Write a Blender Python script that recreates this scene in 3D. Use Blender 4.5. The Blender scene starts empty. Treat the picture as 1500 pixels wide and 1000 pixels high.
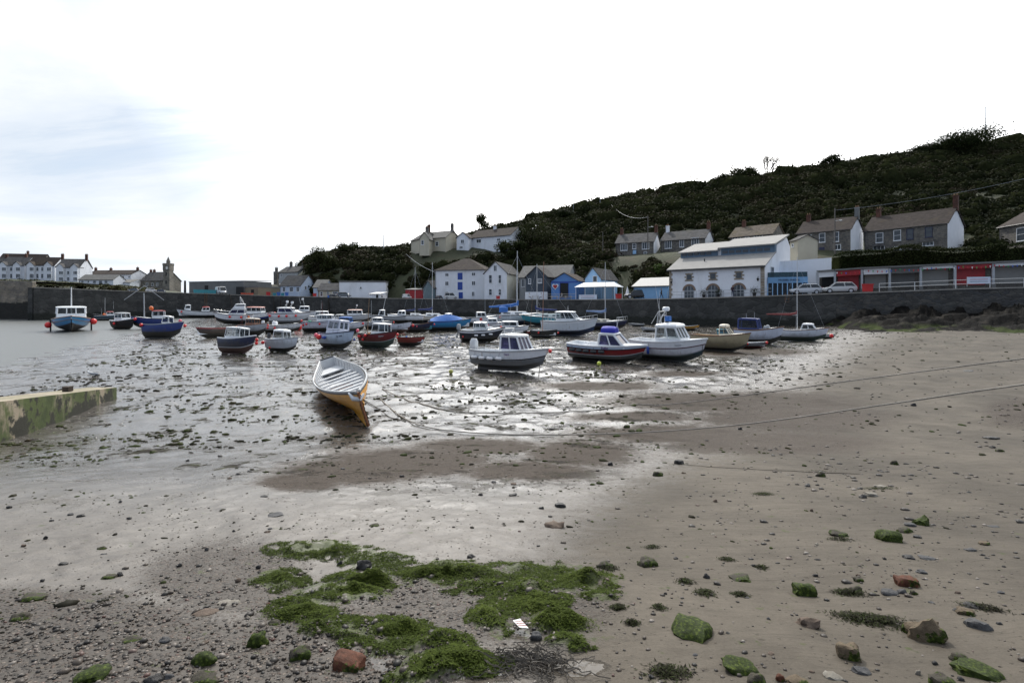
import bpy, math, random
import numpy as np
from mathutils import Vector, Matrix, Euler
R = math.radians
random.seed(7)
rng = np.random.default_rng(11)
sc = bpy.context.scene
COL = sc.collection

# ------------------------------------------------------------ camera, sky, sun
H = 3.8                      # eye height above the harbour mud
HY = 443.0                   # image row of the horizon (photo pixels)
cd = bpy.data.cameras.new('camera'); cam = bpy.data.objects.new('camera', cd); COL.objects.link(cam)
cam.location = (0, 0, H); cam.rotation_euler = (R(90), 0, 0)
cd.sensor_width = 36; cd.lens = 18; cd.shift_y = -(500 - HY) / 1500.0
cd.clip_start = 0.1; cd.clip_end = 6000
sc.camera = cam
SUN_EL, SUN_AZ = R(43), R(-9)      # azimuth measured from +Y towards +X
sun_dir = Vector((math.sin(SUN_AZ) * math.cos(SUN_EL), math.cos(SUN_AZ) * math.cos(SUN_EL), math.sin(SUN_EL)))
sl = bpy.data.lights.new('sun', 'SUN'); so = bpy.data.objects.new('sun', sl); COL.objects.link(so)
sl.energy = 3.2; sl.angle = R(1.2); sl.color = (1.0, 0.95, 0.88)
so.rotation_euler = (-sun_dir).to_track_quat('-Z', 'Y').to_euler()
sc.view_settings.view_transform = 'Standard'; sc.view_settings.look = 'None'
sc.view_settings.exposure = 0.0; sc.view_settings.gamma = 1.0

wd = bpy.data.worlds.new("World"); sc.world = wd; wd.use_nodes = True
nt = wd.node_tree; nt.nodes.clear()
def N(t, typ, **kw):
    n = t.nodes.new(typ)
    for k, v in kw.items():
        if k.startswith('i_'):
            n.inputs[k[2:].replace('_', ' ')].default_value = v
        else: setattr(n, k, v)
    return n
def math_n(t, op, a, b=None, clamp=False):
    n = t.nodes.new('ShaderNodeMath'); n.operation = op; n.use_clamp = clamp
    for i, x in enumerate((a, b)):
        if x is None: continue
        if isinstance(x, (int, float)): n.inputs[i].default_value = x
        else: t.links.new(x, n.inputs[i])
    return n.outputs[0]
def mix_c(t, fac, a, b, blend='MIX'):
    n = t.nodes.new('ShaderNodeMix'); n.data_type = 'RGBA'; n.blend_type = blend; n.clamp_result = False
    for s, x in ((n.inputs[0], fac), (n.inputs[6], a), (n.inputs[7], b)):
        if isinstance(x, (int, float)): s.default_value = x
        elif isinstance(x, (tuple, list)): s.default_value = (x[0], x[1], x[2], 1)
        else: t.links.new(x, s)
    return n.outputs[2]
def ramp(t, fac, stops):
    n = t.nodes.new('ShaderNodeValToRGB'); el = n.color_ramp.elements
    while len(el) < len(stops): el.new(0.5)
    for e, (p, c) in zip(el, stops):
        e.position = p
        if isinstance(c, (int, float)): c = (c, c, c)
        e.color = (c[0], c[1], c[2], 1)
    t.links.new(fac, n.inputs[0]); return n.outputs[0]
def mapr(t, v, a, b, c=0.0, d=1.0, smooth=True):
    n = t.nodes.new('ShaderNodeMapRange'); n.interpolation_type = 'SMOOTHSTEP' if smooth else 'LINEAR'
    for i, x in enumerate((a, b, c, d)): n.inputs[i + 1].default_value = x
    t.links.new(v, n.inputs[0]); return n.outputs[0]
sky = N(nt, 'ShaderNodeTexSky'); sky.sky_type = 'NISHITA'; sky.sun_disc = False
sky.sun_elevation = SUN_EL; sky.sun_rotation = SUN_AZ
tc = N(nt, 'ShaderNodeTexCoord')
sep = N(nt, 'ShaderNodeSeparateXYZ'); nt.links.new(tc.outputs['Generated'], sep.inputs[0])
dz = math_n(nt, 'ADD', math_n(nt, 'MAXIMUM', sep.outputs[2], 0.0), 0.16)
cb = N(nt, 'ShaderNodeCombineXYZ')
nt.links.new(math_n(nt, 'DIVIDE', sep.outputs[0], dz), cb.inputs[0])
nt.links.new(math_n(nt, 'DIVIDE', sep.outputs[1], dz), cb.inputs[1])
n1 = N(nt, 'ShaderNodeTexNoise', i_Scale=0.8, i_Detail=9.0, i_Roughness=0.6, i_Distortion=0.35)
mp = N(nt, 'ShaderNodeMapping'); mp.inputs['Scale'].default_value = (0.75, 1.25, 1); mp.inputs['Location'].default_value = (3.1, 1.7, 0)
mp.inputs['Rotation'].default_value = (0, 0, R(-18))
nt.links.new(cb.outputs[0], mp.inputs[0]); nt.links.new(mp.outputs[0], n1.inputs['Vector'])
dot = N(nt, 'ShaderNodeVectorMath', operation='DOT_PRODUCT'); dot.inputs[1].default_value = Vector((0.28, 0.8, 0.52)).normalized()
nt.links.new(tc.outputs['Generated'], dot.inputs[0])
glow = mapr(nt, dot.outputs['Value'], -1.0, 1.0, smooth=False)
cloud = ramp(nt, glow, [(0.0, (0.085, 0.105, 0.145)), (0.45, (0.150, 0.172, 0.21)), (0.66, (0.232, 0.248, 0.268)), (0.80, (0.275, 0.284, 0.296)), (0.895, (0.50, 0.50, 0.495)), (0.968, (1.05, 1.03, 1.0))])
cloud = mix_c(nt, 1.0, cloud, (3.6, 3.6, 3.6), 'MULTIPLY')
shade = ramp(nt, n1.outputs['Fac'], [(0.34, (0.78, 0.84, 0.91)), (0.50, (0.97, 0.985, 1.0)), (0.60, (1.14, 1.135, 1.13))])
cl2 = mix_c(nt, 1.0, cloud, shade, 'MULTIPLY')
skys = mix_c(nt, 1.0, sky.outputs[0], (0.11, 0.11, 0.11), 'MULTIPLY')
gap = ramp(nt, n1.outputs['Fac'], [(0.26, 1.0), (0.38, 0.0)])
fin = mix_c(nt, math_n(nt, 'MULTIPLY', gap, 0.5), cl2, skys)
lowm = mapr(nt, sep.outputs[2], 0.0, 0.30, 1.06, 1.0)   # thin bright band low over the sea
cbm = N(nt, 'ShaderNodeCombineColor')
for i in range(3): nt.links.new(lowm, cbm.inputs[i])
fin = mix_c(nt, 1.0, fin, cbm.outputs[0], 'MULTIPLY')
bg = N(nt, 'ShaderNodeBackground'); bg.inputs[1].default_value = 1.0
nt.links.new(fin, bg.inputs[0])
wo = N(nt, 'ShaderNodeOutputWorld'); nt.links.new(bg.outputs[0], wo.inputs[0])

# ------------------------------------------------------------ helpers
def zat(py, Y): return H + (HY - py) * Y / 750.0
def P3(px, py, Y): return Vector(((px - 750) / 750.0 * Y, Y, zat(py, Y)))
def XY(px, Y): return Vector(((px - 750) / 750.0 * Y, Y, 0))

_perm = np.random.default_rng(3).random(65536)
def _h(ix, iy): return _perm[((ix * 73856093) ^ (iy * 19349663)) & 65535]
def vnoise(x, y):
    x = np.asarray(x, float); y = np.asarray(y, float)
    ix = np.floor(x).astype(np.int64); iy = np.floor(y).astype(np.int64)
    fx = x - ix; fy = y - iy; fx = fx * fx * (3 - 2 * fx); fy = fy * fy * (3 - 2 * fy)
    return (_h(ix, iy) * (1 - fx) * (1 - fy) + _h(ix + 1, iy) * fx * (1 - fy) + _h(ix, iy + 1) * (1 - fx) * fy + _h(ix + 1, iy + 1) * fx * fy)
def fbm(x, y, o=4):
    s = 0; a = 0.5; t = 0
    for i in range(o):
        s = s + a * vnoise(np.asarray(x) * 2 ** i + 17.3 * i, np.asarray(y) * 2 ** i + 9.1 * i); t += a; a *= 0.5
    return s / t
def sst(v, a, b):
    t = np.clip((np.asarray(v, float) - a) / (b - a), 0, 1); return t * t * (3 - 2 * t)

def base_z(x, y):
    x = np.asarray(x, float); y = np.asarray(y, float)
    t = np.clip((y - 1) / 14.0, -0.6, 1)
    p = np.where(t > 0, 2.25 * np.power(np.clip(1 - t, 0, 1), 1.35), 2.25 - 1.5 * t)
    p = p + 0.8 * sst(x - 5 - 0.25 * y, 0, 30) + 0.1 * sst(-(x + 0.3 * y) - 1, 0, 8) * sst(9 - y, 0, 6)
    p = p + .5 * sst(x - 40, 0, 30) * sst(y, 25, 60)
    p = p - 0.75 * sst((-12 - 0.47 * y) - x, -3, 22) * sst(y, 16, 22)
    return p
def zg(x, y):
    n = (fbm(np.asarray(x) * 0.22, np.asarray(y) * 0.22, 3) - 0.5) * 0.16 * sst(y, 9, 20)
    m = (fbm(np.asarray(x) * 0.9 + 40, np.asarray(y) * 0.9, 4) - 0.5) * (0.13 * sst(y, 12, 24) + 0.09)
    return base_z(x, y) + n + m
def ground(px, py):
    u = (px - 750) / 750.0
    d = np.exp(np.linspace(math.log(1.5), math.log(200), 1500))
    z = zg(u * d, d); p = HY + 750 * (H - z) / d
    i = np.where(p <= py)[0]
    i = i[0] if len(i) else -1
    if i > 0:
        f = (p[i - 1] - py) / max(1e-6, p[i - 1] - p[i]); dd = d[i - 1] + f * (d[i] - d[i - 1])
    else: dd = d[i]
    return Vector((u * dd, dd, float(zg(u * dd, dd))))

def tag(o, label=None, cat=None, group=None, kind=None):
    if label: o['label'] = label
    if cat: o['category'] = cat
    if group: o['group'] = group
    if kind: o['kind'] = kind
    return o
def empty(name, loc=(0, 0, 0), rot=(0, 0, 0), label=None, cat=None, group=None):
    o = bpy.data.objects.new(name, None); COL.objects.link(o); o.location = loc; o.rotation_euler = rot
    o.empty_display_size = 0.2
    return tag(o, label, cat, group)

class MB:
    def __init__(s): s.v = []; s.f = []; s.m = []
    def add(s, vs, fs, mi=0):
        b = len(s.v); s.v += [tuple(p) for p in vs]
        for k, f in enumerate(fs):
            s.f.append(tuple(b + i for i in f)); s.m.append(mi if isinstance(mi, int) else mi[k])
        return s
    def obox(s, o, ex, ey, ez, mi=0):
        o, ex, ey, ez = Vector(o), Vector(ex), Vector(ey), Vector(ez)
        p = [o, o + ex, o + ex + ey, o + ey]; p += [q + ez for q in p]
        return s.add(p, [(3, 2, 1, 0), (4, 5, 6, 7), (0, 1, 5, 4), (1, 2, 6, 5), (2, 3, 7, 6), (3, 0, 4, 7)], mi)
    def box(s, x0, x1, y0, y1, z0, z1, mi=0):
        return s.obox((x0, y0, z0), (x1 - x0, 0, 0), (0, y1 - y0, 0), (0, 0, z1 - z0), mi)
    def loft(s, rings, caps=True, mi=0, closed=True):
        n = len(rings[0]); vs = [p for r in rings for p in r]; fs = []
        for i in range(len(rings) - 1):
            for j in range(n if closed else n - 1):
                k = (j + 1) % n; fs.append((i * n + j, i * n + k, (i + 1) * n + k, (i + 1) * n + j))
        if caps and closed:
            fs.append(tuple(range(n))[::-1]); fs.append(tuple((len(rings) - 1) * n + j for j in range(n)))
        return s.add(vs, fs, mi)
    def tube(s, pts, r, n=6, mi=0, caps=True):
        pts = [Vector(p) for p in pts]; rings = []
        rr = r if isinstance(r, (list, tuple)) else [r] * len(pts)
        up = None
        for i, p in enumerate(pts):
            d = (pts[min(i + 1, len(pts) - 1)] - pts[max(i - 1, 0)])
            if d.length < 1e-9: d = Vector((0, 0, 1))
            d.normalize()
            if up is None or abs(up.dot(d)) > 0.95: up = Vector((0, 0, 1)) if abs(d.z) < 0.9 else Vector((1, 0, 0))
            a = d.cross(up).normalized(); b = a.cross(d).normalized(); up = b
            rings.append([p + (a * math.cos(2 * math.pi * k / n) + b * math.sin(2 * math.pi * k / n)) * rr[i] for k in range(n)])
        return s.loft(rings, caps, mi)
    def ball(s, c, r, n=8, m=6, mi=0):
        rx, ry, rz = (r, r, r) if isinstance(r, (int, float)) else r
        rings = []
        for i in range(m + 1):
            a = -math.pi / 2 + math.pi * i / m; ca = max(math.cos(a), 0.02)
            rings.append([(c[0] + rx * ca * math.cos(2 * math.pi * k / n), c[1] + ry * ca * math.sin(2 * math.pi * k / n), c[2] + rz * math.sin(a)) for k in range(n)])
        return s.loft(rings, True, mi)
    def build(s, name, mats, parent=None, off=None, k=1.0, smooth=None, recalc=True):
        me = bpy.data.meshes.new(name)
        ox, oy, oz = off if off is not None else (0, 0, 0)
        me.from_pydata([((x - ox) * k, (y - oy) * k, (z - oz) * k) for x, y, z in s.v], [], s.f)
        if not isinstance(mats, (list, tuple)): mats = [mats]
        for m in mats: me.materials.append(m)
        me.polygons.foreach_set('material_index', s.m)
        if recalc:
            import bmesh
            bm = bmesh.new(); bm.from_mesh(me); bmesh.ops.recalc_face_normals(bm, faces=bm.faces); bm.to_mesh(me); bm.free()
        if smooth:
            me.polygons.foreach_set('use_smooth', [True] * len(me.polygons)); me.set_sharp_from_angle(angle=R(smooth))
        me.update()
        o = bpy.data.objects.new(name, me); COL.objects.link(o)
        if parent is not None: o.parent = parent
        return o

def np_mesh(name, V, F, mats, col=None, smooth=False, kind='stuff', label=None, cat=None):
    """V (n,3), F (m,k) all same arity"""
    me = bpy.data.meshes.new(name); k = F.shape[1]
    me.vertices.add(len(V)); me.vertices.foreach_set('co', V.astype(np.float32).ravel())
    me.loops.add(F.size); me.loops.foreach_set('vertex_index', F.astype(np.int32).ravel())
    me.polygons.add(len(F)); me.polygons.foreach_set('loop_start', (np.arange(len(F)) * k).astype(np.int32))
    me.polygons.foreach_set('loop_total', np.full(len(F), k, np.int32))
    if smooth: me.polygons.foreach_set('use_smooth', np.ones(len(F), bool))
    me.update(calc_edges=True)
    if col is not None:
        a = me.attributes.new('rnd', 'FLOAT', 'POINT'); a.data.foreach_set('value', col.astype(np.float32))
    for m in (mats if isinstance(mats, (list, tuple)) else [mats]): me.materials.append(m)
    o = bpy.data.objects.new(name, me); COL.objects.link(o)
    if kind: o['kind'] = kind
    if label: o['label'] = label
    if cat: o['category'] = cat
    return o
def rot_mats(n, tilt=math.pi):
    """random rotations: spin about z, tilt up to `tilt` from vertical"""
    a = rng.random(n) * 2 * np.pi; b = rng.random(n) * tilt; c = rng.random(n) * 2 * np.pi
    def rz(t): z = np.zeros(n); o = np.ones(n); return np.stack([np.stack([np.cos(t), -np.sin(t), z], -1), np.stack([np.sin(t), np.cos(t), z], -1), np.stack([z, z, o], -1)], 1)
    z = np.zeros(n); o = np.ones(n)
    rx = np.stack([np.stack([o, z, z], -1), np.stack([z, np.cos(b), -np.sin(b)], -1), np.stack([z, np.sin(b), np.cos(b)], -1)], 1)
    return rz(a) @ rx @ rz(c)
def scatter_dir(pos, nrm, sz, jit=.45):
    """leaf quads whose faces look along nrm (n,3), roughly"""
    n = len(pos); d = nrm + rng.normal(0, jit, (n, 3)); d /= np.linalg.norm(d, axis=1)[:, None]
    r = rng.normal(size=(n, 3)); a = np.cross(d, r); a /= np.linalg.norm(a, axis=1)[:, None]; b = np.cross(d, a)
    v = np.stack([pos - a * sz[:, None] * .5, pos - b * sz[:, None] * .36, pos + a * sz[:, None] * .5, pos + b * sz[:, None] * .36], 1)
    return v.reshape(-1, 3), (LEAF_F[None] + (np.arange(n) * 4)[:, None, None]).reshape(-1, 4)
def scatter(bv, bf, pos, scl, tilt, jitter=0.0):
    n = len(pos); M = rot_mats(n, tilt)
    v = np.repeat(bv[None], n, 0)
    if jitter: v = v * (1 + (rng.random(v.shape) - 0.5) * jitter)
    v = v * scl[:, None, :]
    v = np.einsum('nij,nkj->nki', M, v) + pos[:, None, :]
    F = (bf[None] + (np.arange(n) * len(bv))[:, None, None]).reshape(-1, bf.shape[1])
    return v.reshape(-1, 3), F
LEAF_V = np.array([[-.5, 0, 0], [0, -.28, .06], [.5, 0, 0], [0, .28, .06]], float); LEAF_F = np.array([[0, 1, 2, 3]])
g_ = (1 + 5 ** .5) / 2
ICO_V = np.array([(-1, g_, 0), (1, g_, 0), (-1, -g_, 0), (1, -g_, 0), (0, -1, g_), (0, 1, g_), (0, -1, -g_), (0, 1, -g_), (g_, 0, -1), (g_, 0, 1), (-g_, 0, -1), (-g_, 0, 1)], float) / 1.9
ICO_F = np.array([(0, 11, 5), (0, 5, 1), (0, 1, 7), (0, 7, 10), (0, 10, 11), (1, 5, 9), (5, 11, 4), (11, 10, 2), (10, 7, 6), (7, 1, 8), (3, 9, 4), (3, 4, 2), (3, 2, 6), (3, 6, 8), (3, 8, 9), (4, 9, 5), (2, 4, 11), (6, 2, 10), (8, 6, 7), (9, 8, 1)])

# ------------------------------------------------------------ materials
_mc = {}
def newmat(name):
    m = bpy.data.materials.new(name); m.use_nodes = True; t = m.node_tree
    return m, t, t.nodes['Principled BSDF']
def M(name, col, rough=0.5, var=0.15, scale=2.0, bump=0.0, bscale=12.0, metal=0.0, dirt=None, dirtamt=0.5, spec=0.5):
    if name in _mc: return _mc[name]
    m, t, b = newmat(name); L = t.links.new
    tcn = N(t, 'ShaderNodeTexCoord')
    n = N(t, 'ShaderNodeTexNoise', i_Scale=scale, i_Detail=6.0, i_Roughness=0.65); L(tcn.outputs['Object'], n.inputs['Vector'])
    lo = tuple(c * (1 - var) for c in col); hi = tuple(min(1, c * (1 + var)) for c in col)
    c = ramp(t, n.outputs['Fac'], [(0.3, lo), (0.7, hi)])
    if dirt:
        n2 = N(t, 'ShaderNodeTexNoise', i_Scale=scale * 1.7, i_Detail=8.0, i_Roughness=0.7)
        mp = N(t, 'ShaderNodeMapping'); mp.inputs['Scale'].default_value = (1, 1, 0.25); L(tcn.outputs['Object'], mp.inputs[0]); L(mp.outputs[0], n2.inputs['Vector'])
        f = mapr(t, n2.outputs['Fac'], 0.5, 0.75, 0, dirtamt); c = mix_c(t, f, c, dirt)
    if name.startswith('boat_paint'):      # silt and weed scum low on the hull, thin rusty runs below the gunwale
        sz = N(t, 'ShaderNodeSeparateXYZ'); L(tcn.outputs['Object'], sz.inputs[0])
        ng = N(t, 'ShaderNodeTexNoise', i_Scale=2.6, i_Detail=8.0, i_Roughness=0.7); L(tcn.outputs['Object'], ng.inputs['Vector'])
        zz = math_n(t, 'SUBTRACT', sz.outputs[2], math_n(t, 'MULTIPLY', ng.outputs['Fac'], 0.7))
        c = mix_c(t, mapr(t, zz, -0.10, 0.24, 0.5, 0.0), c, (.075, .068, .048))
        mr = N(t, 'ShaderNodeMapping'); mr.inputs['Scale'].default_value = (7, 7, .5); L(tcn.outputs['Object'], mr.inputs[0])
        nr = N(t, 'ShaderNodeTexNoise', i_Scale=1.0, i_Detail=4.0); L(mr.outputs[0], nr.inputs['Vector'])
        c = mix_c(t, mapr(t, nr.outputs['Fac'], .62, .74, 0, .45), c, (.16, .10, .06))
    L(c, b.inputs['Base Color']); b.inputs['Roughness'].default_value = rough; b.inputs['Metallic'].default_value = metal
    b.inputs['Specular IOR Level'].default_value = spec
    if bump:
        n3 = N(t, 'ShaderNodeTexNoise', i_Scale=bscale, i_Detail=5.0); L(tcn.outputs['Object'], n3.inputs['Vector'])
        bp = N(t, 'ShaderNodeBump', i_Strength=1.0, i_Distance=bump); L(n3.outputs['Fac'], bp.inputs['Height']); L(bp.outputs[0], b.inputs['Normal'])
    _mc[name] = m; return m
def M_stone(name, cols, scale=1.6, stretch=1.9, mortar=(0.09, 0.085, 0.08), rough=0.85, low=None, lowz=1.2, streak=0.3):
    """rubble stone: voronoi blocks; optional weed band below world height lowz"""
    if name in _mc: return _mc[name]
    m, t, b = newmat(name); L = t.links.new
    g = N(t, 'ShaderNodeNewGeometry')
    mp = N(t, 'ShaderNodeMapping'); mp.inputs['Scale'].default_value = (1, 1, stretch); L(g.outputs['Position'], mp.inputs[0])
    v = N(t, 'ShaderNodeTexVoronoi', i_Scale=scale, i_Randomness=0.85); L(mp.outputs[0], v.inputs['Vector'])
    ve = N(t, 'ShaderNodeTexVoronoi', i_Scale=scale, i_Randomness=0.85); ve.feature = 'DISTANCE_TO_EDGE'; L(mp.outputs[0], ve.inputs['Vector'])
    sp = N(t, 'ShaderNodeSeparateColor'); L(v.outputs['Color'], sp.inputs[0])
    k = len(cols); c = ramp(t, sp.outputs[0], [((i + 0.5) / k, cc) for i, cc in enumerate(cols)])
    n = N(t, 'ShaderNodeTexNoise', i_Scale=0.5, i_Detail=8.0, i_Roughness=0.7); L(g.outputs['Position'], n.inputs['Vector'])
    c = mix_c(t, mapr(t, ve.outputs['Distance'], 0.0, 0.05, 0.75, 0.0), c, mortar)
    sh = ramp(t, n.outputs['Fac'], [(0.3, 0.62), (0.7, 1.3)]); c = mix_c(t, 1.0, c, sh, 'MULTIPLY')
    mp2 = N(t, 'ShaderNodeMapping'); mp2.inputs['Scale'].default_value = (1, 1, 0.12); L(g.outputs['Position'], mp2.inputs[0])
    n4 = N(t, 'ShaderNodeTexNoise', i_Scale=1.2, i_Detail=6.0, i_Roughness=0.7); L(mp2.outputs[0], n4.inputs['Vector'])
    c = mix_c(t, mapr(t, n4.outputs['Fac'], 0.5, 0.72, 0, streak), c, (0.03, 0.032, 0.028))
    if low is not None:
        s3 = N(t, 'ShaderNodeSeparateXYZ'); L(g.outputs['Position'], s3.inputs[0])
        zz = math_n(t, 'ADD', s3.outputs[2], math_n(t, 'MULTIPLY', math_n(t, 'SUBTRACT', n.outputs['Fac'], 0.5), 2.2))
        c = mix_c(t, mapr(t, zz, lowz, lowz + 0.5, 0.93, 0.0), c, low)
    L(c, b.inputs['Base Color']); b.inputs['Roughness'].default_value = rough
    bp = N(t, 'ShaderNodeBump', i_Strength=0.7, i_Distance=0.06); L(mapr(t, ve.outputs['Distance'], 0.0, 0.12), bp.inputs['Height']); L(bp.outputs[0], b.inputs['Normal'])
    _mc[name] = m; return m
def M_roof(name, col, var=0.3, moss=0.25):
    if name in _mc: return _mc[name]
    m, t, b = newmat(name); L = t.links.new
    g = N(t, 'ShaderNodeNewGeometry')
    mp = N(t, 'ShaderNodeMapping'); mp.inputs['Scale'].default_value = (2.2, 2.2, 6.5); L(g.outputs['Position'], mp.inputs[0])
    v = N(t, 'ShaderNodeTexVoronoi', i_Scale=1.0, i_Randomness=0.7); v.distance = 'CHEBYCHEV'; L(mp.outputs[0], v.inputs['Vector'])
    sp = N(t, 'ShaderNodeSeparateColor'); L(v.outputs['Color'], sp.inputs[0])
    c = ramp(t, sp.outputs[0], [(0.0, tuple(x * (1 - var) for x in col)), (1.0, tuple(x * (1 + var) for x in col))])
    n = N(t, 'ShaderNodeTexNoise', i_Scale=0.45, i_Detail=8.0, i_Roughness=0.7); L(g.outputs['Position'], n.inputs['Vector'])
    c = mix_c(t, mapr(t, n.outputs['Fac'], 0.5, 0.7, 0, moss), c, (0.11, 0.09, 0.04))
    L(c, b.inputs['Base Color']); b.inputs['Roughness'].default_value = 0.9; b.inputs['Specular IOR Level'].default_value = 0.15
    bp = N(t, 'ShaderNodeBump', i_Strength=0.4, i_Distance=0.03); L(v.outputs['Distance'], bp.inputs['Height']); L(bp.outputs[0], b.inputs['Normal'])
    _mc[name] = m; return m
def M_glass(name, tint=(0.7, 0.75, 0.78), alpha=0.45, dark=(0.02, 0.025, 0.03)):
    if name in _mc: return _mc[name]
    m, t, b = newmat(name); L = t.links.new
    b.inputs['Base Color'].default_value = (*dark, 1); b.inputs['Roughness'].default_value = 0.06
    n = N(t, 'ShaderNodeTexNoise', i_Scale=1.5, i_Detail=3.0); bp = N(t, 'ShaderNodeBump', i_Strength=0.3, i_Distance=0.02)
    L(n.outputs['Fac'], bp.inputs['Height']); L(bp.outputs[0], b.inputs['Normal'])
    tr = N(t, 'ShaderNodeBsdfTransparent'); tr.inputs[0].default_value = (*tint, 1)
    mx = N(t, 'ShaderNodeMixShader'); mx.inputs[0].default_value = 1 - alpha
    L(tr.outputs[0], mx.inputs[1]); L(b.outputs[0], mx.inputs[2]); L(mx.outputs[0], t.nodes['Material Output'].inputs[0])
    _mc[name] = m; return m
def M_leaf(name, cols, rough=0.6, trans=0.25):
    if name in _mc: return _mc[name]
    m, t, b = newmat(name); L = t.links.new
    a = N(t, 'ShaderNodeAttribute', attribute_name='rnd')
    g = N(t, 'ShaderNodeNewGeometry'); n = N(t, 'ShaderNodeTexNoise', i_Scale=0.06, i_Detail=4.0); L(g.outputs['Position'], n.inputs['Vector'])
    f = math_n(t, 'ADD', math_n(t, 'MULTIPLY', a.outputs['Fac'], 0.5), math_n(t, 'MULTIPLY', mapr(t, n.outputs['Fac'], .35, .65), 0.5))
    k = len(cols); c = ramp(t, f, [((i + 0.5) / k, cc) for i, cc in enumerate(cols)])
    L(c, b.inputs['Base Color']); b.inputs['Roughness'].default_value = rough; b.inputs['Specular IOR Level'].default_value = 0.25 if rough < .6 else .06
    if trans:
        tl = N(t, 'ShaderNodeBsdfTranslucent'); L(c, tl.inputs[0]); mx = N(t, 'ShaderNodeMixShader'); mx.inputs[0].default_value = trans
        L(b.outputs[0], mx.inputs[1]); L(tl.outputs[0], mx.inputs[2]); L(mx.outputs[0], t.nodes['Material Output'].inputs[0])
    _mc[name] = m; return m

WHITE = M('white_paint', (0.74, 0.76, 0.78), 0.35, 0.05, 1.5, dirt=(0.45, 0.43, 0.38), dirtamt=0.35)
WALLW = M('white_render', (0.74, 0.76, 0.80), 0.8, 0.08, 0.35, 0.01, 6, dirt=(0.42, 0.42, 0.40), dirtamt=0.4)
GLASS = M_glass('window_glass', alpha=0.0, dark=(0.05, 0.06, 0.07))
BGLASS = M_glass('cabin_glass', (0.68, 0.74, 0.78), 0.62, (0.03, 0.035, 0.04))
BLUEGL = M_glass('tinted_glass', (0.12, 0.12, 0.3), 0.25, (0.012, 0.012, 0.06))
BLACK = M('black_rubber', (0.015, 0.015, 0.016), 0.6, 0.2, 3)
STEEL = M('steel_tube', (0.55, 0.56, 0.57), 0.3, 0.08, 3, metal=0.7)
WOOD = M('weathered_wood', (0.16, 0.10, 0.06), 0.7, 0.3, 4, 0.003, 20)
RED = M('red_plastic', (0.62, 0.03, 0.03), 0.35, 0.12, 4)
GREYP = M('grey_paint', (0.33, 0.35, 0.37), 0.45, 0.1, 2)
CONC = M('concrete', (0.30, 0.28, 0.25), 0.9, 0.2, 0.8, 0.01, 5, dirt=(0.12, 0.11, 0.09), dirtamt=0.6)

# ------------------------------------------------------------ the harbour floor
def ell(px, py, lst):
    v = np.zeros_like(px)
    for cx, cy, rx, ry in lst:
        r = np.sqrt(((px - cx) / rx) ** 2 + ((py - cy) / ry) ** 2); v = np.maximum(v, np.clip(1.35 - r, 0, 1))
    return v
GRAVEL = [(100, 950, 330, 75), (330, 850, 120, 60), (-250, 960, 350, 120), (700, 885, 190, 60), (500, 940, 200, 60), (60, 900, 160, 40), (380, 980, 300, 60)]
SHINGLE = [(440, 706, 70, 14), (520, 690, 120, 22), (600, 676, 140, 22), (700, 655, 110, 13), (850, 664, 90, 22), (770, 690, 110, 16), (980, 636, 150, 15), (1060, 588, 190, 16), (1150, 612, 150, 22), (1490, 605, 45, 20), (1120, 650, 170, 16), (930, 610, 100, 8), (880, 565, 90, 7), (1080, 515, 120, 6), (1000, 548, 60, 5)]
ALGAE = [(470, 808, 75, 12), (410, 850, 40, 18), (560, 822, 60, 14), (650, 838, 80, 16), (790, 838, 90, 17), (850, 850, 55, 20), (500, 870, 70, 15), (440, 895, 50, 18), (540, 920, 85, 14), (600, 940, 90, 14), (660, 970, 80, 22),
         (790, 885, 45, 20), (720, 905, 35, 26), (820, 915, 50, 14), (840, 940, 45, 12), (760, 865, 60, 16), (625, 985, 60, 14), (470, 915, 40, 16), (530, 850, 50, 12), (700, 860, 50, 12), (880, 870, 30, 10)]
def proj(x, y):
    yy = np.maximum(y, 1.4); z = base_z(x, y)
    return 750 + 750 * x / yy, HY + 750 * (H - z) / yy
def masks(x, y):
    px, py = proj(x, y)
    g = ell(px, py, GRAVEL); s = ell(px, py, SHINGLE); a = ell(px, py, ALGAE)
    sd = ((px - 700) * 260 + (py - 760) * 700) / 747.0
    sd = sd + 90 * sst(px, 980, 1420) * sst(640 - py, 0, 60)
    sand = sst(sd, -110, 110) * sst(px, 640, 1020)
    return px, py, g, s, a, sand
def algae_h(x, y, a):
    return 0.06 * np.clip(a - 0.25, 0, 1) * (0.25 + 1.5 * np.clip(fbm(x * 5, y * 5, 4) - 0.42, 0, 1) * 3)
s_ = np.linspace(-1, 1, 801); U = 1.7 * (0.25 * s_ + 0.75 * s_ ** 3)
ys = [*np.linspace(-10, 1.4, 36)]
while ys[-1] < 300: ys.append(ys[-1] * 1.0073)
ys = np.array(ys)
Yg, Ug = np.meshgrid(ys, U, indexing='ij'); Xg = Ug * (Yg + 12)
px_, py_, g_m, s_m, a_m, sand_m = masks(Xg, Yg)
Zg = zg(Xg, Yg)
near = sst(14 - Yg, 0, 8)
Zg = Zg + near * (fbm(Xg * 3, Yg * 3, 4) - 0.5) * 0.05 * (1 - 0.6 * sand_m) + near * (fbm(Xg * 16 + 5, Yg * 16, 3) - 0.5) * 0.012 * (1 - 0.75 * sand_m)
midm = sst(Yg, 7, 12) * (1 - sst(Yg, 70, 110)) * (1 - sand_m * .8)
Zg = Zg + midm * (np.clip(fbm(Xg * 1.5 + 9, Yg * 1.5, 5) - 0.5, -.02, 1)) * 0.09
Zg = Zg + algae_h(Xg, Yg, a_m)
nr, nc = Yg.shape
V = np.stack([Xg, Yg, Zg], -1).reshape(-1, 3)
idx = np.arange(nr * nc).reshape(nr, nc)
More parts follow.
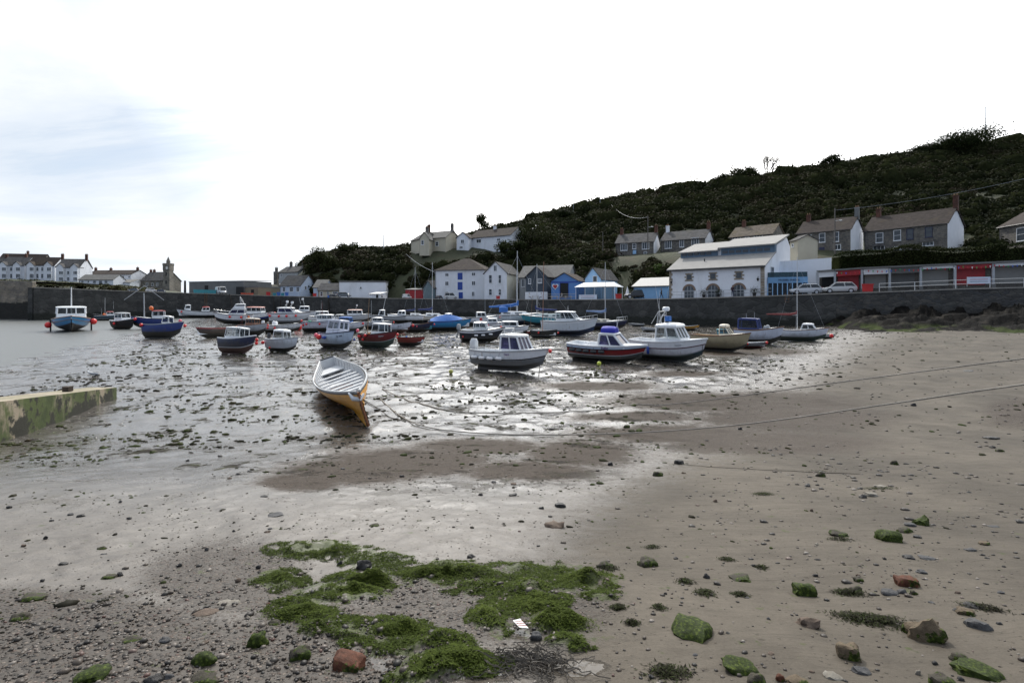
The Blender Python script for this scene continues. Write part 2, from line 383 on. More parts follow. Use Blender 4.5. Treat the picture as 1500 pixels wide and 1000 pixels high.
F = np.stack([idx[:-1, :-1], idx[:-1, 1:], idx[1:, 1:], idx[1:, :-1]], -1).reshape(-1, 4)

m, t, b = newmat('harbour_mud_and_sand'); L = t.links.new
geo = N(t, 'ShaderNodeNewGeometry'); POS = geo.outputs['Position']
def noise(sc_, det=6.0, ro=0.6, dist=0.0, vec=None):
    n = N(t, 'ShaderNodeTexNoise', i_Scale=sc_, i_Detail=det, i_Roughness=ro, i_Distortion=dist); L(vec or POS, n.inputs['Vector']); return n.outputs['Fac']
def attr(nm): return N(t, 'ShaderNodeAttribute', attribute_name=nm).outputs['Fac']
nA = noise(0.35, 6, .6); nB = noise(1.9, 10, .72, .3); nC = noise(9, 8, .7); nD = noise(70, 4, .6)
aS, aG, aH, aA = attr('sand'), attr('gravel'), attr('shingle'), attr('algae')
aF = attr('far')
nBC = math_n(t, 'ADD', math_n(t, 'ADD', math_n(t, 'MULTIPLY', nB, .34), math_n(t, 'MULTIPLY', nC, .34)), math_n(t, 'MULTIPLY', nD, .32))
sand = mapr(t, math_n(t, 'ADD', aS, math_n(t, 'MULTIPLY', math_n(t, 'SUBTRACT', nBC, .5), 1.7)), .12, .88)
def thr(a, lo, hi, k=1.3, nz=nC): return mapr(t, math_n(t, 'ADD', a, math_n(t, 'MULTIPLY', math_n(t, 'SUBTRACT', nz, .5), k)), lo, hi)
grav = thr(aG, .12, .58, 2.3, nBC); shin = math_n(t, 'MULTIPLY', thr(aH, .0, .66, 2.5, nBC), .95); alg = thr(aA, .38, .70, 3.4, noise(8, 7, .7))
mud = mix_c(t, aF, ramp(t, nC, [(.3, (.060, .052, .044)), (.7, (.120, .105, .088))]), ramp(t, nC, [(.3, (.050, .045, .040)), (.7, (.105, .095, .085))]))
sandc = ramp(t, nB, [(.25, (.056, .047, .036)), (.5, (.083, .071, .056)), (.8, (.112, .096, .076))])
sandc = mix_c(t, 1.0, sandc, ramp(t, nA, [(.35, .70), (.65, 1.18)]), 'MULTIPLY')
sandc = mix_c(t, 1.0, sandc, ramp(t, nD, [(.3, .86), (.7, 1.12)]), 'MULTIPLY')
col = mix_c(t, sand, mud, sandc)
# pebbles
vo = N(t, 'ShaderNodeTexVoronoi', i_Scale=46.0, i_Randomness=1.0); L(POS, vo.inputs['Vector'])
sp = N(t, 'ShaderNodeSeparateColor'); L(vo.outputs['Color'], sp.inputs[0])
peb = ramp(t, sp.outputs[0], [(.0, (.014, .013, .012)), (.3, (.03, .025, .02)), (.55, (.055, .038, .027)), (.75, (.09, .07, .055)), (.9, (.17, .14, .115)), (.97, (.07, .04, .03))])
pebd = mapr(t, vo.outputs['Distance'], .25, .6, 1, 0)
# is this cell a stone at all: cells are dropped by a second random channel
cell = math_n(t, 'GREATER_THAN', sp.outputs[1], .25)
pf = math_n(t, 'MULTIPLY', math_n(t, 'MULTIPLY', pebd, cell), math_n(t, 'MAXIMUM', grav, math_n(t, 'MULTIPLY', shin, .85)))
brown = mix_c(t, math_n(t, 'MULTIPLY', shin, .9), col, (.040, .029, .021))
col = mix_c(t, math_n(t, 'MULTIPLY', grav, .55), brown, (.032, .026, .022))
col = mix_c(t, pf, col, peb)
# dark weed crumbs
v3 = N(t, 'ShaderNodeTexVoronoi', i_Scale=24.0, i_Randomness=1.0); L(POS, v3.inputs['Vector'])
sp3 = N(t, 'ShaderNodeSeparateColor'); L(v3.outputs['Color'], sp3.inputs[0])
fine = math_n(t, 'MULTIPLY', mapr(t, math_n(t, 'ADD', v3.outputs['Distance'], math_n(t, 'MULTIPLY', sp3.outputs[1], .25)), .18, .30, 1, 0), math_n(t, 'MULTIPLY', math_n(t, 'GREATER_THAN', sp3.outputs[0], .35), mapr(t, nB, .34, .55)))
v2 = N(t, 'ShaderNodeTexVoronoi', i_Scale=5.5, i_Randomness=1.0, i_Detail=2.0); L(POS, v2.inputs['Vector'])
sp2 = N(t, 'ShaderNodeSeparateColor'); L(v2.outputs['Color'], sp2.inputs[0])
cr = math_n(t, 'MULTIPLY', mapr(t, math_n(t, 'ADD', v2.outputs['Distance'], math_n(t, 'MULTIPLY', nC, .3)), .2, .36, 1, 0), math_n(t, 'GREATER_THAN', sp2.outputs[0], .55))
mpA = N(t, 'ShaderNodeMapping'); mpA.inputs['Scale'].default_value = (.38, 1, 1); mpA.inputs['Rotation'].default_value = (0, 0, .22); L(POS, mpA.inputs[0])
n5 = noise(.75, 9, .72, .3, mpA.outputs[0])
rough_zone = mapr(t, math_n(t, 'ADD', nB, math_n(t, 'MULTIPLY', math_n(t, 'SUBTRACT', n5, .5), .9)), .585, .65)
wetz = math_n(t, 'SUBTRACT', 1.0, math_n(t, 'MULTIPLY', sand, .85))
crumb = math_n(t, 'MAXIMUM', math_n(t, 'MAXIMUM', cr, math_n(t, 'MULTIPLY', fine, .95)), math_n(t, 'MULTIPLY', rough_zone, math_n(t, 'MULTIPLY', wetz, aF)))
weedc = ramp(t, noise(3.1, 3, .5), [(.45, (.018, .016, .014)), (.60, (.028, .028, .016)), (.72, (.05, .065, .02))])
cf = math_n(t, 'MULTIPLY', crumb, mapr(t, n5, .35, .6, .35, 1.0))
cf = math_n(t, 'MULTIPLY', cf, mix_c(t, aS, (1, 1, 1), (.45, .45, .45)))
col = mix_c(t, math_n(t, 'MULTIPLY', cf, .9), col, weedc)
algc = ramp(t, nC, [(.3, (.022, .028, .009)), (.6, (.055, .068, .018)), (.8, (.10, .12, .035))])
col = mix_c(t, alg, col, algc)
L(col, b.inputs['Base Color'])
rg = ramp(t, nB, [(.35, .06), (.62, .18)])
rg = mix_c(t, aF, (.50, .50, .50), rg)
rg = mix_c(t, sand, rg, (.72, .72, .72)); 
for f in (cf, alg, math_n(t, 'MULTIPLY', grav, .6), math_n(t, 'MULTIPLY', shin, .85)): rg = mix_c(t, f, rg, (.65, .65, .65))
pool = thr(attr('pool'), .35, .6, .8)
rg = mix_c(t, pool, rg, (.05, .05, .05))
# a thin film of water lies in the hollows of the wet part
L(rg, b.inputs['Roughness'])
spv = mix_c(t, math_n(t, 'MAXIMUM', math_n(t, 'MAXIMUM', cf, alg), math_n(t, 'MULTIPLY', shin, .8)), (1.0, 1.0, 1.0), (.0, .0, .0)); spv = mix_c(t, mix_c(t, aF, (1, 1, 1), (0, 0, 0)), spv, (.48, .48, .48)); spv = mix_c(t, math_n(t, 'MAXIMUM', cf, math_n(t, 'MULTIPLY', shin, .95)), spv, (.02, .02, .02)); spv = mix_c(t, sand, spv, (.14, .14, .14)); spv = mix_c(t, grav, spv, (.22, .22, .22))
L(spv, b.inputs['Specular IOR Level'])
hgt = math_n(t, 'ADD', math_n(t, 'MULTIPLY', nB, .016), math_n(t, 'MULTIPLY', nC, .006))
hgt = math_n(t, 'MULTIPLY', hgt, mix_c(t, sand, (1, 1, 1), (.9, .9, .9)))
# low drift ripples and worm casts on the sand
mpr = N(t, 'ShaderNodeMapping'); mpr.inputs['Scale'].default_value = (.5, 2.2, 1); mpr.inputs['Rotation'].default_value = (0, 0, .5); L(POS, mpr.inputs[0])
rip = noise(2.6, 4, .5, .6, mpr.outputs[0])
vc = N(t, 'ShaderNodeTexVoronoi', i_Scale=7.0, i_Randomness=1.0); L(POS, vc.inputs['Vector'])
spc = N(t, 'ShaderNodeSeparateColor'); L(vc.outputs['Color'], spc.inputs[0])
cast = math_n(t, 'MULTIPLY', mapr(t, vc.outputs['Distance'], .05, .22, 1, 0), math_n(t, 'GREATER_THAN', spc.outputs[1], .72))
hgt = math_n(t, 'ADD', hgt, math_n(t, 'MULTIPLY', sand, math_n(t, 'ADD', math_n(t, 'MULTIPLY', rip, .035), math_n(t, 'MULTIPLY', math_n(t, 'MULTIPLY', cast, nD), .022))))
hgt = math_n(t, 'ADD', hgt, math_n(t, 'MULTIPLY', pf, .008))
hgt = math_n(t, 'ADD', hgt, math_n(t, 'MULTIPLY', nD, .0022))
hgt = math_n(t, 'ADD', hgt, math_n(t, 'MULTIPLY', cf, .02))
hgt = math_n(t, 'MULTIPLY', hgt, math_n(t, 'SUBTRACT', 1.0, math_n(t, 'MULTIPLY', pool, .92)))
bp = N(t, 'ShaderNodeBump', i_Strength=.75, i_Distance=1.0); L(hgt, bp.inputs['Height']); L(bp.outputs[0], b.inputs['Normal'])
mud_mat = m
gnd = np_mesh('harbour_floor', V, F, mud_mat, smooth=True, kind='structure')
far_m = sst(Yg, 5.0, 11)
for nm, arr in (('sand', sand_m), ('gravel', g_m), ('shingle', s_m), ('algae', a_m), ('far', far_m), ('pool', ell(px_, py_, [(758, 925, 26, 10), (700, 985, 70, 16), (840, 975, 60, 14), (560, 962, 22, 16)]))):
    a = gnd.data.attributes.new(nm, 'FLOAT', 'POINT'); a.data.foreach_set('value', arr.astype(np.float32).ravel())

# water left in the harbour, reaching out past the pier
m, t, b = newmat('harbour_water'); L = t.links.new
geo = N(t, 'ShaderNodeNewGeometry')
b.inputs['Base Color'].default_value = (.13, .135, .13, 1); b.inputs['Roughness'].default_value = .28; b.inputs['IOR'].default_value = 1.33
mp = N(t, 'ShaderNodeMapping'); mp.inputs['Scale'].default_value = (.7, 1.6, 1); L(geo.outputs['Position'], mp.inputs[0])
n = N(t, 'ShaderNodeTexNoise', i_Scale=2.2, i_Detail=6.0, i_Roughness=.6); L(mp.outputs[0], n.inputs['Vector'])
bp = N(t, 'ShaderNodeBump', i_Strength=1.0, i_Distance=.09); L(n.outputs['Fac'], bp.inputs['Height']); L(bp.outputs[0], b.inputs['Normal'])
w = MB(); w.add([(-3000, -40, -.17), (-8, -40, -.17), (-8, 140, -.17), (-60, 3500, -.17), (-3000, 3500, -.17)], [(0, 1, 2, 3, 4)])
tag(w.build('water', m), kind='structure')

# ------------------------------------------------------------ scattered pebbles, crumbs and weed (uncountable)
stone_m, t, b = newmat('pebble_stone'); L = t.links.new
a = N(t, 'ShaderNodeAttribute', attribute_name='rnd')
L(ramp(t, a.outputs['Fac'], [(0, (.012, .011, .010)), (.35, (.030, .025, .021)), (.6, (.05, .038, .029)), (.8, (.08, .066, .054)), (.93, (.18, .16, .14)), (.985, (.075, .038, .030))]), b.inputs['Base Color'])
b.inputs['Roughness'].default_value = .5; b.inputs['Specular IOR Level'].default_value = .3
weed_m = M_leaf('dark_weed', [(.012, .011, .008), (.022, .022, .010), (.035, .05, .012), (.04, .03, .014)], .65, .1)
def pick(n, x0, x1, y0, y1, f):
    x = rng.uniform(x0, x1, n); y = rng.uniform(y0, y1, n) if y1 / max(y0, .1) < 3 else np.exp(rng.uniform(math.log(y0), math.log(y1), n))
    if y1 / max(y0, .1) >= 3 or True: x = x * (y + 1.0)      # x given as a slope
    p = f(x, y); k = rng.random(n) < p; return x[k], y[k]
def gsurf(x, y):
    px, py, g, s, a, sd = masks(x, y); nr_ = sst(14 - y, 0, 8)
    return zg(x, y) + nr_ * (fbm(x * 3, y * 3, 4) - .5) * .05 * (1 - .6 * sd) + algae_h(x, y, a)
def dens(x, y):
    px, py, g, s, a, sd = masks(x, y)
    return np.clip(np.clip(g - .1, 0, 1) * 1.2 + .5 * s + .05, 0, 1) * (.35 + .65 * (fbm(x * 1.5, y * 1.5, 4) > .47))
x, y = pick(60000, -1.3, 1.3, 1.6, 9.5, dens)
sz = np.exp(rng.normal(math.log(.009), .45, len(x))).clip(.004, .035)
pos = np.stack([x, y, gsurf(x, y) + sz * .15], 1)
v, f = scatter(ICO_V, ICO_F, pos, np.stack([sz, sz * .75, sz * .5], 1), .4, .35)
np_mesh('gravel', v, f, stone_m, np.repeat(rng.random(len(x)), 12), True, label='small wet brown and grey gravel on the mud', cat='gravel')
# crumbs and little stones over the whole floor
def dens2(x, y):
    px, py, g, s, a, sd = masks(x, y)
    c = fbm((x * .3 + y * .09) + 3, y * .85, 5)
    wet = (x > (-11 - .47 * y))
    return np.clip((c - .44) * 6, .05, 1) * (1 - .93 * sd) * wet * (1 - .5 * s) * (.45 + .55 * sst(y, 8, 14))
x, y = pick(42000, -1.05, 1.15, 3.0, 75, dens2)
sz = (.0042 * np.maximum(y, 4) ** .92 * np.exp(rng.normal(-.25, .6, len(x)))).clip(.005, .14) * (.42 + .30 * sst(y, 7, 14))
pos = np.stack([x, y, gsurf(x, y) + sz * .1], 1)
v, f = scatter(ICO_V, ICO_F, pos, np.stack([sz * 1.5, sz, sz * .45], 1), .3, .5)
np_mesh('mud_crumbs', v, f, weed_m, np.repeat(rng.random(len(x)), 12), False, label='dark crumbs of weed and stone strewn over the wet mud', cat='weed crumbs')
# small pale/grey pebbles on the sand, right
def dens3(x, y):
    px, py, g, s, a, sd = masks(x, y)
    c = fbm(x * 1.1 + 31, y * 1.1, 5); patch = ell(px, py, [(1490, 605, 45, 20), (1250, 700, 120, 40), (1300, 840, 120, 30)])
    return np.clip(sd * (c > .52) * .28 + patch * .5, 0, 1)
x, y = pick(9000, .0, 1.2, 2.2, 34, dens3)
sz = (.0030 * np.maximum(y, 3) * np.exp(rng.normal(-.2, .5, len(x)))).clip(.004, .05)
pos = np.stack([x, y, gsurf(x, y) + sz * .1], 1)
v, f = scatter(ICO_V, ICO_F, pos, np.stack([sz * 1.2, sz, sz * .5], 1), .3, .4)
np_mesh('shingle', v, f, stone_m, np.repeat(rng.random(len(x)), 12), True, label='loose grey and brown shingle on the dry sand', cat='shingle')
# green weed: thousands of small fronds over low mounds
green_m = M_leaf('green_weed', [(.024, .034, .007), (.055, .078, .013), (.100, .130, .024), (.19, .22, .055)], .75, .25)
def dens4(x, y):
    px, py, g, s, a, sd = masks(x, y); return np.clip((a - .42 + (fbm(x * 8, y * 8, 4) - .5) * 4.6) * 3, 0, 1) * (a > .16)
x, y = pick(330000, -.65, .6, 1.9, 5.6, dens4)
px, py, g, s, a, sd = masks(x, y)
z = gsurf(x, y) + rng.random(len(x)) * .016 * (.3 + fbm(x * 9, y * 9, 3))
sz = rng.uniform(.012, .034, len(x))
hgt_ = np.clip(z - zg(x, y), 0, .08) / .08
v, f = scatter(LEAF_V, LEAF_F, np.stack([x, y, z], 1), np.stack([sz * 1.3, sz * .5, sz], 1), .5)
np_mesh('green_seaweed', v, f, green_m, np.repeat(np.clip(rng.random(len(x)) * .6 + hgt_ * .4, 0, 1), 4), False, label='bright green weed matted over the stones in the foreground', cat='seaweed')
# thin green film patches on the middle mud
def dens5(x, y):
    px, py = proj(x, y); e = ell(px, py, [(420, 600, 60, 25), (60, 640, 130, 10), (230, 530, 120, 10), (330, 560, 140, 14), (150, 600, 60, 6), (1100, 505, 400, 9), (900, 470, 120, 8), (1300, 497, 200, 6)])
    return np.clip((e - .2) * (fbm(x * .9 + 7, y * 2, 4) > .52) * 1.0, 0, 1)
x, y = pick(50000, -1.0, 1.1, 8, 78, dens5)
sz = (.006 * y * rng.uniform(.6, 1.5, len(x))).clip(.02, .35)
v, f = scatter(LEAF_V, LEAF_F, np.stack([x, y, gsurf(x, y) + .015], 1), np.stack([sz * 1.3, sz * .6, sz * .5], 1), .25)
np_mesh('algae_film', v, f, M_leaf('film_green', [(.03, .035, .015), (.05, .06, .02), (.07, .09, .03)], .5, .1), np.repeat(rng.random(len(x)), 4), False, label='thin olive green weed lying on the open mud', cat='seaweed')

# ------------------------------------------------------------ hillside, quays and the left bank
def interp_prof(ctrl, px):
    ks = [c[0] for c in ctrl]
    px = min(max(px, ks[0]), ks[-1])
    for a, b_ in zip(ctrl[:-1], ctrl[1:]):
        if a[0] <= px <= b_[0]:
            f = (px - a[0]) / (b_[0] - a[0]); return [(p[0] * (1 - f) + q[0] * f, p[1] * (1 - f) + q[1] * f) for p, q in zip(a[1], b_[1])]
HILL = [(430, [(150, 434), (154, 424), (158, 416), (162, 410), (170, 408)]),
        (455, [(148, 433), (152, 412), (158, 398), (164, 386), (176, 382)]),
        (500, [(147, 435), (150, 410), (155, 392), (165, 374), (180, 371)]),
        (560, [(142, 437), (146, 415), (150, 395), (160, 374), (178, 368)]),
        (650, [(130, 437), (136, 412), (143, 385), (152, 366), (180, 361)]),
        (720, [(127, 437), (134, 408), (142, 380), (152, 363), (185, 340)]),
        (800, [(120, 437), (128, 412), (142, 375), (160, 350), (188, 322)]),
        (900, [(112, 437), (119, 405), (126, 376), (136, 373), (185, 297)]),
        (1000, [(104, 437), (111, 398), (118, 370), (126, 368), (180, 280)]),
        (1100, [(98, 434), (104, 398), (112, 364), (122, 362), (178, 268)]),
        (1200, [(92, 430), (99, 385), (106, 368), (118, 366), (176, 250)]),
        (1350, [(80, 425), (88, 386), (95, 366), (112, 364), (175, 230)]),
        (1500, [(73, 420), (82, 378), (90, 360), (106, 358), (175, 212)]),
        (2000, [(70, 415), (78, 372), (88, 350), (104, 345), (175, 180)]),
        (3000, [(70, 415), (78, 372), (88, 350), (104, 345), (175, 160)])]
def hill_z(px, d):
    pr = [(a, zat(b_, a)) for a, b_ in interp_prof(HILL, px)]
    if d <= pr[0][0]: return pr[0][1] - .4
    for (a, za), (b_, zb) in zip(pr[:-1], pr[1:]):
        if d <= b_: return za + (zb - za) * (d - a) / (b_ - a)
    return pr[-1][1] + min(d - pr[-1][0], 60) * .12
LEFT = [(-500, [(150, 412), (170, 406), (195, 398), (230, 396), (260, 395)]),
        (0, [(150, 418), (170, 413), (195, 409.5), (230, 404), (262, 385)]),
        (60, [(150, 419), (170, 414), (195, 411), (230, 408), (262, 390)]),
        (115, [(150, 421), (172, 417), (195, 415), (230, 412), (260, 411)]),
        (200, [(150, 426), (175, 422), (195, 420), (230, 419), (260, 418)]),
        (275, [(150, 430), (175, 430), (195, 430), (230, 430), (260, 431)])]
def left_z(px, d):
    pr = [(a, zat(b_, a)) for a, b_ in interp_prof(LEFT, px)]
    if d <= pr[0][0]: return pr[0][1] - .4
    for (a, za), (b_, zb) in zip(pr[:-1], pr[1:]):
        if d <= b_: return za + (zb - za) * (d - a) / (b_ - a)
    return pr[-1][1]
grass_m = M('rough_hill_grass', (.040, .045, .020), .9, .4, .15, .1, 2, dirt=(.07, .05, .03), dirtamt=.7)
def slope_mesh(name, ctrl, fz, p0, p1, dp, back, mat_):
    pxs = np.arange(p0, p1 + 1, dp); rows = 46; V = []; 
    for px in pxs:
        pr = interp_prof(ctrl, px); d0 = pr[0][0]; d1 = pr[-1][0] + back
        for k in range(rows):
            d = d0 + (d1 - d0) * (k / (rows - 1)); x = (px - 750) / 750 * d
            V.append((x, d, fz(px, d) + (float(fbm(x * .12, d * .12, 4)) - .5) * (1.6 if k > 1 else 0)))
    n = len(pxs); ix = np.arange(n * rows).reshape(n, rows)
    F = np.stack([ix[:-1, :-1], ix[1:, :-1], ix[1:, 1:], ix[:-1, 1:]], -1).reshape(-1, 4)
    return np_mesh(name, np.array(V, float), F, mat_, smooth=True, kind='structure')
slope_mesh('hillside', HILL, hill_z, 430, 2600, 10, 80, grass_m)
slope_mesh('headland', LEFT, left_z, -500, 275, 12, 30, M('bank_grass', (.035, .042, .02), .9, .4, .2, .05, 3, dirt=(.12, .10, .07), dirtamt=.8))

WALL = [(49, 115, 420.5), (200, 128, 426.5), (310, 136, 430), (400, 140, 433), (560, 126, 436.5), (700, 115, 438), (860, 99, 438.3), (980, 86, 437), (1120, 76.5, 433), (1225, 70.2, 429)]
WALLR = [(1225, 70.2, 429), (1300, 67, 426.5), (1400, 64, 422.5), (1500, 61.5, 420), (1800, 57, 408)]
WALLL = [(-400, 122, 404), (47.5, 122, 412)]
ALLW = WALL + WALLR[1:]
def wallY(px):
    return float(np.interp(px, [w_[0] for w_ in ALLW], [w_[1] for w_ in ALLW]))
def wallZ(px):
    return float(np.interp(px, [w_[0] for w_ in ALLW], [zat(w_[2], w_[1]) for w_ in ALLW]))
def strip_wall(name, label, pts, mats, th=.9, cap=True, zb=-1.2, cap_mat=None):
    P = [P3(a, c, b_) for a, b_, c in pts]; root = empty(name, (P[0].x, P[0].y, 0), label=label, cat='quay wall')
    m_ = MB(); c_ = MB(); n = len(P); nm = []
    for i, p in enumerate(P):
        d = (P[min(i + 1, n - 1)] - P[max(i - 1, 0)]); d.z = 0; d.normalize(); nm.append(Vector((-d.y, d.x, 0)))
    ring = lambda p, q, z0, z1, f, b2: [(p.x + q.x * f, p.y + q.y * f, z0), (p.x + q.x * b2, p.y + q.y * b2, z0), (p.x + q.x * b2, p.y + q.y * b2, z1), (p.x + q.x * f, p.y + q.y * f, z1)]
    ringt = lambda p, q: [(p.x - q.x * .45, p.y - q.y * .45, zb), (p.x + q.x * th, p.y + q.y * th, zb), (p.x + q.x * th, p.y + q.y * th, p.z - .16), (p.x, p.y, p.z - .16)]
    m_.loft([ringt(p, q) for p, q in zip(P, nm)]); c_.loft([ring(p, q, p.z - .157, p.z, -.07, th) for p, q in zip(P, nm)])
    o = (P[0].x, P[0].y, 0)
    m_.build('wall', mats, root, o); c_.build('coping', cap_mat or CONC, root, o)
    return root
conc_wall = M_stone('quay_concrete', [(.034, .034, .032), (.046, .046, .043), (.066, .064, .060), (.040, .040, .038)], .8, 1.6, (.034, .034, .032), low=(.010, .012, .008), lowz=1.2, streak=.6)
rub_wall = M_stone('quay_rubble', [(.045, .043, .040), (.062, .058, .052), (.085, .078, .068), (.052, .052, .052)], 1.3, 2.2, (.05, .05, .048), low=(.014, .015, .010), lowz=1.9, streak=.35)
old_wall = M_stone('pier_stone', [(.20, .17, .13), (.26, .22, .17), (.16, .14, .12), (.23, .20, .16)], 1.1, 1.8, (.10, .09, .07), low=(.008, .009, .007), lowz=3.6, streak=.3)
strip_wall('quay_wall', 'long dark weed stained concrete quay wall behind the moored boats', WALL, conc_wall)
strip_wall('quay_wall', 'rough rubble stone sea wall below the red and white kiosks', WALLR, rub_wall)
strip_wall('quay_wall', 'tan stone pier wall at the far left with black weed at its foot', WALLL, old_wall)
pp = MB(); q0 = P3(47.7, 420.5, 122.9); q1 = P3(47.7, 420.5, 114.9)
pp.obox((q1.x - 1.2, q1.y + .1, -1.2), (1.1, 0, 0), (0, 8.2, 0), (0, 0, q1.z + 1.1))
tag(pp.build('pier_buttress', conc_wall), 'dark buttress where the tan pier wall meets the quay', 'buttress')

# the level ground on top of the quay
q_ = MB(); fr = [P3(a, c, b_) for a, b_, c in WALL[:1] + WALL[1:] + WALLR[1:]]; bk = []
for p, (a, b_, c) in zip(fr, WALL + WALLR[1:]):
    dd = 262 if a < 300 else (175 if a < 430 else interp_prof(HILL, a)[0][0] + 9)
    bk.append(Vector((p.x / p.y * dd if a > 300 else p.x + (a - 750) / 750 * (dd - p.y), dd, p.z)))
for i in range(len(fr) - 1):
    f0, f1, b0, b1 = fr[i], fr[i + 1], bk[i], bk[i + 1]
    q_.add([(f0.x, f0.y + .88, f0.z - .01), (f1.x, f1.y + .88, f1.z - .01), (b1.x, b1.y, b1.z - .01), (b0.x, b0.y, b0.z - .01)], [(0, 1, 2, 3)])
a0, a1 = P3(-400, 404, 122), P3(47.5, 412, 122)
q_.add([(a0.x, 122.88, a0.z - .01), (a1.x, 122.88, a1.z - .01), (a1.x, 152, a1.z - .01), (a0.x, 152, a0.z - .01)], [(0, 1, 2, 3)])
tag(q_.build('quay_pavement', M('quay_tarmac', (.16, .155, .145), .9, .25, .4, .01, 8)), kind='structure')

# slipway wall, near left
sw = empty('slipway', (-15.8, 20.4, 0), label='low mossy concrete slipway running in from the left edge', cat='slipway')
T0 = Vector((-15.75, 20.4, .42)); T1 = Vector((-13.6, 13.6, 1.17)); d_ = (T1 - T0); T2 = T0 + d_ * 2.4; 
nn = Vector((-d_.y, d_.x, 0)).normalized() * -1.0; nn = nn if nn.x < 0 else -nn
body = MB(); rings = []
for k in range(25):
    f = k / 24 * 2.4; p = T0 + d_ * f; g0 = float(base_z(p.x, p.y)) - .5; wd_ = 1.05
    rings.append([(p.x, p.y, g0), (p.x, p.y, p.z), (p.x + nn.x * wd_, p.y + nn.y * wd_ + .25, p.z + .02), (p.x + nn.x * wd_, p.y + nn.y * wd_ + .25, g0)])
body.loft(rings)
m, t, b = newmat('mossy_concrete'); L = t.links.new
g = N(t, 'ShaderNodeNewGeometry'); n = N(t, 'ShaderNodeTexNoise', i_Scale=1.3, i_Detail=9.0, i_Roughness=.7); L(g.outputs['Position'], n.inputs['Vector'])
s3 = N(t, 'ShaderNodeSeparateXYZ'); L(g.outputs['Normal'], s3.inputs[0]); s4 = N(t, 'ShaderNodeSeparateXYZ'); L(g.outputs['Position'], s4.inputs[0])
base = ramp(t, n.outputs['Fac'], [(.3, (.22, .18, .12)), (.6, (.36, .30, .22)), (.8, (.42, .37, .29))])
n2 = N(t, 'ShaderNodeTexNoise', i_Scale=.9, i_Detail=7.0, i_Roughness=.65); mp = N(t, 'ShaderNodeMapping'); mp.inputs['Scale'].default_value = (1, 1, .5); L(g.outputs['Position'], mp.inputs[0]); L(mp.outputs[0], n2.inputs['Vector'])
side = mapr(t, s3.outputs[2], .3, .8, 1, .35)
gm = math_n(t, 'MULTIPLY', side, mapr(t, n2.outputs['Fac'], .38, .52))
c = mix_c(t, gm, base, ramp(t, n.outputs['Fac'], [(.3, (.025, .04, .008)), (.7, (.10, .13, .03))]))
bm_ = math_n(t, 'MULTIPLY', side, mapr(t, math_n(t, 'SUBTRACT', n.outputs['Fac'], math_n(t, 'MULTIPLY', s4.outputs[2], .12)), .44, .5))
c = mix_c(t, bm_, c, (.018, .018, .010))
L(c, b.inputs['Base Color']); b.inputs['Roughness'].default_value = .8
bp = N(t, 'ShaderNodeBump', i_Strength=.8, i_Distance=.04); L(n.outputs['Fac'], bp.inputs['Height']); L(bp.outputs[0], b.inputs['Normal'])
body.build('ramp', m, sw, (-15.8, 20.4, 0))
st = MB(); rp = T0 + d_ * .42; st.obox((rp.x + nn.x * .6, rp.y, rp.z + .005), (.22, 0, 0), (0, .2, 0), (0, 0, .17)); st.build('mooring_post', M('old_iron', (.05, .035, .025), .8, .3, 5), sw, (-15.8, 20.4, 0))

# dark bedrock below the right-hand wall
rk, t, b = newmat('wet_bedrock'); L = t.links.new
g = N(t, 'ShaderNodeNewGeometry'); n = N(t, 'ShaderNodeTexNoise', i_Scale=.8, i_Detail=9.0, i_Roughness=.7); L(g.outputs['Position'], n.inputs['Vector'])
s4 = N(t, 'ShaderNodeSeparateXYZ'); L(g.outputs['Position'], s4.inputs[0])
c = ramp(t, n.outputs['Fac'], [(.3, (.004, .004, .004)), (.55, (.010, .009, .008)), (.78, (.075, .066, .054))])
n2 = N(t, 'ShaderNodeTexNoise', i_Scale=.35, i_Detail=6.0); L(g.outputs['Position'], n2.inputs['Vector'])
c = mix_c(t, math_n(t, 'MULTIPLY', mapr(t, n2.outputs['Fac'], .5, .58), mapr(t, s4.outputs[2], .9, 1.6, 1, 0)), c, (.035, .048, .012))
L(c, b.inputs['Base Color']); b.inputs['Roughness'].default_value = .8; b.inputs['Specular IOR Level'].default_value = .05
bp = N(t, 'ShaderNodeBump', i_Strength=.9, i_Distance=.25); L(n.outputs['Fac'], bp.inputs['Height']); L(bp.outputs[0], b.inputs['Normal'])
V = []; pxs = np.arange(1195, 1900, 3.0); rows = 26
for px in pxs:
    Yw = wallY(px) + .3; front = Yw - 13 * min(1, (px - 1190) / 70.)
    for k in range(rows):
        f = k / (rows - 1); d = front + (Yw - front) * f; x = (px - 750) / 750 * d
        h = (.2 + 1.9 * f ** 1.1) * min(1, (px - 1190) / 60.) * (1.25 - .0 * f)
        nz = float(fbm(x * .25 + d * .35, d * .9 - x * .25, 5)); st_ = math.floor(nz * 7) / 7
        V.append((x, d, float(base_z(x, d)) - .35 + h * (.25 + 1.15 * st_ + .25 * nz)))
n_ = len(pxs); ix = np.arange(n_ * rows).reshape(n_, rows)
F = np.stack([ix[:-1, :-1], ix[1:, :-1], ix[1:, 1:], ix[:-1, 1:]], -1).reshape(-1, 4)
np_mesh('bedrock', np.array(V, float), F, rk, smooth=False, kind='structure')

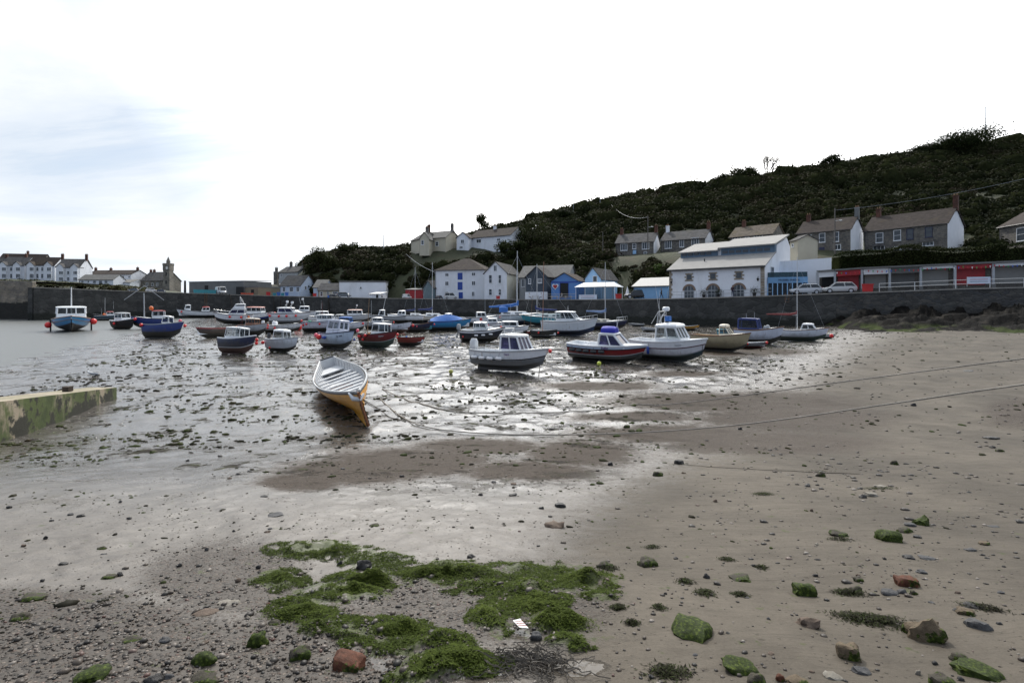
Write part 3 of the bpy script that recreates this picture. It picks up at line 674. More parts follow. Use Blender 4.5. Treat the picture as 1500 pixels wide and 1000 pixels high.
# ------------------------------------------------------------ hill vegetation (one uncountable mass) + trees that can be told apart
hill_leaf = M_leaf('hill_foliage', [(.009, .012, .005), (.014, .018, .006), (.020, .023, .008), (.027, .026, .011), (.030, .024, .015)], .8, .08)
dark_leaf = M_leaf('tree_foliage', [(.010, .015, .005), (.018, .026, .008), (.028, .036, .012), (.04, .045, .017)], .75, .1)
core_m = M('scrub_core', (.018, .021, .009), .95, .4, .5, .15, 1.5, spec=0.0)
def leaf_cloud(cen, rad, n, ls, seed=None):
    """leaves round lumpy ellipsoids: cen (k,3), rad (k,3)"""
    k = len(cen); i = np.repeat(np.arange(k), n)
    d = rng.normal(size=(len(i), 3)); d /= np.linalg.norm(d, axis=1)[:, None]; d[:, 2] = np.abs(d[:, 2]) * .95 - .12
    r = .76 + .22 * rng.random(len(i)) ** .7
    lump = .8 + .4 * fbm(d[:, 0] * 2.3 + i * 3.7, d[:, 1] * 2.3 + d[:, 2] * 2 + i, 3)
    p = cen[i] + d * rad[i] * (r * lump)[:, None]
    global LN; LN = d / rad[i]; LN = LN / np.linalg.norm(LN, axis=1)[:, None]
    return p, i
occ = []      # houses keep-out zones (x0,x1 px, d0,d1)
def ok_spot(px, d):
    return not any(a <= px <= b_ and c <= d <= e for a, b_, c, e in occ)

# ------------------------------------------------------------ buildings
def zint(P0, e, px):
    """distance along the wall line P0 + s*e seen at image column px"""
    u = (px - 750) / 750.0; return (u * P0.y - P0.x) / (e.x - u * e.y)
def add_window(root, o, P0, e, out, rect, style='sash', fm=None, gm=None, wname='window'):
    x0, y0, x1, y1 = rect; s0, s1 = zint(P0, e, x0), zint(P0, e, x1)
    if s1 < s0: s0, s1 = s1, s0
    Ym = P0.y + e.y * (s0 + s1) / 2; z1, z0 = zat(y0, Ym), zat(y1, Ym)
    w, h = s1 - s0, z1 - z0; fm = fm or WHITE; gm = gm or GLASS
    fw = min(.09, w * .14, h * .14); up = Vector((0, 0, 1)); B0 = P0 + e * s0; B0.z = z0
    def bar(mb, a0, a1, c0, c1, d0, d1): mb.obox(B0 + e * a0 + up * c0 + out * d0, e * (a1 - a0), out * (d1 - d0), up * (c1 - c0))
    f = MB()
    if style == 'board':
        bar(f, 0, w, 0, h, .003, .07); return f.build(wname, fm, root, o)
    bar(f, 0, fw, 0, h, .0, .09); bar(f, w - fw, w, 0, h, .0, .09); bar(f, fw, w - fw, 0, fw, .0, .09); bar(f, fw, w - fw, h - fw, h, .0, .09)
    if style == 'sash': bar(f, fw, w - fw, h * .5 - fw * .3, h * .5 + fw * .3, .0, .07)
    if style in ('two', 'three'):
        k = 2 if style == 'two' else 3
        for i in range(1, k): bar(f, w * i / k - fw * .35, w * i / k + fw * .35, fw, h - fw, .0, .07)
    fo = f.build(wname, fm, root, o)
    p = MB(); bar(p, fw * .6, w - fw * .6, fw * .6, h - fw * .6, .002, .02); p.build('pane', gm, fo, o)
    s = MB(); bar(s, -.06, w + .06, -.09, -.002, .0, .14); s.build('sill', fm if style != 'plain' else GREYP, fo, o)
    return fo
def gable_prism(P, w, Lx, zb, ze, zr, mats, roof):
    """walls as one mesh; mat 0 front/back, 1 gables"""
    m_ = MB()
    if roof == 'x':
        pts = [P(0, 0, zb), P(Lx, 0, zb), P(Lx, w, zb), P(0, w, zb), P(0, 0, ze), P(Lx, 0, ze), P(Lx, w, ze), P(0, w, ze), P(0, w / 2, zr), P(Lx, w / 2, zr)]
        m_.add(pts, [(0, 1, 5, 4), (2, 3, 7, 6), (1, 2, 6, 9, 5), (3, 0, 4, 8, 7), (4, 5, 9, 8), (6, 7, 8, 9), (3, 2, 1, 0)], [0, 0, 1, 1, 0, 0, 0])
    elif roof == 'y':
        pts = [P(0, 0, zb), P(Lx, 0, zb), P(Lx, w, zb), P(0, w, zb), P(0, 0, ze), P(Lx, 0, ze), P(Lx, w, ze), P(0, w, ze), P(Lx / 2, 0, zr), P(Lx / 2, w, zr)]
        m_.add(pts, [(0, 1, 5, 8, 4), (2, 3, 7, 9, 6), (1, 2, 6, 5), (3, 0, 4, 7), (4, 8, 9, 7), (5, 6, 9, 8), (3, 2, 1, 0)], [0, 0, 1, 1, 0, 0, 0])
    else:
        pts = [P(0, 0, zb), P(Lx, 0, zb), P(Lx, w, zb), P(0, w, zb), P(0, 0, ze), P(Lx, 0, ze), P(Lx, w, ze), P(0, w, ze)]
        m_.add(pts, [(0, 1, 5, 4), (2, 3, 7, 6), (1, 2, 6, 5), (3, 0, 4, 7), (4, 5, 6, 7), (3, 2, 1, 0)], [0, 0, 1, 1, 0, 0])
    return m_
def slab(mb, a, b_, c, d, th=.14):
    """roof slab from four corners, thickness upwards along its normal"""
    a, b_, c, d = map(Vector, (a, b_, c, d)); n = (b_ - a).cross(d - a).normalized()
    if n.z < 0: n = -n
    lo = [p + n * .02 for p in (a, b_, c, d)]; hi = [p + n * (th + .02) for p in (a, b_, c, d)]
    mb.add(lo + hi, [(3, 2, 1, 0), (4, 5, 6, 7), (0, 1, 5, 4), (1, 2, 6, 5), (2, 3, 7, 6), (3, 0, 4, 7)])
def house(name, label, pxL, YL, pxR, YR, pyb, pye, w, roof, rise, wm, rm, gm=None, far=None, wins=(), swins=(), chim=(), over=.25, cat='house', root=None, doors=(), group=None, base_drop=1.5, chm=None, back=0):
    A = XY(pxL, YL)
    if far is not None:       # choose the depth of the right corner so that the side wall ends at column `far`
        best = None
        for k in range(400):
            yr = YL * (.55 + .6 * k / 400); B = XY(pxR, yr); e = (B - A).normalized(); n = Vector((-e.y, e.x, 0))
            uf = (far - 750) / 750.; den = n.x - uf * n.y
            if abs(den) < 1e-5: continue
            ww = (uf * B.y - B.x) / den
            if ww <= 0: continue
            if best is None or abs(ww - w) < best[0]: best = (abs(ww - w), yr)
        YR = best[1]
    B = XY(pxR, YR); e = (B - A).normalized(); n = Vector((-e.y, e.x, 0)); Lx = (B - A).length
    A = A + n * back; zb = zat(pyb, YL); ze = zat(pye, YL); zr = ze + rise
    P = lambda a, b_, z: A + e * a + n * b_ + Vector((0, 0, z))
    if root is None: root = empty(name, (A.x, A.y, zb), label=label, cat=cat, group=group)
    o = tuple(root.location)
    gable_prism(P, w, Lx, zb - base_drop, ze, zr, None, roof).build('wall', [wm, gm or wm], root, o)
    r = MB()
    if roof == 'x':
        k = rise / (w / 2); slab(r, P(-over, -over, ze - k * over), P(Lx + over, -over, ze - k * over), P(Lx + over, w / 2, zr), P(-over, w / 2, zr))
        slab(r, P(-over, w + over, ze - k * over), P(Lx + over, w + over, ze - k * over), P(Lx + over, w / 2, zr), P(-over, w / 2, zr))
    elif roof == 'y':
        k = rise / (Lx / 2); slab(r, P(-over, -over, ze - k * over), P(-over, w + over, ze - k * over), P(Lx / 2, w + over, zr), P(Lx / 2, -over, zr))
        slab(r, P(Lx + over, -over, ze - k * over), P(Lx + over, w + over, ze - k * over), P(Lx / 2, w + over, zr), P(Lx / 2, -over, zr))
    elif roof == 'hip':
        q = w / 2; z0 = ze + .01; pts = [P(-over, -over, z0), P(Lx + over, -over, z0), P(Lx + over, w + over, z0), P(-over, w + over, z0), P(q, q, zr), P(Lx - q, q, zr)]
        r.add(pts, [(0, 1, 5, 4), (2, 3, 4, 5), (1, 2, 5), (3, 0, 4), (3, 2, 1, 0)])
    elif roof == 'flat':
        r.obox(P(-over, -over, ze + .01), e * (Lx + 2 * over), n * (w + 2 * over), Vector((0, 0, max(rise, .15))))
    elif roof == 'mono':   # rises towards the back
        slab(r, P(-over, -over, ze - .02), P(Lx + over, -over, ze - .02), P(Lx + over, w + over, ze + rise), P(-over, w + over, ze + rise))
    ro = r.build('roof', rm, root, o)
    for (fa, hh, cm) in chim:
        c = MB(); cx = Lx * fa; zz = zr - .6
        cb_ = w / 2 if roof in ('x', 'hip') else w * .5
        c.obox(P(cx - .38, cb_ - .32, zz), e * .76, n * .64, Vector((0, 0, hh + .6))); c.obox(P(cx - .45, cb_ - .39, zz + hh + .6), e * .9, n * .78, Vector((0, 0, .12)))
        co = c.build('chimney', cm, ro, o)
        pt = MB()
        for q in (-.2, .2): p = P(cx + q, cb_, zz + hh + .72); pt.tube([p, p + Vector((0, 0, .4))], [.12, .09], 8)
        pt.build('chimney_pot', M('clay_pot', (.20, .11, .06), .8, .2), co, o)
    if roof in ('x', 'hip') and Lx > 4:
        gq = MB(); gq.tube([P(-over, -over - .06, ze - .12), P(Lx + over, -over - .06, ze - .12)], .07, 5); go_ = gq.build('gutter', M('gutter_dark', (.05, .05, .055), .5), root, o)
        gq = MB(); gq.tube([P(.15, -over * .6, ze - .15), P(.15, -.07, ze - .5), P(.15, -.07, zb)], .05, 5); gq.build('downpipe', M('gutter_dark', (.05, .05, .055), .5), root, o)
    out = -n
    for wn in wins:
        add_window(root, o, A, e, out, wn[:4], *(wn[4:] if len(wn) > 4 else ()))
    for wn in swins:
        add_window(root, o, P(Lx, 0, 0), n, e, wn[:4], *(wn[4:] if len(wn) > 4 else ()))
    for (x0, y0, x1, y1, dm) in doors: add_window(root, o, A, e, out, (x0, y0, x1, y1), 'board', dm, None, 'door')
    root['_L'] = 0; del root['_L']
    return root, P, Lx, e, n, zb, ze
STONE = M_stone('cottage_stone', [(.14, .13, .115), (.20, .18, .15), (.17, .155, .14), (.11, .105, .10)], 2.6, 2.0, (.16, .155, .145), streak=.25)
TOWER = M_stone('granite_tower', [(.20, .18, .15), (.25, .23, .19), (.17, .16, .14)], 1.4, 1.6, (.10, .095, .085))
SLATE = M_roof('slate_roof', (.085, .083, .083)); BROWNR = M_roof('brown_tiled_roof', (.048, .039, .035)); PALER = M_roof('pale_slate_roof', (.17, .165, .155), .15, .2)
BRICK = M_stone('red_brick', [(.11, .042, .028), (.14, .055, .036), (.09, .038, .026)], 6, 2.5, (.12, .10, .08)); CREAM = M('cream_render', (.50, .46, .36), .85, .08, .4, .01, 6, dirt=(.3, .27, .2), dirtamt=.4)
BLUEP = M('blue_paint', (.09, .22, .50), .6, .12, .6); LBLUE = M('light_blue_paint', (.30, .50, .74), .6, .08, .6); DBLUE = M('deep_blue_paint', (.02, .06, .30), .5, .15, 1)
DARKW = M('dark_cladding', (.05, .065, .085), .7, .2, 1.2); REDD = M('red_paint', (.34, .015, .02), .5, .2, 1)
SHED = M('grey_shed_cladding', (.13, .135, .135), .7, .15, .5); DARK = M('dark_opening', (.012, .013, .014), .8, .3, 1)
CH_S, CH_W = STONE, WALLW

# -- far left: houses on the headland
house('terraced_house', 'white house with one gabled dormer at the very left edge of the terrace', -42, 196, 0, 198, 410, 390, 8, 'x', 3.6, WALLW, SLATE, chim=[(.97, 1.2, BRICK)], wins=[(-30, 393, -22, 398), (-12, 393, -5, 398)])
def terr(name, label, x0, x1, roofm, gab, ch, y=196, top=388.5, bot=410, wm=None, cols=None, win_y=((391.5, 397), (401, 407.5))):
    r, P, Lx, e, n, zb, ze = house(name, label, x0, y, x1, y + 1.5, bot, top, 8, 'x', 3.4, wm or WALLW, roofm, chim=ch, over=.1)
    o = tuple(r.location)
    for gx in gab:
        s0 = zint(P(0, 0, 0), e, gx - 5.2); s1 = zint(P(0, 0, 0), e, gx + 5.2); w_ = s1 - s0; zt = ze + .1
        q = MB(); q.add([P(s0, -.9, zb - .5), P(s1, -.9, zb - .5), P(s1, 2, zb - .5), P(s0, 2, zb - .5), P(s0, -.9, zt), P(s1, -.9, zt), P(s1, 2, zt), P(s0, 2, zt), P(s0 + w_ / 2, -.9, zt + 1.3), P(s0 + w_ / 2, 2, zt + 1.3)],
                        [(0, 1, 5, 8, 4), (1, 2, 6, 5), (3, 0, 4, 7), (2, 3, 7, 9, 6), (4, 8, 9, 7), (5, 6, 9, 8)])
        bo = q.build('bay', wm or WALLW, r, o)
        rr = MB(); slab(rr, P(s0 - .25, -1.15, zt - .2), P(s0 - .25, 2.6, zt - .2), P(s0 + w_ / 2, 2.6, zt + 1.3), P(s0 + w_ / 2, -1.15, zt + 1.3), .1)
        slab(rr, P(s1 + .25, -1.15, zt - .2), P(s1 + .25, 2.6, zt - .2), P(s0 + w_ / 2, 2.6, zt + 1.3), P(s0 + w_ / 2, -1.15, zt + 1.3), .1); rr.build('bay_roof', roofm, bo, o)
        A2 = P(0, -.9, 0)
        for (a, b_) in win_y: add_window(r, o, A2, e, -n, (gx - 3.2, a, gx + 3.2, b_), 'three')
    for gx in cols or []:
        for (a, b_) in win_y: add_window(r, o, P(0, 0, 0), e, -n, (gx - 1.9, a, gx + 1.9, b_), 'sash')
    return r
terr('terraced_house', 'white terraced house with two gabled bays and a slate roof in the far terrace', 0, 36, SLATE, [6, 26.5], [(.75, 1.3, BRICK)], cols=[16.5])
terr('terraced_house', 'white terraced house with brown roof between two other gabled houses', 38, 80, BROWNR, [46.5, 72], [], cols=[55, 62])
terr('terraced_house', 'separate white double fronted house with chimneys at both roof ends', 82, 116.5, SLATE, [89.5, 110.5], [(-.02, 1.8, BRICK), (1.02, 1.8, BRICK)], y=192, top=391.5, bot=412.8, cols=[100], win_y=((397, 402), (406, 411)))
house('back_house', 'long grey roofed house rising behind the white terrace', -5, 228, 60, 232, 392, 384, 9, 'x', 4.2, STONE, BROWNR, chim=[(.55, 1.2, BRICK)])
house('back_house', 'stone gabled house behind the double fronted white house', 72, 210, 122, 214, 412, 390, 9, 'x', 3.2, STONE, SLATE)
house('low_house', 'low white single storey house with a row of dark windows on the headland', 116, 190, 166, 190, 417, 409.5, 6, 'x', 1.9, WALLW, PALER, wins=[(119, 411, 123, 414), (128, 411, 131, 414), (136, 411, 141, 415), (145, 411, 150, 416.5), (153, 411, 158, 415)])
house('long_house', 'long white house with dark roof at the right end of the headland row', 127, 205, 192, 203, 418.5, 402, 8, 'x', 1.8, WALLW, BROWNR, chim=[(.0, 1, BRICK), (.35, .8, BRICK), (.96, 1, BRICK)], wins=[(133, 404, 138, 407), (153, 404, 158, 407), (165, 404, 167, 408), (179, 404, 182, 409), (188, 404, 191, 407), (187, 413, 192, 416)])
house('annexe', 'small white lean-to building beside the long white house', 163, 195, 190, 195, 420, 414, 5, 'mono', 1.3, WALLW, PALER, cat='outbuilding')

# -- clock tower with its hall
hall = house('hall', 'low stone hall with chimneys beside the clock tower', 206, 206, 238, 204, 426, 411, 9, 'x', 3.6, TOWER, SLATE, chim=[(.02, .9, BRICK), (.18, .9, BRICK)], cat='hall', wins=[(214, 414, 217, 419, 'plain'), (222, 414, 225, 419, 'plain'), (229, 414, 232, 419, 'plain')])
TY = 203; tx = (243.5 - 750) / 750 * TY; tz = zat(427, TY); zt_ = zat(386.5, TY)
tw = empty('clock_tower', (tx, TY, tz), label='tall stone clock tower with a short spire above the pier', cat='clock tower')
tb = MB()
def sq(cx, cy, r, z): return [(cx - r, cy - r, z), (cx + r, cy - r, z), (cx + r, cy + r, z), (cx - r, cy + r, z)]
cy_ = TY + 1.8
tb.loft([sq(tx, cy_, 2.2, tz - 1), sq(tx, cy_, 1.95, tz + 3), sq(tx, cy_, 1.8, zt_ - 3.4), sq(tx, cy_, 1.8, zt_ - 3.0), sq(tx, cy_, 1.98, zt_ - 2.4), sq(tx, cy_, 1.98, zt_ - .5)])
tb.build('shaft', TOWER, tw, tuple(tw.location))
pa = MB(); pa.loft([sq(tx, cy_, 2.13, zt_ - .55), sq(tx, cy_, 2.13, zt_ - .3)])
for k in range(4):
    for q in (-2.0, -1.1, -.2, .7, 1.6):
        if k == 0: pa.box(tx + q, tx + q + .5, cy_ - 2.12, cy_ - 1.8, zt_ - .5, zt_ + .3)
        if k == 1: pa.box(tx + q, tx + q + .5, cy_ + 1.8, cy_ + 2.12, zt_ - .5, zt_ + .3)
        if k == 2: pa.box(tx - 2.12, tx - 1.8, cy_ + q * .85, cy_ + q * .85 + .45, zt_ - .497, zt_ + .297)
        if k == 3: pa.box(tx + 1.8, tx + 2.12, cy_ + q * .85, cy_ + q * .85 + .45, zt_ - .497, zt_ + .297)
pa.build('parapet', TOWER, tw, tuple(tw.location))
sp_ = MB(); oc = lambda r, z: [(tx + r * math.cos(2 * math.pi * k / 8), cy_ + r * math.sin(2 * math.pi * k / 8), z) for k in range(8)]
sp_.loft([oc(1.0, zt_ - .4), oc(1.0, zt_ + .9), oc(1.15, zt_ + 1.0), oc(.05, zt_ + 3.0)]); sp_.build('spire', TOWER, tw, tuple(tw.location))
cf_ = MB(); cf_.tube([(tx + .5, cy_ - 2.02, zt_ - 1.6), (tx + .5, cy_ - 2.1, zt_ - 1.6)], .62, 20); cf_.build('clock_face', M('clock_white', (.7, .7, .66), .5, .05), tw, tuple(tw.location))
for zz in (3, 6.2): 
    wv = MB(); wv.box(tx - .35, tx + .35, cy_ - 1.98 + (.1 if zz > 5 else 0), cy_ - 1.6, tz + zz, tz + zz + 1.4); wv.build('window', DARK, tw, tuple(tw.location))

tw.scale = (.68, .68, 1)
# -- sheds on the quay
house('fish_shed', 'long low grey flat roofed shed on the quay', 277, 150, 357, 143, 432.5, 413, 10, 'mono', .3, SHED, GREYP, cat='shed', doors=[(300, 418, 305, 426, DARK), (346, 420, 357, 431.5, DARK)], over=.15)
house('lean_to_shed', 'short tan shed joined to the end of the long grey shed', 357.5, 143.5, 378.5, 142, 432, 421, 8, 'flat', .3, M('tan_cladding', (.20, .17, .12), .8, .15), SHED, cat='shed', doors=[(368, 424, 372, 430, DARK)], over=.1)
# -- cottage on the cliff
rk_ = MB()
kx = (415 - 750) / 750 * 168
rings = []
for z, rx, ry in ((3.5, 13, 10), (6.5, 11.5, 9), (8.2, 9.5, 7), (9.0, 6, 5)):
    rings.append([(kx + rx * math.cos(a) * (.85 + .3 * float(vnoise(a * 2.2, z))), 170 + ry * math.sin(a), z + .8 * float(vnoise(a * 3, z * 2))) for a in [2 * math.pi * k / 22 for k in range(22)]])
rk_.loft(rings); tag(rk_.build('cliff_rock', M('cliff', (.07, .065, .05), .9, .35, .4, .3, 1.2, dirt=(.03, .04, .015), dirtamt=.9), smooth=50), kind='structure')
house('cliff_cottage', 'white and grey cottage with three chimneys perched on the cliff', 408, 170, 436, 166, 409, 399, 7, 'x', 2.0, M('grey_render', (.36, .37, .37), .85, .1), SLATE, chim=[(.2, 1.5, STONE), (.85, 1.1, STONE)], wins=[(411, 401.5, 413.5, 406)])
house('chimney_stack', 'ivy covered stub of a stone building at the cliff edge', 400.5, 170, 405.5, 170, 412, 399, 2, 'flat', .3, STONE, STONE, cat='ruin', chim=[(.5, 1.2, STONE)], over=0)

house('harbour_office', 'long blue and white building with a dark slate roof and gabled end', 410, 146, 440, 138, 433.5, 418.5, 7, 'x', 3.0, M('ice_blue_render', (.48, .56, .68), .8, .08), SLATE, far=463, wins=[(414, 420.5, 418.5, 427), (424, 420.5, 430, 427), (434, 420.5, 439, 427)], cat='building', swins=[(446, 419, 449, 424)])
house('pale_roof_house', 'small house with a pale roof beside the blue and white building', 459, 141, 475, 141, 434, 421, 7, 'x', 2.2, M('ice_blue_render', (.48, .56, .68)), PALER, cat='building')
house('bungalow', 'cream bungalow with dark roof on the quay', 466, 138, 500, 134, 436, 425, 6, 'x', 1.9, CREAM, SLATE, far=509, cat='bungalow', wins=[(469, 427, 473, 434), (479, 427, 482, 433, 'sash'), (487, 427, 495, 431, 'three')])
r_ = house('white_store', 'large blank white flat roofed building against the hill', 497, 137.5, 565, 130.5, 437, 413.5, 9, 'flat', .4, WALLW, M('flat_roof', (.15, .15, .145), .9, .1), far=572, cat='building', wins=[(527, 420, 530, 423, 'plain')], over=.08)
house('white_outhouse', 'low white hut at the foot of the large blank white building', 541, 128.5, 557, 128, 437, 431, 4, 'mono', .5, WALLW, GREYP, cat='hut', doors=[(551, 431.7, 554, 437, DARK)])
house('blue_hut', 'small grey green gabled hut left of the warehouse', 620, 127, 635, 124.5, 437.5, 422, 5, 'y', 1.8, M('grey_green_paint', (.12, .17, .19), .7, .12), SLATE, cat='hut')
house('boat_shed', 'dark red low shed behind the parked van', 594, 131, 619, 130, 437.5, 424.5, 5, 'mono', .4, REDD, SHED, cat='shed')
# warehouse
DW = 125
house('warehouse', 'white warehouse with brown hipped roof and three blue loading doors', 637.5, DW, 709.5, 122.0, 437.5, 396, 11, 'hip', 3.2, WALLW, BROWNR, cat='warehouse',
      wins=[(652, 400, 657.5, 405, 'two'), (691, 399, 696.5, 404, 'two'), (652, 412, 657.5, 418.5, 'two'), (691, 411.5, 696.5, 418, 'two'), (652, 427, 657.5, 433, 'two'), (691, 427, 695.5, 434, 'two')],
      doors=[(670.5, 399.5, 677.5, 409.5, DBLUE), (670.5, 413, 677.5, 424.5, DBLUE), (672, 428, 678, 437, DBLUE)], over=.3)
house('gabled_store', 'tall white gabled building with grey slate roof joined to the warehouse', 709.5, 119.5, 742.5, 117, 438, 400.5, 12, 'y', 2.6, WALLW, SLATE, M('cream_side', (.50, .50, .44), .85, .1), far=763, cat='building',
      wins=[(723, 388.5, 728, 397.5, 'two'), (716, 402.5, 721, 415, 'sash'), (730, 402.5, 734.5, 415, 'sash'), (716, 423, 721, 432.5, 'sash'), (730, 423, 734.5, 432.5, 'sash')])
house('slate_house', 'grey slate roofed building between the white gable and the blue workshop', 760, 121, 832, 117, 438, 406.5, 9, 'x', 2.9, M('grey_render', (.36, .37, .37)), PALER, cat='building', wins=[(764, 409, 769, 420, 'two'), (803, 409, 806, 427, 'sash')])
house('clad_gable', 'dark blue grey clad gable above white shop windows', 770.5, 115.5, 801, 113.5, 438, 405.5, 6, 'y', 2.2, DARKW, SLATE, cat='building', wins=[(774, 408, 778, 415.5, 'sash'), (788, 408, 794, 414.5, 'three')])
wl = MB(); a_, b2 = XY(769.5, 114.6), XY(802, 112.6); zz0 = zat(438, 113); wl.obox((a_.x, a_.y, zz0 - .5), b2 - a_, (0, .85, 0), (0, 0, 2.1)); tag(wl.build('shop_front', WALLW), 'white shop front wall below the dark clad gable', 'shop front')
bl, P, Lx, e, n, zb, ze = house('blue_workshop', 'bright blue gabled workshop with a red heart sign and open front', 807.5, 111, 846, 108.5, 438, 412, 8, 'y', 1.7, BLUEP, BROWNR, cat='workshop')
o = tuple(bl.location)
bd = MB(); bd.obox(P(0, -.02, ze - .35), e * Lx, n * -.06, Vector((0, 0, .28))); bd.build('fascia', DBLUE, bl, o)
add_window(bl, o, P(0, 0, 0), e, -n, (820, 414, 833, 436), 'plain', DBLUE, DARK, 'opening')
def flat_shape(name, pts, P, a, z, s, dy, mat_, par, o, th=.04):
    m_ = MB(); k = len(pts); f = [P(a + x * s, -dy, z + y * s) for x, y in pts]; b3 = [P(a + x * s, -dy + th, z + y * s) for x, y in pts]
    m_.add(f + b3, [tuple(range(k))] + [(i, (i + 1) % k, k + (i + 1) % k, k + i) for i in range(k)]); return m_.build(name, mat_, par, o)
heart = [(.5 * 16 * math.sin(tt) ** 3 / 16, .5 * (13 * math.cos(tt) - 5 * math.cos(2 * tt) - 2 * math.cos(3 * tt) - math.cos(4 * tt)) / 16) for tt in [2 * math.pi * k / 28 for k in range(28)]]
sa = zint(P(0, 0, 0), e, 813.5); sz_ = zat(419, 108)
flat_shape('heart_sign', heart, P, sa, sz_, 1.45, .10, WHITE, bl, o); flat_shape('heart', heart, P, sa, sz_, 1.0, .15, REDD, bl, o)
house('light_blue_house', 'light blue gabled house with one dark window behind the white marquee', 857, 107, 880, 104, 438, 408.5, 9, 'y', 2.2, LBLUE, SLATE, far=905, cat='house', wins=[(868.5, 404, 875, 413, 'plain')])
# marquee
mq = empty('marquee', tuple(XY(843, 102) + Vector((0, 0, zat(438, 102)))), label='open white canopy shelter with clear sides on the quay', cat='marquee'); o = tuple(mq.location)
ma, mb2 = XY(843.5, 102), XY(900, 97.5); me_ = (mb2 - ma).normalized(); mn = Vector((-me_.y, me_.x, 0)); ml = (mb2 - ma).length; mz = zat(438, 100)
MP = lambda a, b_, z: ma + me_ * a + mn * b_ + Vector((0, 0, z))
r1 = MB(); slab(r1, MP(-.2, -.2, mz + 2.35), MP(ml + .2, -.2, mz + 2.35), MP(ml - .8, 2, mz + 3.25), MP(.8, 2, mz + 3.25), .05); slab(r1, MP(-.2, 4.2, mz + 2.35), MP(ml + .2, 4.2, mz + 2.35), MP(ml - .8, 2, mz + 3.25), MP(.8, 2, mz + 3.25), .05)
r1.add([MP(-.2, -.2, mz + 2.36), MP(-.2, 4.2, mz + 2.36), MP(.8, 2, mz + 3.27), MP(ml + .2, -.2, mz + 2.36), MP(ml + .2, 4.2, mz + 2.36), MP(ml - .8, 2, mz + 3.27)], [(0, 1, 2), (3, 4, 5)])
r1.build('canopy', M('white_canvas', (.85, .85, .85), .7, .04), mq, o)
for k in range(5):
    for q in (0, 4):
        p1 = MB(); p1.tube([MP(ml * k / 4, q, mz - .1), MP(ml * k / 4, q, mz + 2.4)], .05, 6); p1.build('post', WHITE, mq, o)
gp = MB(); gp.obox(MP(.1, .03, mz), me_ * (ml - .2), mn * .02, Vector((0, 0, 2.3))); gp.build('side_panel', M_glass('clear_sheet', (.8, .83, .85), .75), mq, o)
# blue shed with pale roof
house('blue_shed', 'blue painted shed with a broad pale roof left of the big white building', 928, 94.5, 979, 89.5, 438, 419.5, 6, 'x', 1.5, M('sky_blue_boards', (.20, .38, .60), .7, .12, 1.2), M('pale_roof_sheet', (.42, .41, .39), .7, .08), cat='shed')

# -- main white harbour building
YL = 88.0; A = XY(980.5, YL); B = XY(1120, 77); e = (B - A).normalized(); n = Vector((-e.y, e.x, 0)); Lx = (B - A).length; w = 11.8
zb = zat(437.2, YL); ze = 9.4
P = lambda a, b_, z: A + e * a + n * b_ + Vector((0, 0, z))
mbd = empty('harbour_building', (A.x, A.y, zb), label='big white harbour building with arched windows and stepped pale roofs', cat='building'); o = tuple(mbd.location)
prof = [(0, zb - 1), (0, ze), (4.3, ze + 2.15), (4.3, ze + 3.2), (10.2, ze + 5.0), (w, ze + 3.6), (w, zb - 1)]
mm = MB(); mm.loft([[P(a, b_, z) for b_, z in prof] for a in (0, Lx)]); mm.build('wall', WALLW, mbd, o)
ROOFP = M('pale_slate', (.31, .30, .285), .8, .1, .8, .01, 3, spec=.2)
lr = MB(); slab(lr, P(-.3, -.35, ze - .17), P(Lx + .25, -.35, ze - .17), P(Lx + .25, 4.35, ze + 2.18), P(-.3, 4.35, ze + 2.18), .16)
lr.build('lower_roof', ROOFP, mbd, o)
gt = MB(); gt.obox(P(-.3, -.5, ze - .3), e * (Lx + .55), n * .16, Vector((0, 0, .14))); gt.build('gutter', BLACK, mbd, o)
cz0, cz1 = ze + 2.2, ze + 3.15
for (a0, a1, rz) in ((.0, 6.6, 0), (7.2, Lx + .1, .35)):
    c = MB(); c.obox(P(a0, 4.1, cz0), e * (a1 - a0), n * .8, Vector((0, 0, cz1 - cz0 + rz))); co = c.build('clerestory', M('slate_blue_clad', (.09, .15, .22), .6, .12, 1), mbd, o)
    g = MB(); k = int((a1 - a0) / 1.1)
    for i in range(k): g.obox(P(a0 + .25 + i * 1.1, 4.03, cz0 + .35), e * .85, n * .06, Vector((0, 0, .45)))
    g.build('glazing', GLASS, co, o)
    r = MB(); slab(r, P(a0 - .3, 3.6, cz1 + rz - .15), P(a1 + .25, 3.6, cz1 + rz - .15), P(a1 + .25, 10.3, cz1 + rz + 1.9), P(a0 - .3, 10.3, cz1 + rz + 1.9), .2)
    r.build('upper_roof', ROOFP, mbd, o)
ev = MB(); ev.obox(P(7.2 - .42, 3.6, cz1 - .1), e * .1, n * 6.6, Vector((0, 0, .4))); ev.build('parapet', GREYP, mbd, o)
vt = MB(); p = P(5.2, 2.2, ze + 1.2); vt.tube([p, p + Vector((0, 0, .55))], .09, 8); vt.build('vent_pipe', BLACK, mbd, o)
QST = M_stone('quoin_stone', [(.30, .25, .19), (.24, .2, .15), (.36, .31, .25)], 2.0, 1.5, (.2, .18, .15))
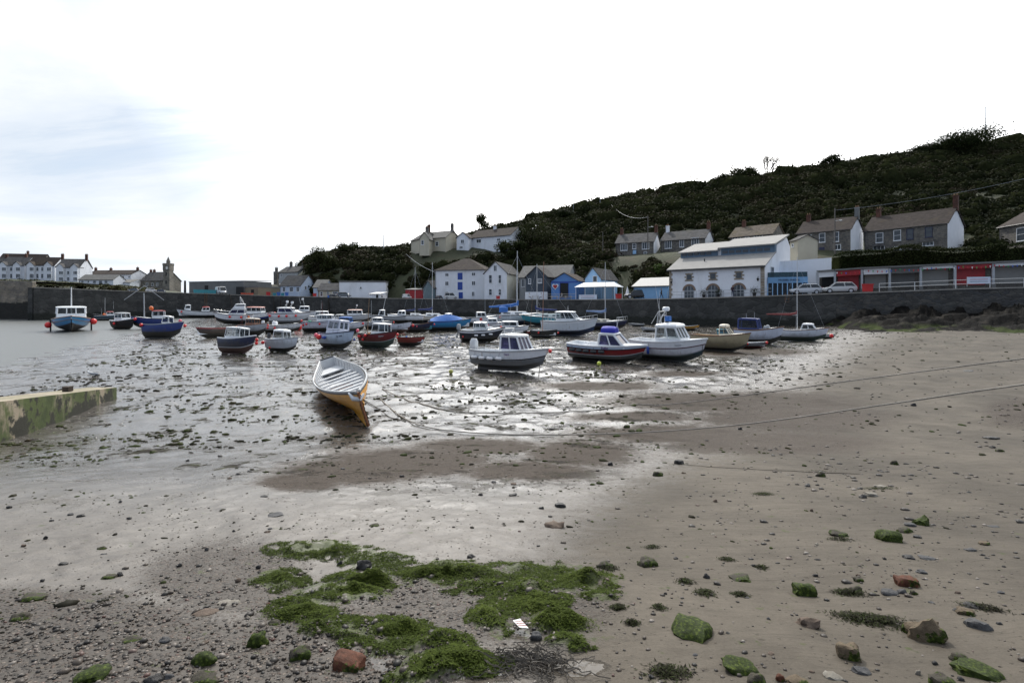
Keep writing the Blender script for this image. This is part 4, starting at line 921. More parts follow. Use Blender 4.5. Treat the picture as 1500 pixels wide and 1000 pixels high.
for ax in (1009.5, 1044.5, 1082):      # arched windows
    s = zint(A, e, ax); hw = .85; zs = zb + 1.3; ring = []; ring2 = []
    for k in range(13):
        a = math.pi * k / 12; ring.append((s + hw * math.cos(a), zs + hw * .95 * math.sin(a))); ring2.append((s + (hw + .3) * math.cos(a), zs + (hw * .95 + .3) * math.sin(a)))
    su = MB(); vs = [P(a, -.07, z) for a, z in ring + ring2] + [P(a, .02, z) for a, z in ring + ring2]
    su.add(vs, [(k, k + 1, 13 + k + 1, 13 + k) for k in range(12)] + [(k, 26 + k, 26 + k + 1, k + 1) for k in range(12)] + [(13 + k, 13 + k + 1, 39 + k + 1, 39 + k) for k in range(12)])
    wo_ = su.build('arch_window', M('brown_stone_arch', (.20, .14, .10), .8, .25, 3), mbd, o)
    gl = MB(); pts = [P(s - hw, -.03, zb + .05)] + [P(a, -.03, z) for a, z in ring[::-1]] + [P(s + hw, -.03, zb + .05)]
    gl.add(pts, [tuple(range(len(pts)))]); gl.build('pane', GLASS, wo_, o, recalc=False)
    fr_ = MB()
    for q in (-hw, -hw / 3, hw / 3, hw - .08): fr_.obox(P(s + q, -.06, zb + .05), e * .07, n * .03, Vector((0, 0, 1.25 + (.7 if abs(q) < .5 else 0))))
    fr_.obox(P(s - hw, -.065, zs - .05), e * 2 * hw, n * .03, Vector((0, 0, .08))); fr_.build('frame', GREYP, wo_, o)
for ax in (1009.5, 1044.5, 1082.5):
    s = zint(A, e, ax); zc = zb + 3.55
    q = MB()
    for k, (hw, h0) in enumerate(((.85, -.55), (.6, -.28), (.95, 0.0), (.6, .28), (.8, .52))): q.obox(P(s - hw * .85, -.06 + .003 * k, zc + h0 - .12), e * 1.7 * hw, n * .05, Vector((0, 0, .24)))
    qo = q.build('square_window', QST, mbd, o)
    g = MB(); g.obox(P(s - .36, -.09, zc - .42), e * .72, n * .02, Vector((0, 0, .84))); g.build('pane', GLASS, qo, o)
for (a0, dx) in ((0, .0), (Lx - .55, 0)):
    q = MB()
    for k in range(11): q.obox(P(a0 - .02, -.05, zb + .02 + k * .43), e * (.6 if k % 2 else .4) if a0 == 0 else e * .58, n * .04, Vector((0, 0, .40)))
    q.build('quoins', QST, mbd, o)
for ax in (985.5, 1112):
    s = zint(A, e, ax); p = P(s, -.12, zb + 2.9); l_ = MB(); l_.tube([P(s, -.05, zb + 3.2), P(s, -.5, zb + 3.25), P(s, -.5, zb + 3.05)], .03, 5); l_.loft([[Vector(P(s, -.5, zb + z)) + Vector((r * math.cos(k), r * math.sin(k), 0)) for k in (0, 1.57, 3.14, 4.71)] for z, r in ((2.55, .09), (2.6, .13), (2.95, .22), (3.05, .05))])
    l_.build('wall_lantern', BLACK, mbd, o)
# gable side windows
add_window(mbd, o, P(Lx, 0, 0), n, e, (1129, 391, 1133, 405), 'sash', GREYP)
# ground either side: cafe with blue fascia
cz = zb; cfe = empty('cafe', tuple(P(Lx, 1.2, zb)), label='pale blue glass fronted cafe joined to the white harbour building', cat='cafe'); o2 = tuple(cfe.location)
CA = Vector(P(Lx + .1, 1.0, 0)); CB = XY(1183, 75.5); ce = (CB - CA).normalized(); cn = Vector((-ce.y, ce.x, 0)); cl = (CB - CA).length
CP = lambda a, b_, z: CA + ce * a + cn * b_ + Vector((0, 0, z))
zc0 = zat(434, 77); zf0, zf1, zrl = zat(414.5, 77), zat(406, 77), zat(399, 77)
q = MB(); q.obox(CP(0, .3, zc0 - 1), ce * cl, cn * 5, Vector((0, 0, zf0 - zc0 + 1))); q.build('wall', M('interior_dark', (.07, .06, .05), .7, .3, 1.5), cfe, o2)
q = MB(); q.obox(CP(-.02, -.05, zf0), ce * (cl + .05), cn * 5.4, Vector((0, 0, zf1 - zf0))); fas = q.build('fascia', M('cafe_blue', (.16, .32, .52), .6, .06), cfe, o2)
q = MB(); q.obox(CP(0, .05, zc0), ce * cl, cn * .03, Vector((0, 0, zf0 - zc0))); q.build('glazing', BGLASS, cfe, o2)
for k in range(9):
    q = MB(); q.obox(CP(cl * k / 8 - .05, -.02, zc0), ce * .12, cn * .12, Vector((0, 0, zf0 - zc0 - .003))); q.build('mullion', LBLUE, cfe, o2)
q = MB(); q.obox(CP(0, .15, zf1 + .003), ce * cl, cn * .03, Vector((0, 0, .75))); q.build('glass_balustrade', M_glass('teal_glass', (.35, .5, .55), .4, (.03, .06, .07)), cfe, o2)
def text(name, body, size, mat_, loc, ex, up, parent=None, off=(0, 0, 0), ext=.01, align='CENTER', bold=0):
    cu = bpy.data.curves.new(name, 'FONT'); cu.body = body; cu.size = size; cu.extrude = ext; cu.align_x = align; cu.align_y = 'CENTER'; cu.offset = bold
    to = bpy.data.objects.new(name, cu); COL.objects.link(to)
    dg = bpy.context.evaluated_depsgraph_get(); me = bpy.data.meshes.new_from_object(to.evaluated_get(dg)); bpy.data.objects.remove(to)
    ex = Vector(ex).normalized(); up = Vector(up); up = (up - ex * up.dot(ex)).normalized(); nz_ = ex.cross(up)
    mt = Matrix((ex, up, nz_)).transposed().to_4x4(); mt.translation = Vector(loc) - Vector(off); me.transform(mt)
    me.materials.clear(); me.materials.append(mat_); o_ = bpy.data.objects.new(name, me); COL.objects.link(o_)
    if parent: o_.parent = parent
    return o_
NAVY = M('navy_paint', (.012, .018, .06), .4, .15, 2)
text('lettering', 'MUSSEL SHOAL', .42, NAVY, CP(zint(CA, ce, 1156), -.09, (zf0 + zf1) / 2), ce, (0, 0, 1), fas, o2, .02)
# white retaining wall behind the cafe
ra, rb = Vector(P(Lx - .2, 6.5, 0)), XY(1218, 80); rn = (rb - ra).normalized(); rw = MB()
rw.add([(ra.x, ra.y, 5), (rb.x, rb.y, 5), (rb.x, rb.y, zat(377.5, 80)), (ra.x, ra.y, zat(383, ra.y)), (ra.x, ra.y + .6, 5), (rb.x, rb.y + .6, 5), (rb.x, rb.y + .6, zat(377.5, 80)), (ra.x, ra.y + .6, zat(383, ra.y))],
       [(0, 1, 2, 3), (5, 4, 7, 6), (3, 2, 6, 7), (1, 5, 6, 2), (4, 0, 3, 7)]); tag(rw.build('retaining_wall', WALLW), 'white retaining wall rising behind the blue cafe', 'wall')

# -- kiosks under the right-hand road
KX = [1197, 1223, 1262.5, 1303, 1348.5, 1398.5, 1454.5, 1516, 1580]
WK = M('white_kiosk_board', (.66, .67, .68), .6, .06, 1); GK = M('grey_kiosk_board', (.12, .12, .115), .7, .12, 1); CK = M('cream_shutter', (.22, .215, .20), .6, .06, 1)
kcol = [(WK, DARK, 'dark kiosk with a plain white board, nearest the cafe'), (REDD, REDD, 'red fronted kiosk behind the parked silver car'), (WK, CK, 'kiosk with white board, cream shutter and a red tub in front'), (GK, GK, 'all grey kiosk with closed shutter'),
        (WK, CK, 'kiosk with white board between the grey kiosk and the large red one'), (REDD, REDD, 'large red kiosk with a white banner on the railing'), (WK, CK, 'kiosk with narrow white board at the right edge'), (WK, CK, 'cream kiosk beyond the right edge')]
ktop = lambda px: np.interp(px, [1197, 1260, 1500, 1600], [398, 393.5, 383, 378])
BUNT = [M('bunting_red', (.5, .03, .04), .7), M('bunting_green', (.05, .3, .08), .7), M('bunting_white', (.7, .7, .7), .7), M('bunting_blue', (.05, .12, .5), .7)]
for k in range(len(KX) - 1):
    x0, x1 = KX[k], KX[k + 1]; Y0, Y1 = wallY(x0) + 3.2, wallY(x1) + 3.2
    a_, b2 = XY(x0, Y0), XY(x1, Y1); ee = (b2 - a_).normalized(); nn_ = Vector((-ee.y, ee.x, 0)); l_ = (b2 - a_).length
    z0 = wallZ((x0 + x1) / 2); zt0, zt1 = zat(ktop(x0), Y0), zat(ktop(x1), Y1)
    kr = empty('kiosk', (a_.x, a_.y, z0), label=kcol[k][2], cat='kiosk', group='kiosks along the sea wall'); o = tuple(kr.location)
    KP = lambda a, b_, z: a_ + ee * a + nn_ * b_ + Vector((0, 0, z))
    zt = lambda a: zt0 + (zt1 - zt0) * a / l_
    q = MB(); q.add([KP(0, 1.2, z0 - .5), KP(l_, 1.2, z0 - .5), KP(l_, 3.5, z0 - .5), KP(0, 3.5, z0 - .5), KP(0, 1.2, zt0 - .1), KP(l_, 1.2, zt1 - .1), KP(l_, 3.5, zt1 - .1), KP(0, 3.5, zt0 - .1)], [(0, 1, 5, 4), (1, 2, 6, 5), (2, 3, 7, 6), (3, 0, 4, 7), (4, 5, 6, 7)])
    q.build('back_wall', M_stone('kiosk_stone', [(.10, .09, .08), (.13, .12, .10)], 1.5, 1.5), kr, o)
    q = MB(); q.obox(KP(.35, 1.1, z0 + .55), ee * (l_ - .7), nn_ * .08, Vector((0, 0, zt0 - z0 - 1.0))); q.build('shutter', kcol[k][1], kr, o)
    q = MB(); fh = .75 if k not in (4, 6) else .35
    if k == 5: fh = .5
    q.add([KP(.2, -.05, zt(0) - .1 - fh), KP(l_, -.05, zt(l_) - .1 - fh), KP(l_, -.05, zt(l_) - .1), KP(.2, -.05, zt(0) - .1), KP(.2, .05, zt(0) - .1 - fh), KP(l_, .05, zt(l_) - .1 - fh), KP(l_, .05, zt(l_) - .1), KP(.2, .05, zt(0) - .1)], [(0, 1, 2, 3), (5, 4, 7, 6), (3, 2, 6, 7), (1, 0, 4, 5), (0, 3, 7, 4), (1, 5, 6, 2)])
    q.build('fascia_board', kcol[k][0], kr, o)
    q = MB(); slab(q, KP(0, -.35, zt0 - .08), KP(l_, -.35, zt1 - .08), KP(l_, 3.6, zt1 - .03), KP(0, 3.6, zt0 - .03), .22); q.build('roof', M('flat_roof', (.3, .3, .29)), kr, o)
    q = MB(); q.obox(KP(-.13, -.15, z0 - .02), ee * .26, nn_ * .26, Vector((0, 0, zt0 - z0 - .1))); q.build('post', GREYP, kr, o)
    q = MB(); q.obox(KP(-.2, -.22, z0 - .01), ee * .4, nn_ * .4, Vector((0, 0, .5))); q.build('post_base', M('flat_roof', (.3, .3, .29)), kr, o)
bt = MB(); 
for k in range(46):
    px = 1225 + k * 6.6; Y = wallY(px) + 3.0; z = zat(ktop(px), Y) - .25 - .18 * abs(math.sin(k * math.pi / 7.0)); p = XY(px, Y) + Vector((0, 0, z)); p2 = XY(px + 2.2, wallY(px + 2.2) + 3.0); d = Vector((p2.x - p.x, p2.y - p.y, 0))
    bt.add([p, p + d, p + d * .5 - Vector((0, 0, .3)), p + Vector((0, -.01, 0)), p + d + Vector((0, -.01, 0)), p + d * .5 + Vector((0, -.01, -.3))], [(0, 1, 2), (5, 4, 3), (0, 3, 4, 1), (1, 4, 5, 2), (2, 5, 3, 0)], random.randrange(4))
tag(bt.build('bunting', BUNT, None), 'string of small coloured flags along the kiosk boards', 'bunting')

# -- houses on the hill
house('cream_house', 'cream rendered house with several chimneys on the hill top', 615, 155, 653, 150, 366, 350.5, 7, 'x', 2.3, CREAM, PALER, cat='house', chim=[(-.02, 1.8, STONE), (.97, 2.0, STONE)], wins=[(638, 354, 642.5, 360.5)])
cw = house('cream_wing', 'dark stone and cream wing with gabled front left of the cream house', 602, 157, 614, 152, 366, 353, 7, 'x', 2.2, CREAM, SLATE, chim=[(.9, 2.2, BRICK)], cat='house')
house('cream_gable', 'cream gabled house front with one window and a tall chimney', 614.5, 149, 628.5, 148.5, 367, 350, 6, 'y', 2.0, CREAM, PALER, chim=[(.5, 1.5, STONE)], cat='house', wins=[(617, 352, 621, 358.5)])
house('small_brick_cottage', 'small brown cottage between the cream and the white hilltop houses', 656, 160, 667, 159, 362, 357, 5, 'y', 1.6, STONE, BROWNR, chim=[(.5, .8, BRICK)], cat='cottage')
house('white_villa', 'long white hilltop house with brown roof', 688, 154, 748, 146, 364, 349, 8, 'x', 2.6, WALLW, BROWNR, cat='house', chim=[(.44, .9, WALLW)], wins=[(689, 352.5, 691.5, 359, 'plain', WHITE, DARK), (698, 350.5, 705, 356, 'two'), (728, 349, 733, 353, 'two')])
house('white_villa_wing', 'white gabled wing at the left end of the long hilltop house', 669, 151.5, 686.5, 150.5, 364, 348.5, 8, 'y', 1.6, WALLW, BROWNR, cat='house', wins=[(675, 351, 680, 356.5, 'two'), (673, 361, 678, 363.5, 'plain', WHITE, DARK)])
house('white_shed', 'white roofed outbuilding half hidden on the hillside', 775, 172, 795, 170, 340, 336, 5, 'x', 1.6, WALLW, M('pale_roof_sheet', (.62, .61, .58)), cat='outbuilding')
house('stone_cottage', 'stone cottage with white gable end, leftmost of the hillside row', 902, 130, 957.5, 127, 375, 356.5, 8, 'x', 2.6, STONE, SLATE, WALLW, far=966.5, chim=[(.05, 1.4, BRICK), (.98, 1.6, BRICK)], wins=[(909, 357, 919, 367, 'three'), (926.5, 356.5, 932, 364.5), (940.5, 355, 951, 365, 'three'), (943, 368.5, 948, 374)], doors=[(927, 366.5, 932, 372, LBLUE)])
house('stone_cottage', 'long stone cottage with tall bay windows, second of the hillside row', 968, 128, 1033, 118, 378, 353, 8, 'x', 2.5, STONE, SLATE, WALLW, far=1045, chim=[(.04, 1.6, WALLW), (.98, 1.6, BRICK)], wins=[(974, 352, 984, 364, 'three'), (995.5, 351, 1002, 362, 'two'), (1013, 348, 1024, 360, 'three')])
house('stone_cottage', 'stone cottage with mossy roof behind the white harbour building', 1069, 118, 1131, 109, 366, 348, 8, 'x', 2.6, STONE, M_roof('mossy_roof', (.12, .10, .08), .35, .7), STONE, far=1149, chim=[(.18, 1.3, BRICK)], wins=[(1073, 347, 1085, 354, 'three'), (1091.5, 347, 1098, 352.5), (1104.5, 343.5, 1117, 350.5, 'three')])
house('white_outbuilding', 'tiny white outbuilding with a dark window right of the big pale roof', 1157, 101, 1168.5, 98.5, 374, 354, 4, 'x', 1.0, CREAM, SLATE, cat='outbuilding', wins=[(1160, 357, 1163, 362)])
BAYR = SLATE
house('stone_cottage', 'stone cottage with white gable end and tall dark chimney, left of the longest one', 1168, 110, 1246, 100, 372, 342.5, 8.5, 'x', 2.9, STONE, BROWNR, WALLW, far=1264, chim=[(.08, 1.4, BRICK), (1.0, 1.8, SHED)], wins=[(1180.5, 344, 1189, 357), (1200, 341.5, 1209, 355), (1222, 339.5, 1229, 354), (1222, 358, 1232, 366, 'two'), (1176, 361.5, 1191, 367, 'three')], doors=[(1200, 362, 1208, 370, NAVY)])
hc, P, Lx, e, n, zb, ze = house('stone_cottage', 'longest stone cottage with tall white gable and red brick chimney on the right', 1266, 106, 1388, 93, 372, 339, 8.5, 'x', 3.2, STONE, BROWNR, WALLW, far=1412, chim=[(.07, 1.6, BRICK), (1.0, 2.2, BRICK)],
      wins=[(1283, 341, 1294, 355.5), (1309, 337, 1320, 352.5), (1328, 335.5, 1338, 350.5, 'sash', NAVY), (1355, 332.5, 1366, 347.5, 'sash', NAVY), (1279, 360, 1296, 366, 'three'), (1351, 354, 1368, 360, 'three'), (1308, 361, 1320, 366)])
o = tuple(hc.location)
for bx0, bx1, by in ((1277, 1298, 359), (1348, 1370, 352.5)):
    s0, s1 = zint(P(0, 0, 0), e, bx0), zint(P(0, 0, 0), e, bx1); Ym = (P(s0, 0, 0).y + P(s1, 0, 0).y) / 2; z = zat(by, Ym); q = MB(); slab(q, P(s0, -.8, z - .3), P(s1, -.8, z - .3), P(s1 - .3, 0, z + .25), P(s0 + .3, 0, z + .25), .08); q.build('porch_roof', SLATE, hc, o)
house('stone_cottage', 'stone cottage cut off by the right edge of the photo', 1464, 95, 1530, 86, 366, 333, 8.5, 'x', 2.6, STONE, BROWNR, WALLW, chim=[(.12, 1.2, STONE)], wins=[(1489.5, 333.5, 1503, 353)])

# ------------------------------------------------------------ vegetation
LIM = [(598, 672, 363, 149), (666, 752, 358, 147), (898, 966, 373, 126), (966, 1048, 374, 118), (1060, 1152, 352, 109), (1152, 1262, 371, 99), (1262, 1414, 364, 93), (1458, 1560, 356, 90), (1128, 1222, 404, 82)]
KEEP = [(598, 672, 143, 162), (666, 752, 143, 162), (898, 968, 121, 141), (966, 1048, 114, 139), (1064, 1152, 106, 130), (1152, 1266, 96, 122), (1262, 1424, 89, 118), (1455, 1570, 84, 108), (770, 800, 168, 180), (980, 1160, 90, 104), (400, 442, 150, 185), (490, 585, 125, 143)]
def scrub():
    C = []; Rr = []
    tries = 0
    while len(C) < 4300 and tries < 30000:
        tries += 1
        px = rng.uniform(445, 1800); pr = interp_prof(HILL, px); d0 = pr[0][0] + 1.5; d1 = pr[-1][0] + 14
        d = d0 + (d1 - d0) * rng.random() ** .9; h = rng.uniform(.9, 3.4) * (rng.uniform(1.0, 1.9) if d > pr[-1][0] - 22 and px > 780 else .8 if px < 620 else 1) * (1.15 if rng.random() < .2 else 1)
        if any(a <= px <= b_ and c <= d <= e_ for a, b_, c, e_ in KEEP): continue
        z = hill_z(px, d); top = HY - 750 * (z + h - H) / d; w_ = h * rng.uniform(.9, 1.5); wp = w_ / d * 750
        if any(a - wp <= px <= b_ + wp and d < dm and top < lim for a, b_, lim, dm in LIM):
            h = rng.uniform(.35, .7); w_ = h * 1.9; top = HY - 750 * (z + h - H) / d
            if any(a <= px <= b_ and d < dm and top < lim - 9 for a, b_, lim, dm in LIM): continue
        x = (px - 750) / 750 * d; C.append((x, d, z - .2)); Rr.append((w_, w_ * .9, h))
    C = np.array(C); Rr = np.array(Rr)
    p, i = leaf_cloud(C, Rr, 120, .5); n = len(p)
    sz = rng.uniform(.28, .65, n); sz *= (.55 + C[i][:, 1] / 230)
    v, f = scatter_dir(p, LN, sz * 1.15, .38)
    cr = rng.random(len(C)); rn = np.repeat(np.clip(cr[i] * .82 + rng.random(n) * .18, 0, 1), 4)
    v2, f2 = scatter(ICO_V, ICO_F, C, Rr * .74, .1, .3)  # dark lumpy cores added inside the bushes so gaps between leaves stay dark
    np_mesh('hillside_scrub', v, f, hill_leaf, rn, label='dense dark green and brown scrub covering the hillside', cat='scrub')
    np_mesh('hillside_scrub_cores', v2, f2, core_m, label='dark filler cores inside the hillside scrub', cat='scrub')
scrub()
# low scrub on the headland at the left
C = []; Rr = []
for _ in range(420):
    px = rng.uniform(-120, 232); d = rng.uniform(150, 193); h = rng.uniform(.4, 1.1) * (1.4 if d < 165 else 1)
    C.append(((px - 750) / 750 * d, d, left_z(px, d) - .2)); Rr.append((h * 1.9, h * 1.5, h))
C = np.array(C); Rr = np.array(Rr); p, i = leaf_cloud(C, Rr, 60, .5); sz = rng.uniform(.3, .7, len(p))
v, f = scatter_dir(p, LN, sz, .4); np_mesh('headland_scrub', v, f, M_leaf('headland_leaf', [(.03, .04, .014), (.05, .055, .02), (.075, .06, .035), (.06, .07, .025)], .8, .08), np.repeat(rng.random(len(p)), 4), label='low brown and green scrub on the bank below the far terrace', cat='scrub')
bark = M('bark', (.05, .042, .034), .9, .3, 3, .01, 8)
def tree(name, px, d, h, r, label, flat=.7, n=9, lean=0.0, mat_=None, z=None, leaves=4200, ls=.42):
    x = (px - 750) / 750 * d; z = (hill_z(px, d) - h * .12) if z is None else z
    root = empty(name, (x, d, z), label=label, cat='tree', group='trees on the hillside')
    tr = MB(); top = Vector((lean, 0, h * .62)); tr.tube([(0, 0, -.5), (lean * .2, 0, h * .3), top], [.28, .2, .12], 7)
    cen = []; 
    for k in range(n):
        a = 2 * math.pi * k / n + random.random(); q = r * random.uniform(.25, .75); c = Vector((lean + q * math.cos(a), q * .8 * math.sin(a), h * random.uniform(.22, .86)))
        tr.tube([top * random.uniform(.6, 1), (top + c) / 2 + Vector((0, 0, .2)), c], [.11, .07, .03], 5); cen.append(c)
    tr.build('trunk', bark, root)
    C = np.array([list(c) for c in cen]); Rr = np.tile([r * .46, r * .46, r * .36 * flat], (n, 1)) * rng.uniform(.7, 1.25, (n, 1))
    i = rng.integers(0, n, leaves); dd = rng.normal(size=(leaves, 3)); dd /= np.linalg.norm(dd, axis=1)[:, None]
    p = C[i] + dd * Rr[i] * (rng.random(leaves) ** .45)[:, None]
    sz = rng.uniform(.6, 1.4, leaves) * ls; v, f = scatter_dir(p, dd / np.array([1, 1, .7]), sz * 1.1, .5)
    o_ = np_mesh('crown', v, f, mat_ or dark_leaf, np.repeat(rng.random(leaves), 4), kind=None); o_.parent = root
    return root
tree('hilltop_tree', 1402, 172, 9.5, 13, 'wide wind shaped tree on the skyline left of the aerial mast', .7, 16, 1.5, leaves=16000)
tree('hilltop_tree', 1358, 174, 5.5, 6, 'low spreading tree on the skyline, next to the left of the wide wind shaped tree', .8, 8)
tree('hilltop_tree', 1217, 175, 6.5, 4.2, 'small loose tree standing alone on the skyline above the stone cottages', .9, 8, leaves=1500)
tree('hilltop_tree', 1088, 176, 8, 6, 'dark rounded tree on the skyline left of the bare tree', 1.0, 9)
tree('hilltop_tree', 1062, 178, 4.5, 5, 'low bushy tree on the skyline at the left foot of the dark rounded one', .8, 7, leaves=1600)
tree('hilltop_tree', 822, 176, 6.5, 5.5, 'bushy tree on the skyline right of the long white hilltop house', .9, 8)
tree('hilltop_tree', 858, 178, 5.5, 4.5, 'small rounded tree on the skyline below the two thin posts', .9, 8, leaves=1500)
tree('hillside_tree', 780, 150, 9, 8, 'broad dark tree on the slope below the half hidden white shed', 1.1, 12, leaves=4200)
tree('hillside_tree', 752, 140, 6, 5, 'rounded tree in front of the right end of the long white hilltop house', 1.0, 9)
tree('hilltop_tree', 702, 168, 10.5, 4, 'dark rounded tree behind the roof of the long white hilltop house', 1.0, 8)
tree('cliff_tree', 462, 158, 7, 4.2, 'open tree at the left end of the wooded hill beside the cliff cottage', .8, 8, leaves=1300)
tree('cliff_tree', 480, 156, 7.5, 5, 'dense dark tree next to the open tree at the left end of the hill', 1.1, 9)
tree('hilltop_tree', 510, 166, 4.5, 5, 'low dense bush tree on the skyline over the cream bungalow', 1.0, 8)
tree('hillside_tree', 1240, 88, 3.6, 3.0, 'rounded yellow green bush tree at the left end of the long hedge', 1.0, 8, leaves=1800, ls=.3)
tree('hillside_tree', 1003, 112, 3.0, 2.3, 'bright green bush below the second stone cottage', 1.0, 7, mat_=M_leaf('bright_bush', [(.03, .05, .012), (.05, .085, .02), (.07, .10, .03)]), leaves=1400, ls=.3)
tree('hillside_tree', 968, 113, 2.6, 2.1, 'bright green bush between the first and second stone cottages', 1.0, 6, mat_=M_leaf('bright_bush', [(.03, .05, .012)]), leaves=1200, ls=.3)
# bare tree
bt = MB()
def branch(p, d, l, r, k):
    q = p + d * l; bt.tube([p, (p + q) / 2 + Vector((random.uniform(-.05, .05), 0, 0)) * l, q], [r, r * .8, r * .6], 4)
    if k:
        for _ in range(3 if k > 2 else 2):
            nd = (d + Vector((random.uniform(-.75, .75), random.uniform(-.5, .5), random.uniform(-.1, .35)))).normalized(); branch(q, nd, l * .74, r * .6, k - 1)
for k in range(4): branch(Vector((0, 0, 0)), Vector((-.6 + .4 * k, 0, 1)).normalized(), 2.4, .30, 5)
x = (1126 - 750) / 750 * 177; ro = empty('bare_tree', (x, 177, hill_z(1126, 177) + 1.0), label='pale leafless tree on the skyline', cat='tree'); bt.build('trunk', M('pale_bark', (.22, .2, .17), .9, .2), ro)
# hedges
def hedge(name, label, pts, th, mat_, n):
    """pts: (px, d, py_bottom, py_top)"""
    root = empty(name, XY(pts[0][0], pts[0][1]) + Vector((0, 0, zat(pts[0][2], pts[0][1]))), label=label, cat='hedge'); o = tuple(root.location)
    i = rng.random(n) * (len(pts) - 1); P_ = np.array(pts, float); k = i.astype(int); f = (i - k)[:, None]; q = P_[k] * (1 - f) + P_[k + 1] * f
    d = q[:, 1]; x = (q[:, 0] - 750) / 750 * d; z0 = H + (HY - q[:, 2]) * d / 750; z1 = H + (HY - q[:, 3]) * d / 750
    z1 = z1 - 1.3 * (1 - fbm(x * .35, x * 0, 4) * 1.45).clip(0, 1)
    u = rng.random(n); top = u < .35; zz = np.where(top, z1 + rng.normal(0, .12, n), z0 + (z1 - z0) * rng.random(n)); dd = np.where(top, rng.random(n) * th, rng.random(n) * .45 + .35 * (fbm(x * .6, zz * .8, 3) - .5))
    p = np.stack([x - o[0], d + dd - o[1], zz - o[2]], 1); sz = rng.uniform(.16, .36, n); v, fc = scatter(LEAF_V, LEAF_F, p, np.stack([sz, sz, sz], 1), 1.5)
    ob = np_mesh('foliage', v, fc, mat_, np.repeat(np.clip(fbm(x * .4, zz * .7, 3) * 1.2 - .3 + rng.random(n) * .3, 0, 1), 4), kind=None); ob.parent = root
    m_ = MB(); rings = []
    for a in range(33):
        t_ = a / 32 * (len(pts) - 1); k = min(int(t_), len(pts) - 2); g_ = t_ - k; q = [pts[k][j] * (1 - g_) + pts[k + 1][j] * g_ for j in range(4)]; X = (q[0] - 750) / 750 * q[1]; a0, a1 = zat(q[2], q[1]), zat(q[3], q[1]) - .9
        rings.append([(X, q[1] + .45, a0 - 1), (X, q[1] + th, a0 - 1), (X, q[1] + th, a1), (X, q[1] + .45, a1)])
    m_.loft(rings); m_.build('stems', core_m, root, o)
hedge('hedge', 'long dark clipped hedge above the kiosks', [(1232, 86, 398, 368), (1290, 84, 394, 364), (1340, 82, 392, 357), (1400, 80, 392, 362), (1480, 77, 386, 355), (1640, 73, 378, 342)], 2.4, dark_leaf, 15000)

# ------------------------------------------------------------ poles, posts, aerials, wires
POLE = M('pole_wood', (.10, .09, .08), .8, .2, 3)
def pole(name, px, d, py1, py0, label, r=.12, cross=0, mat_=None, cat='pole', lamp=False):
    p = P3(px, py0, d); h = zat(py1, d) - p.z; root = empty(name, p, label=label, cat=cat)
    q = MB(); q.tube([(0, 0, -.6), (0, 0, h)], [r, r * .75], 7); q.build('shaft', mat_ or POLE, root)
    for k in range(cross):
        q = MB(); zc = h - .3 - k * h * .28; q.tube([(-.9, 0, zc), (.9, 0, zc)], r * .4, 5); q.build('crossarm', mat_ or POLE, root)
    if lamp:
        q = MB(); q.tube([(0, 0, h * .7), (.9, -.2, h * .72)], .05, 5); q.ball((1.0, -.2, h * .71), (.3, .2, .1), 8, 5); q.build('lamp_head', STEEL, root)
    return root
pole('telegraph_pole', 1223, 99, 305, 368, 'tall telegraph pole in front of the stone cottages with a street lamp arm', .13, 0, lamp=True)
pole('telegraph_pole', 949, 124, 316, 373, 'telegraph pole in front of the first stone cottage holding the hill wires', .13, 0, lamp=True)
pole('telegraph_pole', 883, 128, 340, 373, 'short telegraph pole left of the stone cottages', .11, 0)
m_ = pole('aerial_mast', 1444, 178, 157, 212, 'tall aerial mast with short cross arms on the skyline', .2, 3, GREYP, 'aerial')
pole('skyline_post', 562, 178, 344, 370, 'thick pale post on the wooded skyline, left of its thinner pair', .2, 0, WHITE); pole('skyline_post', 574.5, 178, 347, 370, 'thin pale post on the wooded skyline, right of its pair', .13, 0, WHITE)
pole('skyline_post', 840, 180, 284, 320, 'thin post standing on the skyline above the broad dark slope tree', .08, 0, GREYP); pole('skyline_post', 879, 180, 285, 312, 'stouter post on the skyline where the ridge steepens', .11, 0, GREYP)
pole('skyline_post', 705, 172, 318, 345, 'thin forked aerial behind the long white hilltop house', .06, 1, GREYP)
pole('crane_post', 271, 145, 411, 432, 'dark iron crane post on the quay left of the long grey shed', .35, 0, BLACK, 'crane')
def wire(name, a, b_, sag, label, r=.035, m_=None, cat='cable'):
    a, b_ = Vector(a), Vector(b_); q = MB(); q.tube([a.lerp(b_, k / 24) - Vector((0, 0, sag * 4 * (k / 24) * (1 - k / 24))) for k in range(25)], r, 5)
    return tag(q.build(name, m_ or GREYP), label, cat)
wire('overhead_cable', P3(949, 318, 124), P3(893, 297, 178), 2.0, 'overhead cable running from the pole up over the ridge'); wire('overhead_cable', P3(1223, 308, 99), P3(1500, 262, 92), .6, 'overhead cable leaving the tall pole towards the right edge', .02)
wire('overhead_cable', P3(594, 371, 155), P3(636, 398, 124.5), .6, 'sagging cable from the hill edge down to the warehouse corner', .05)

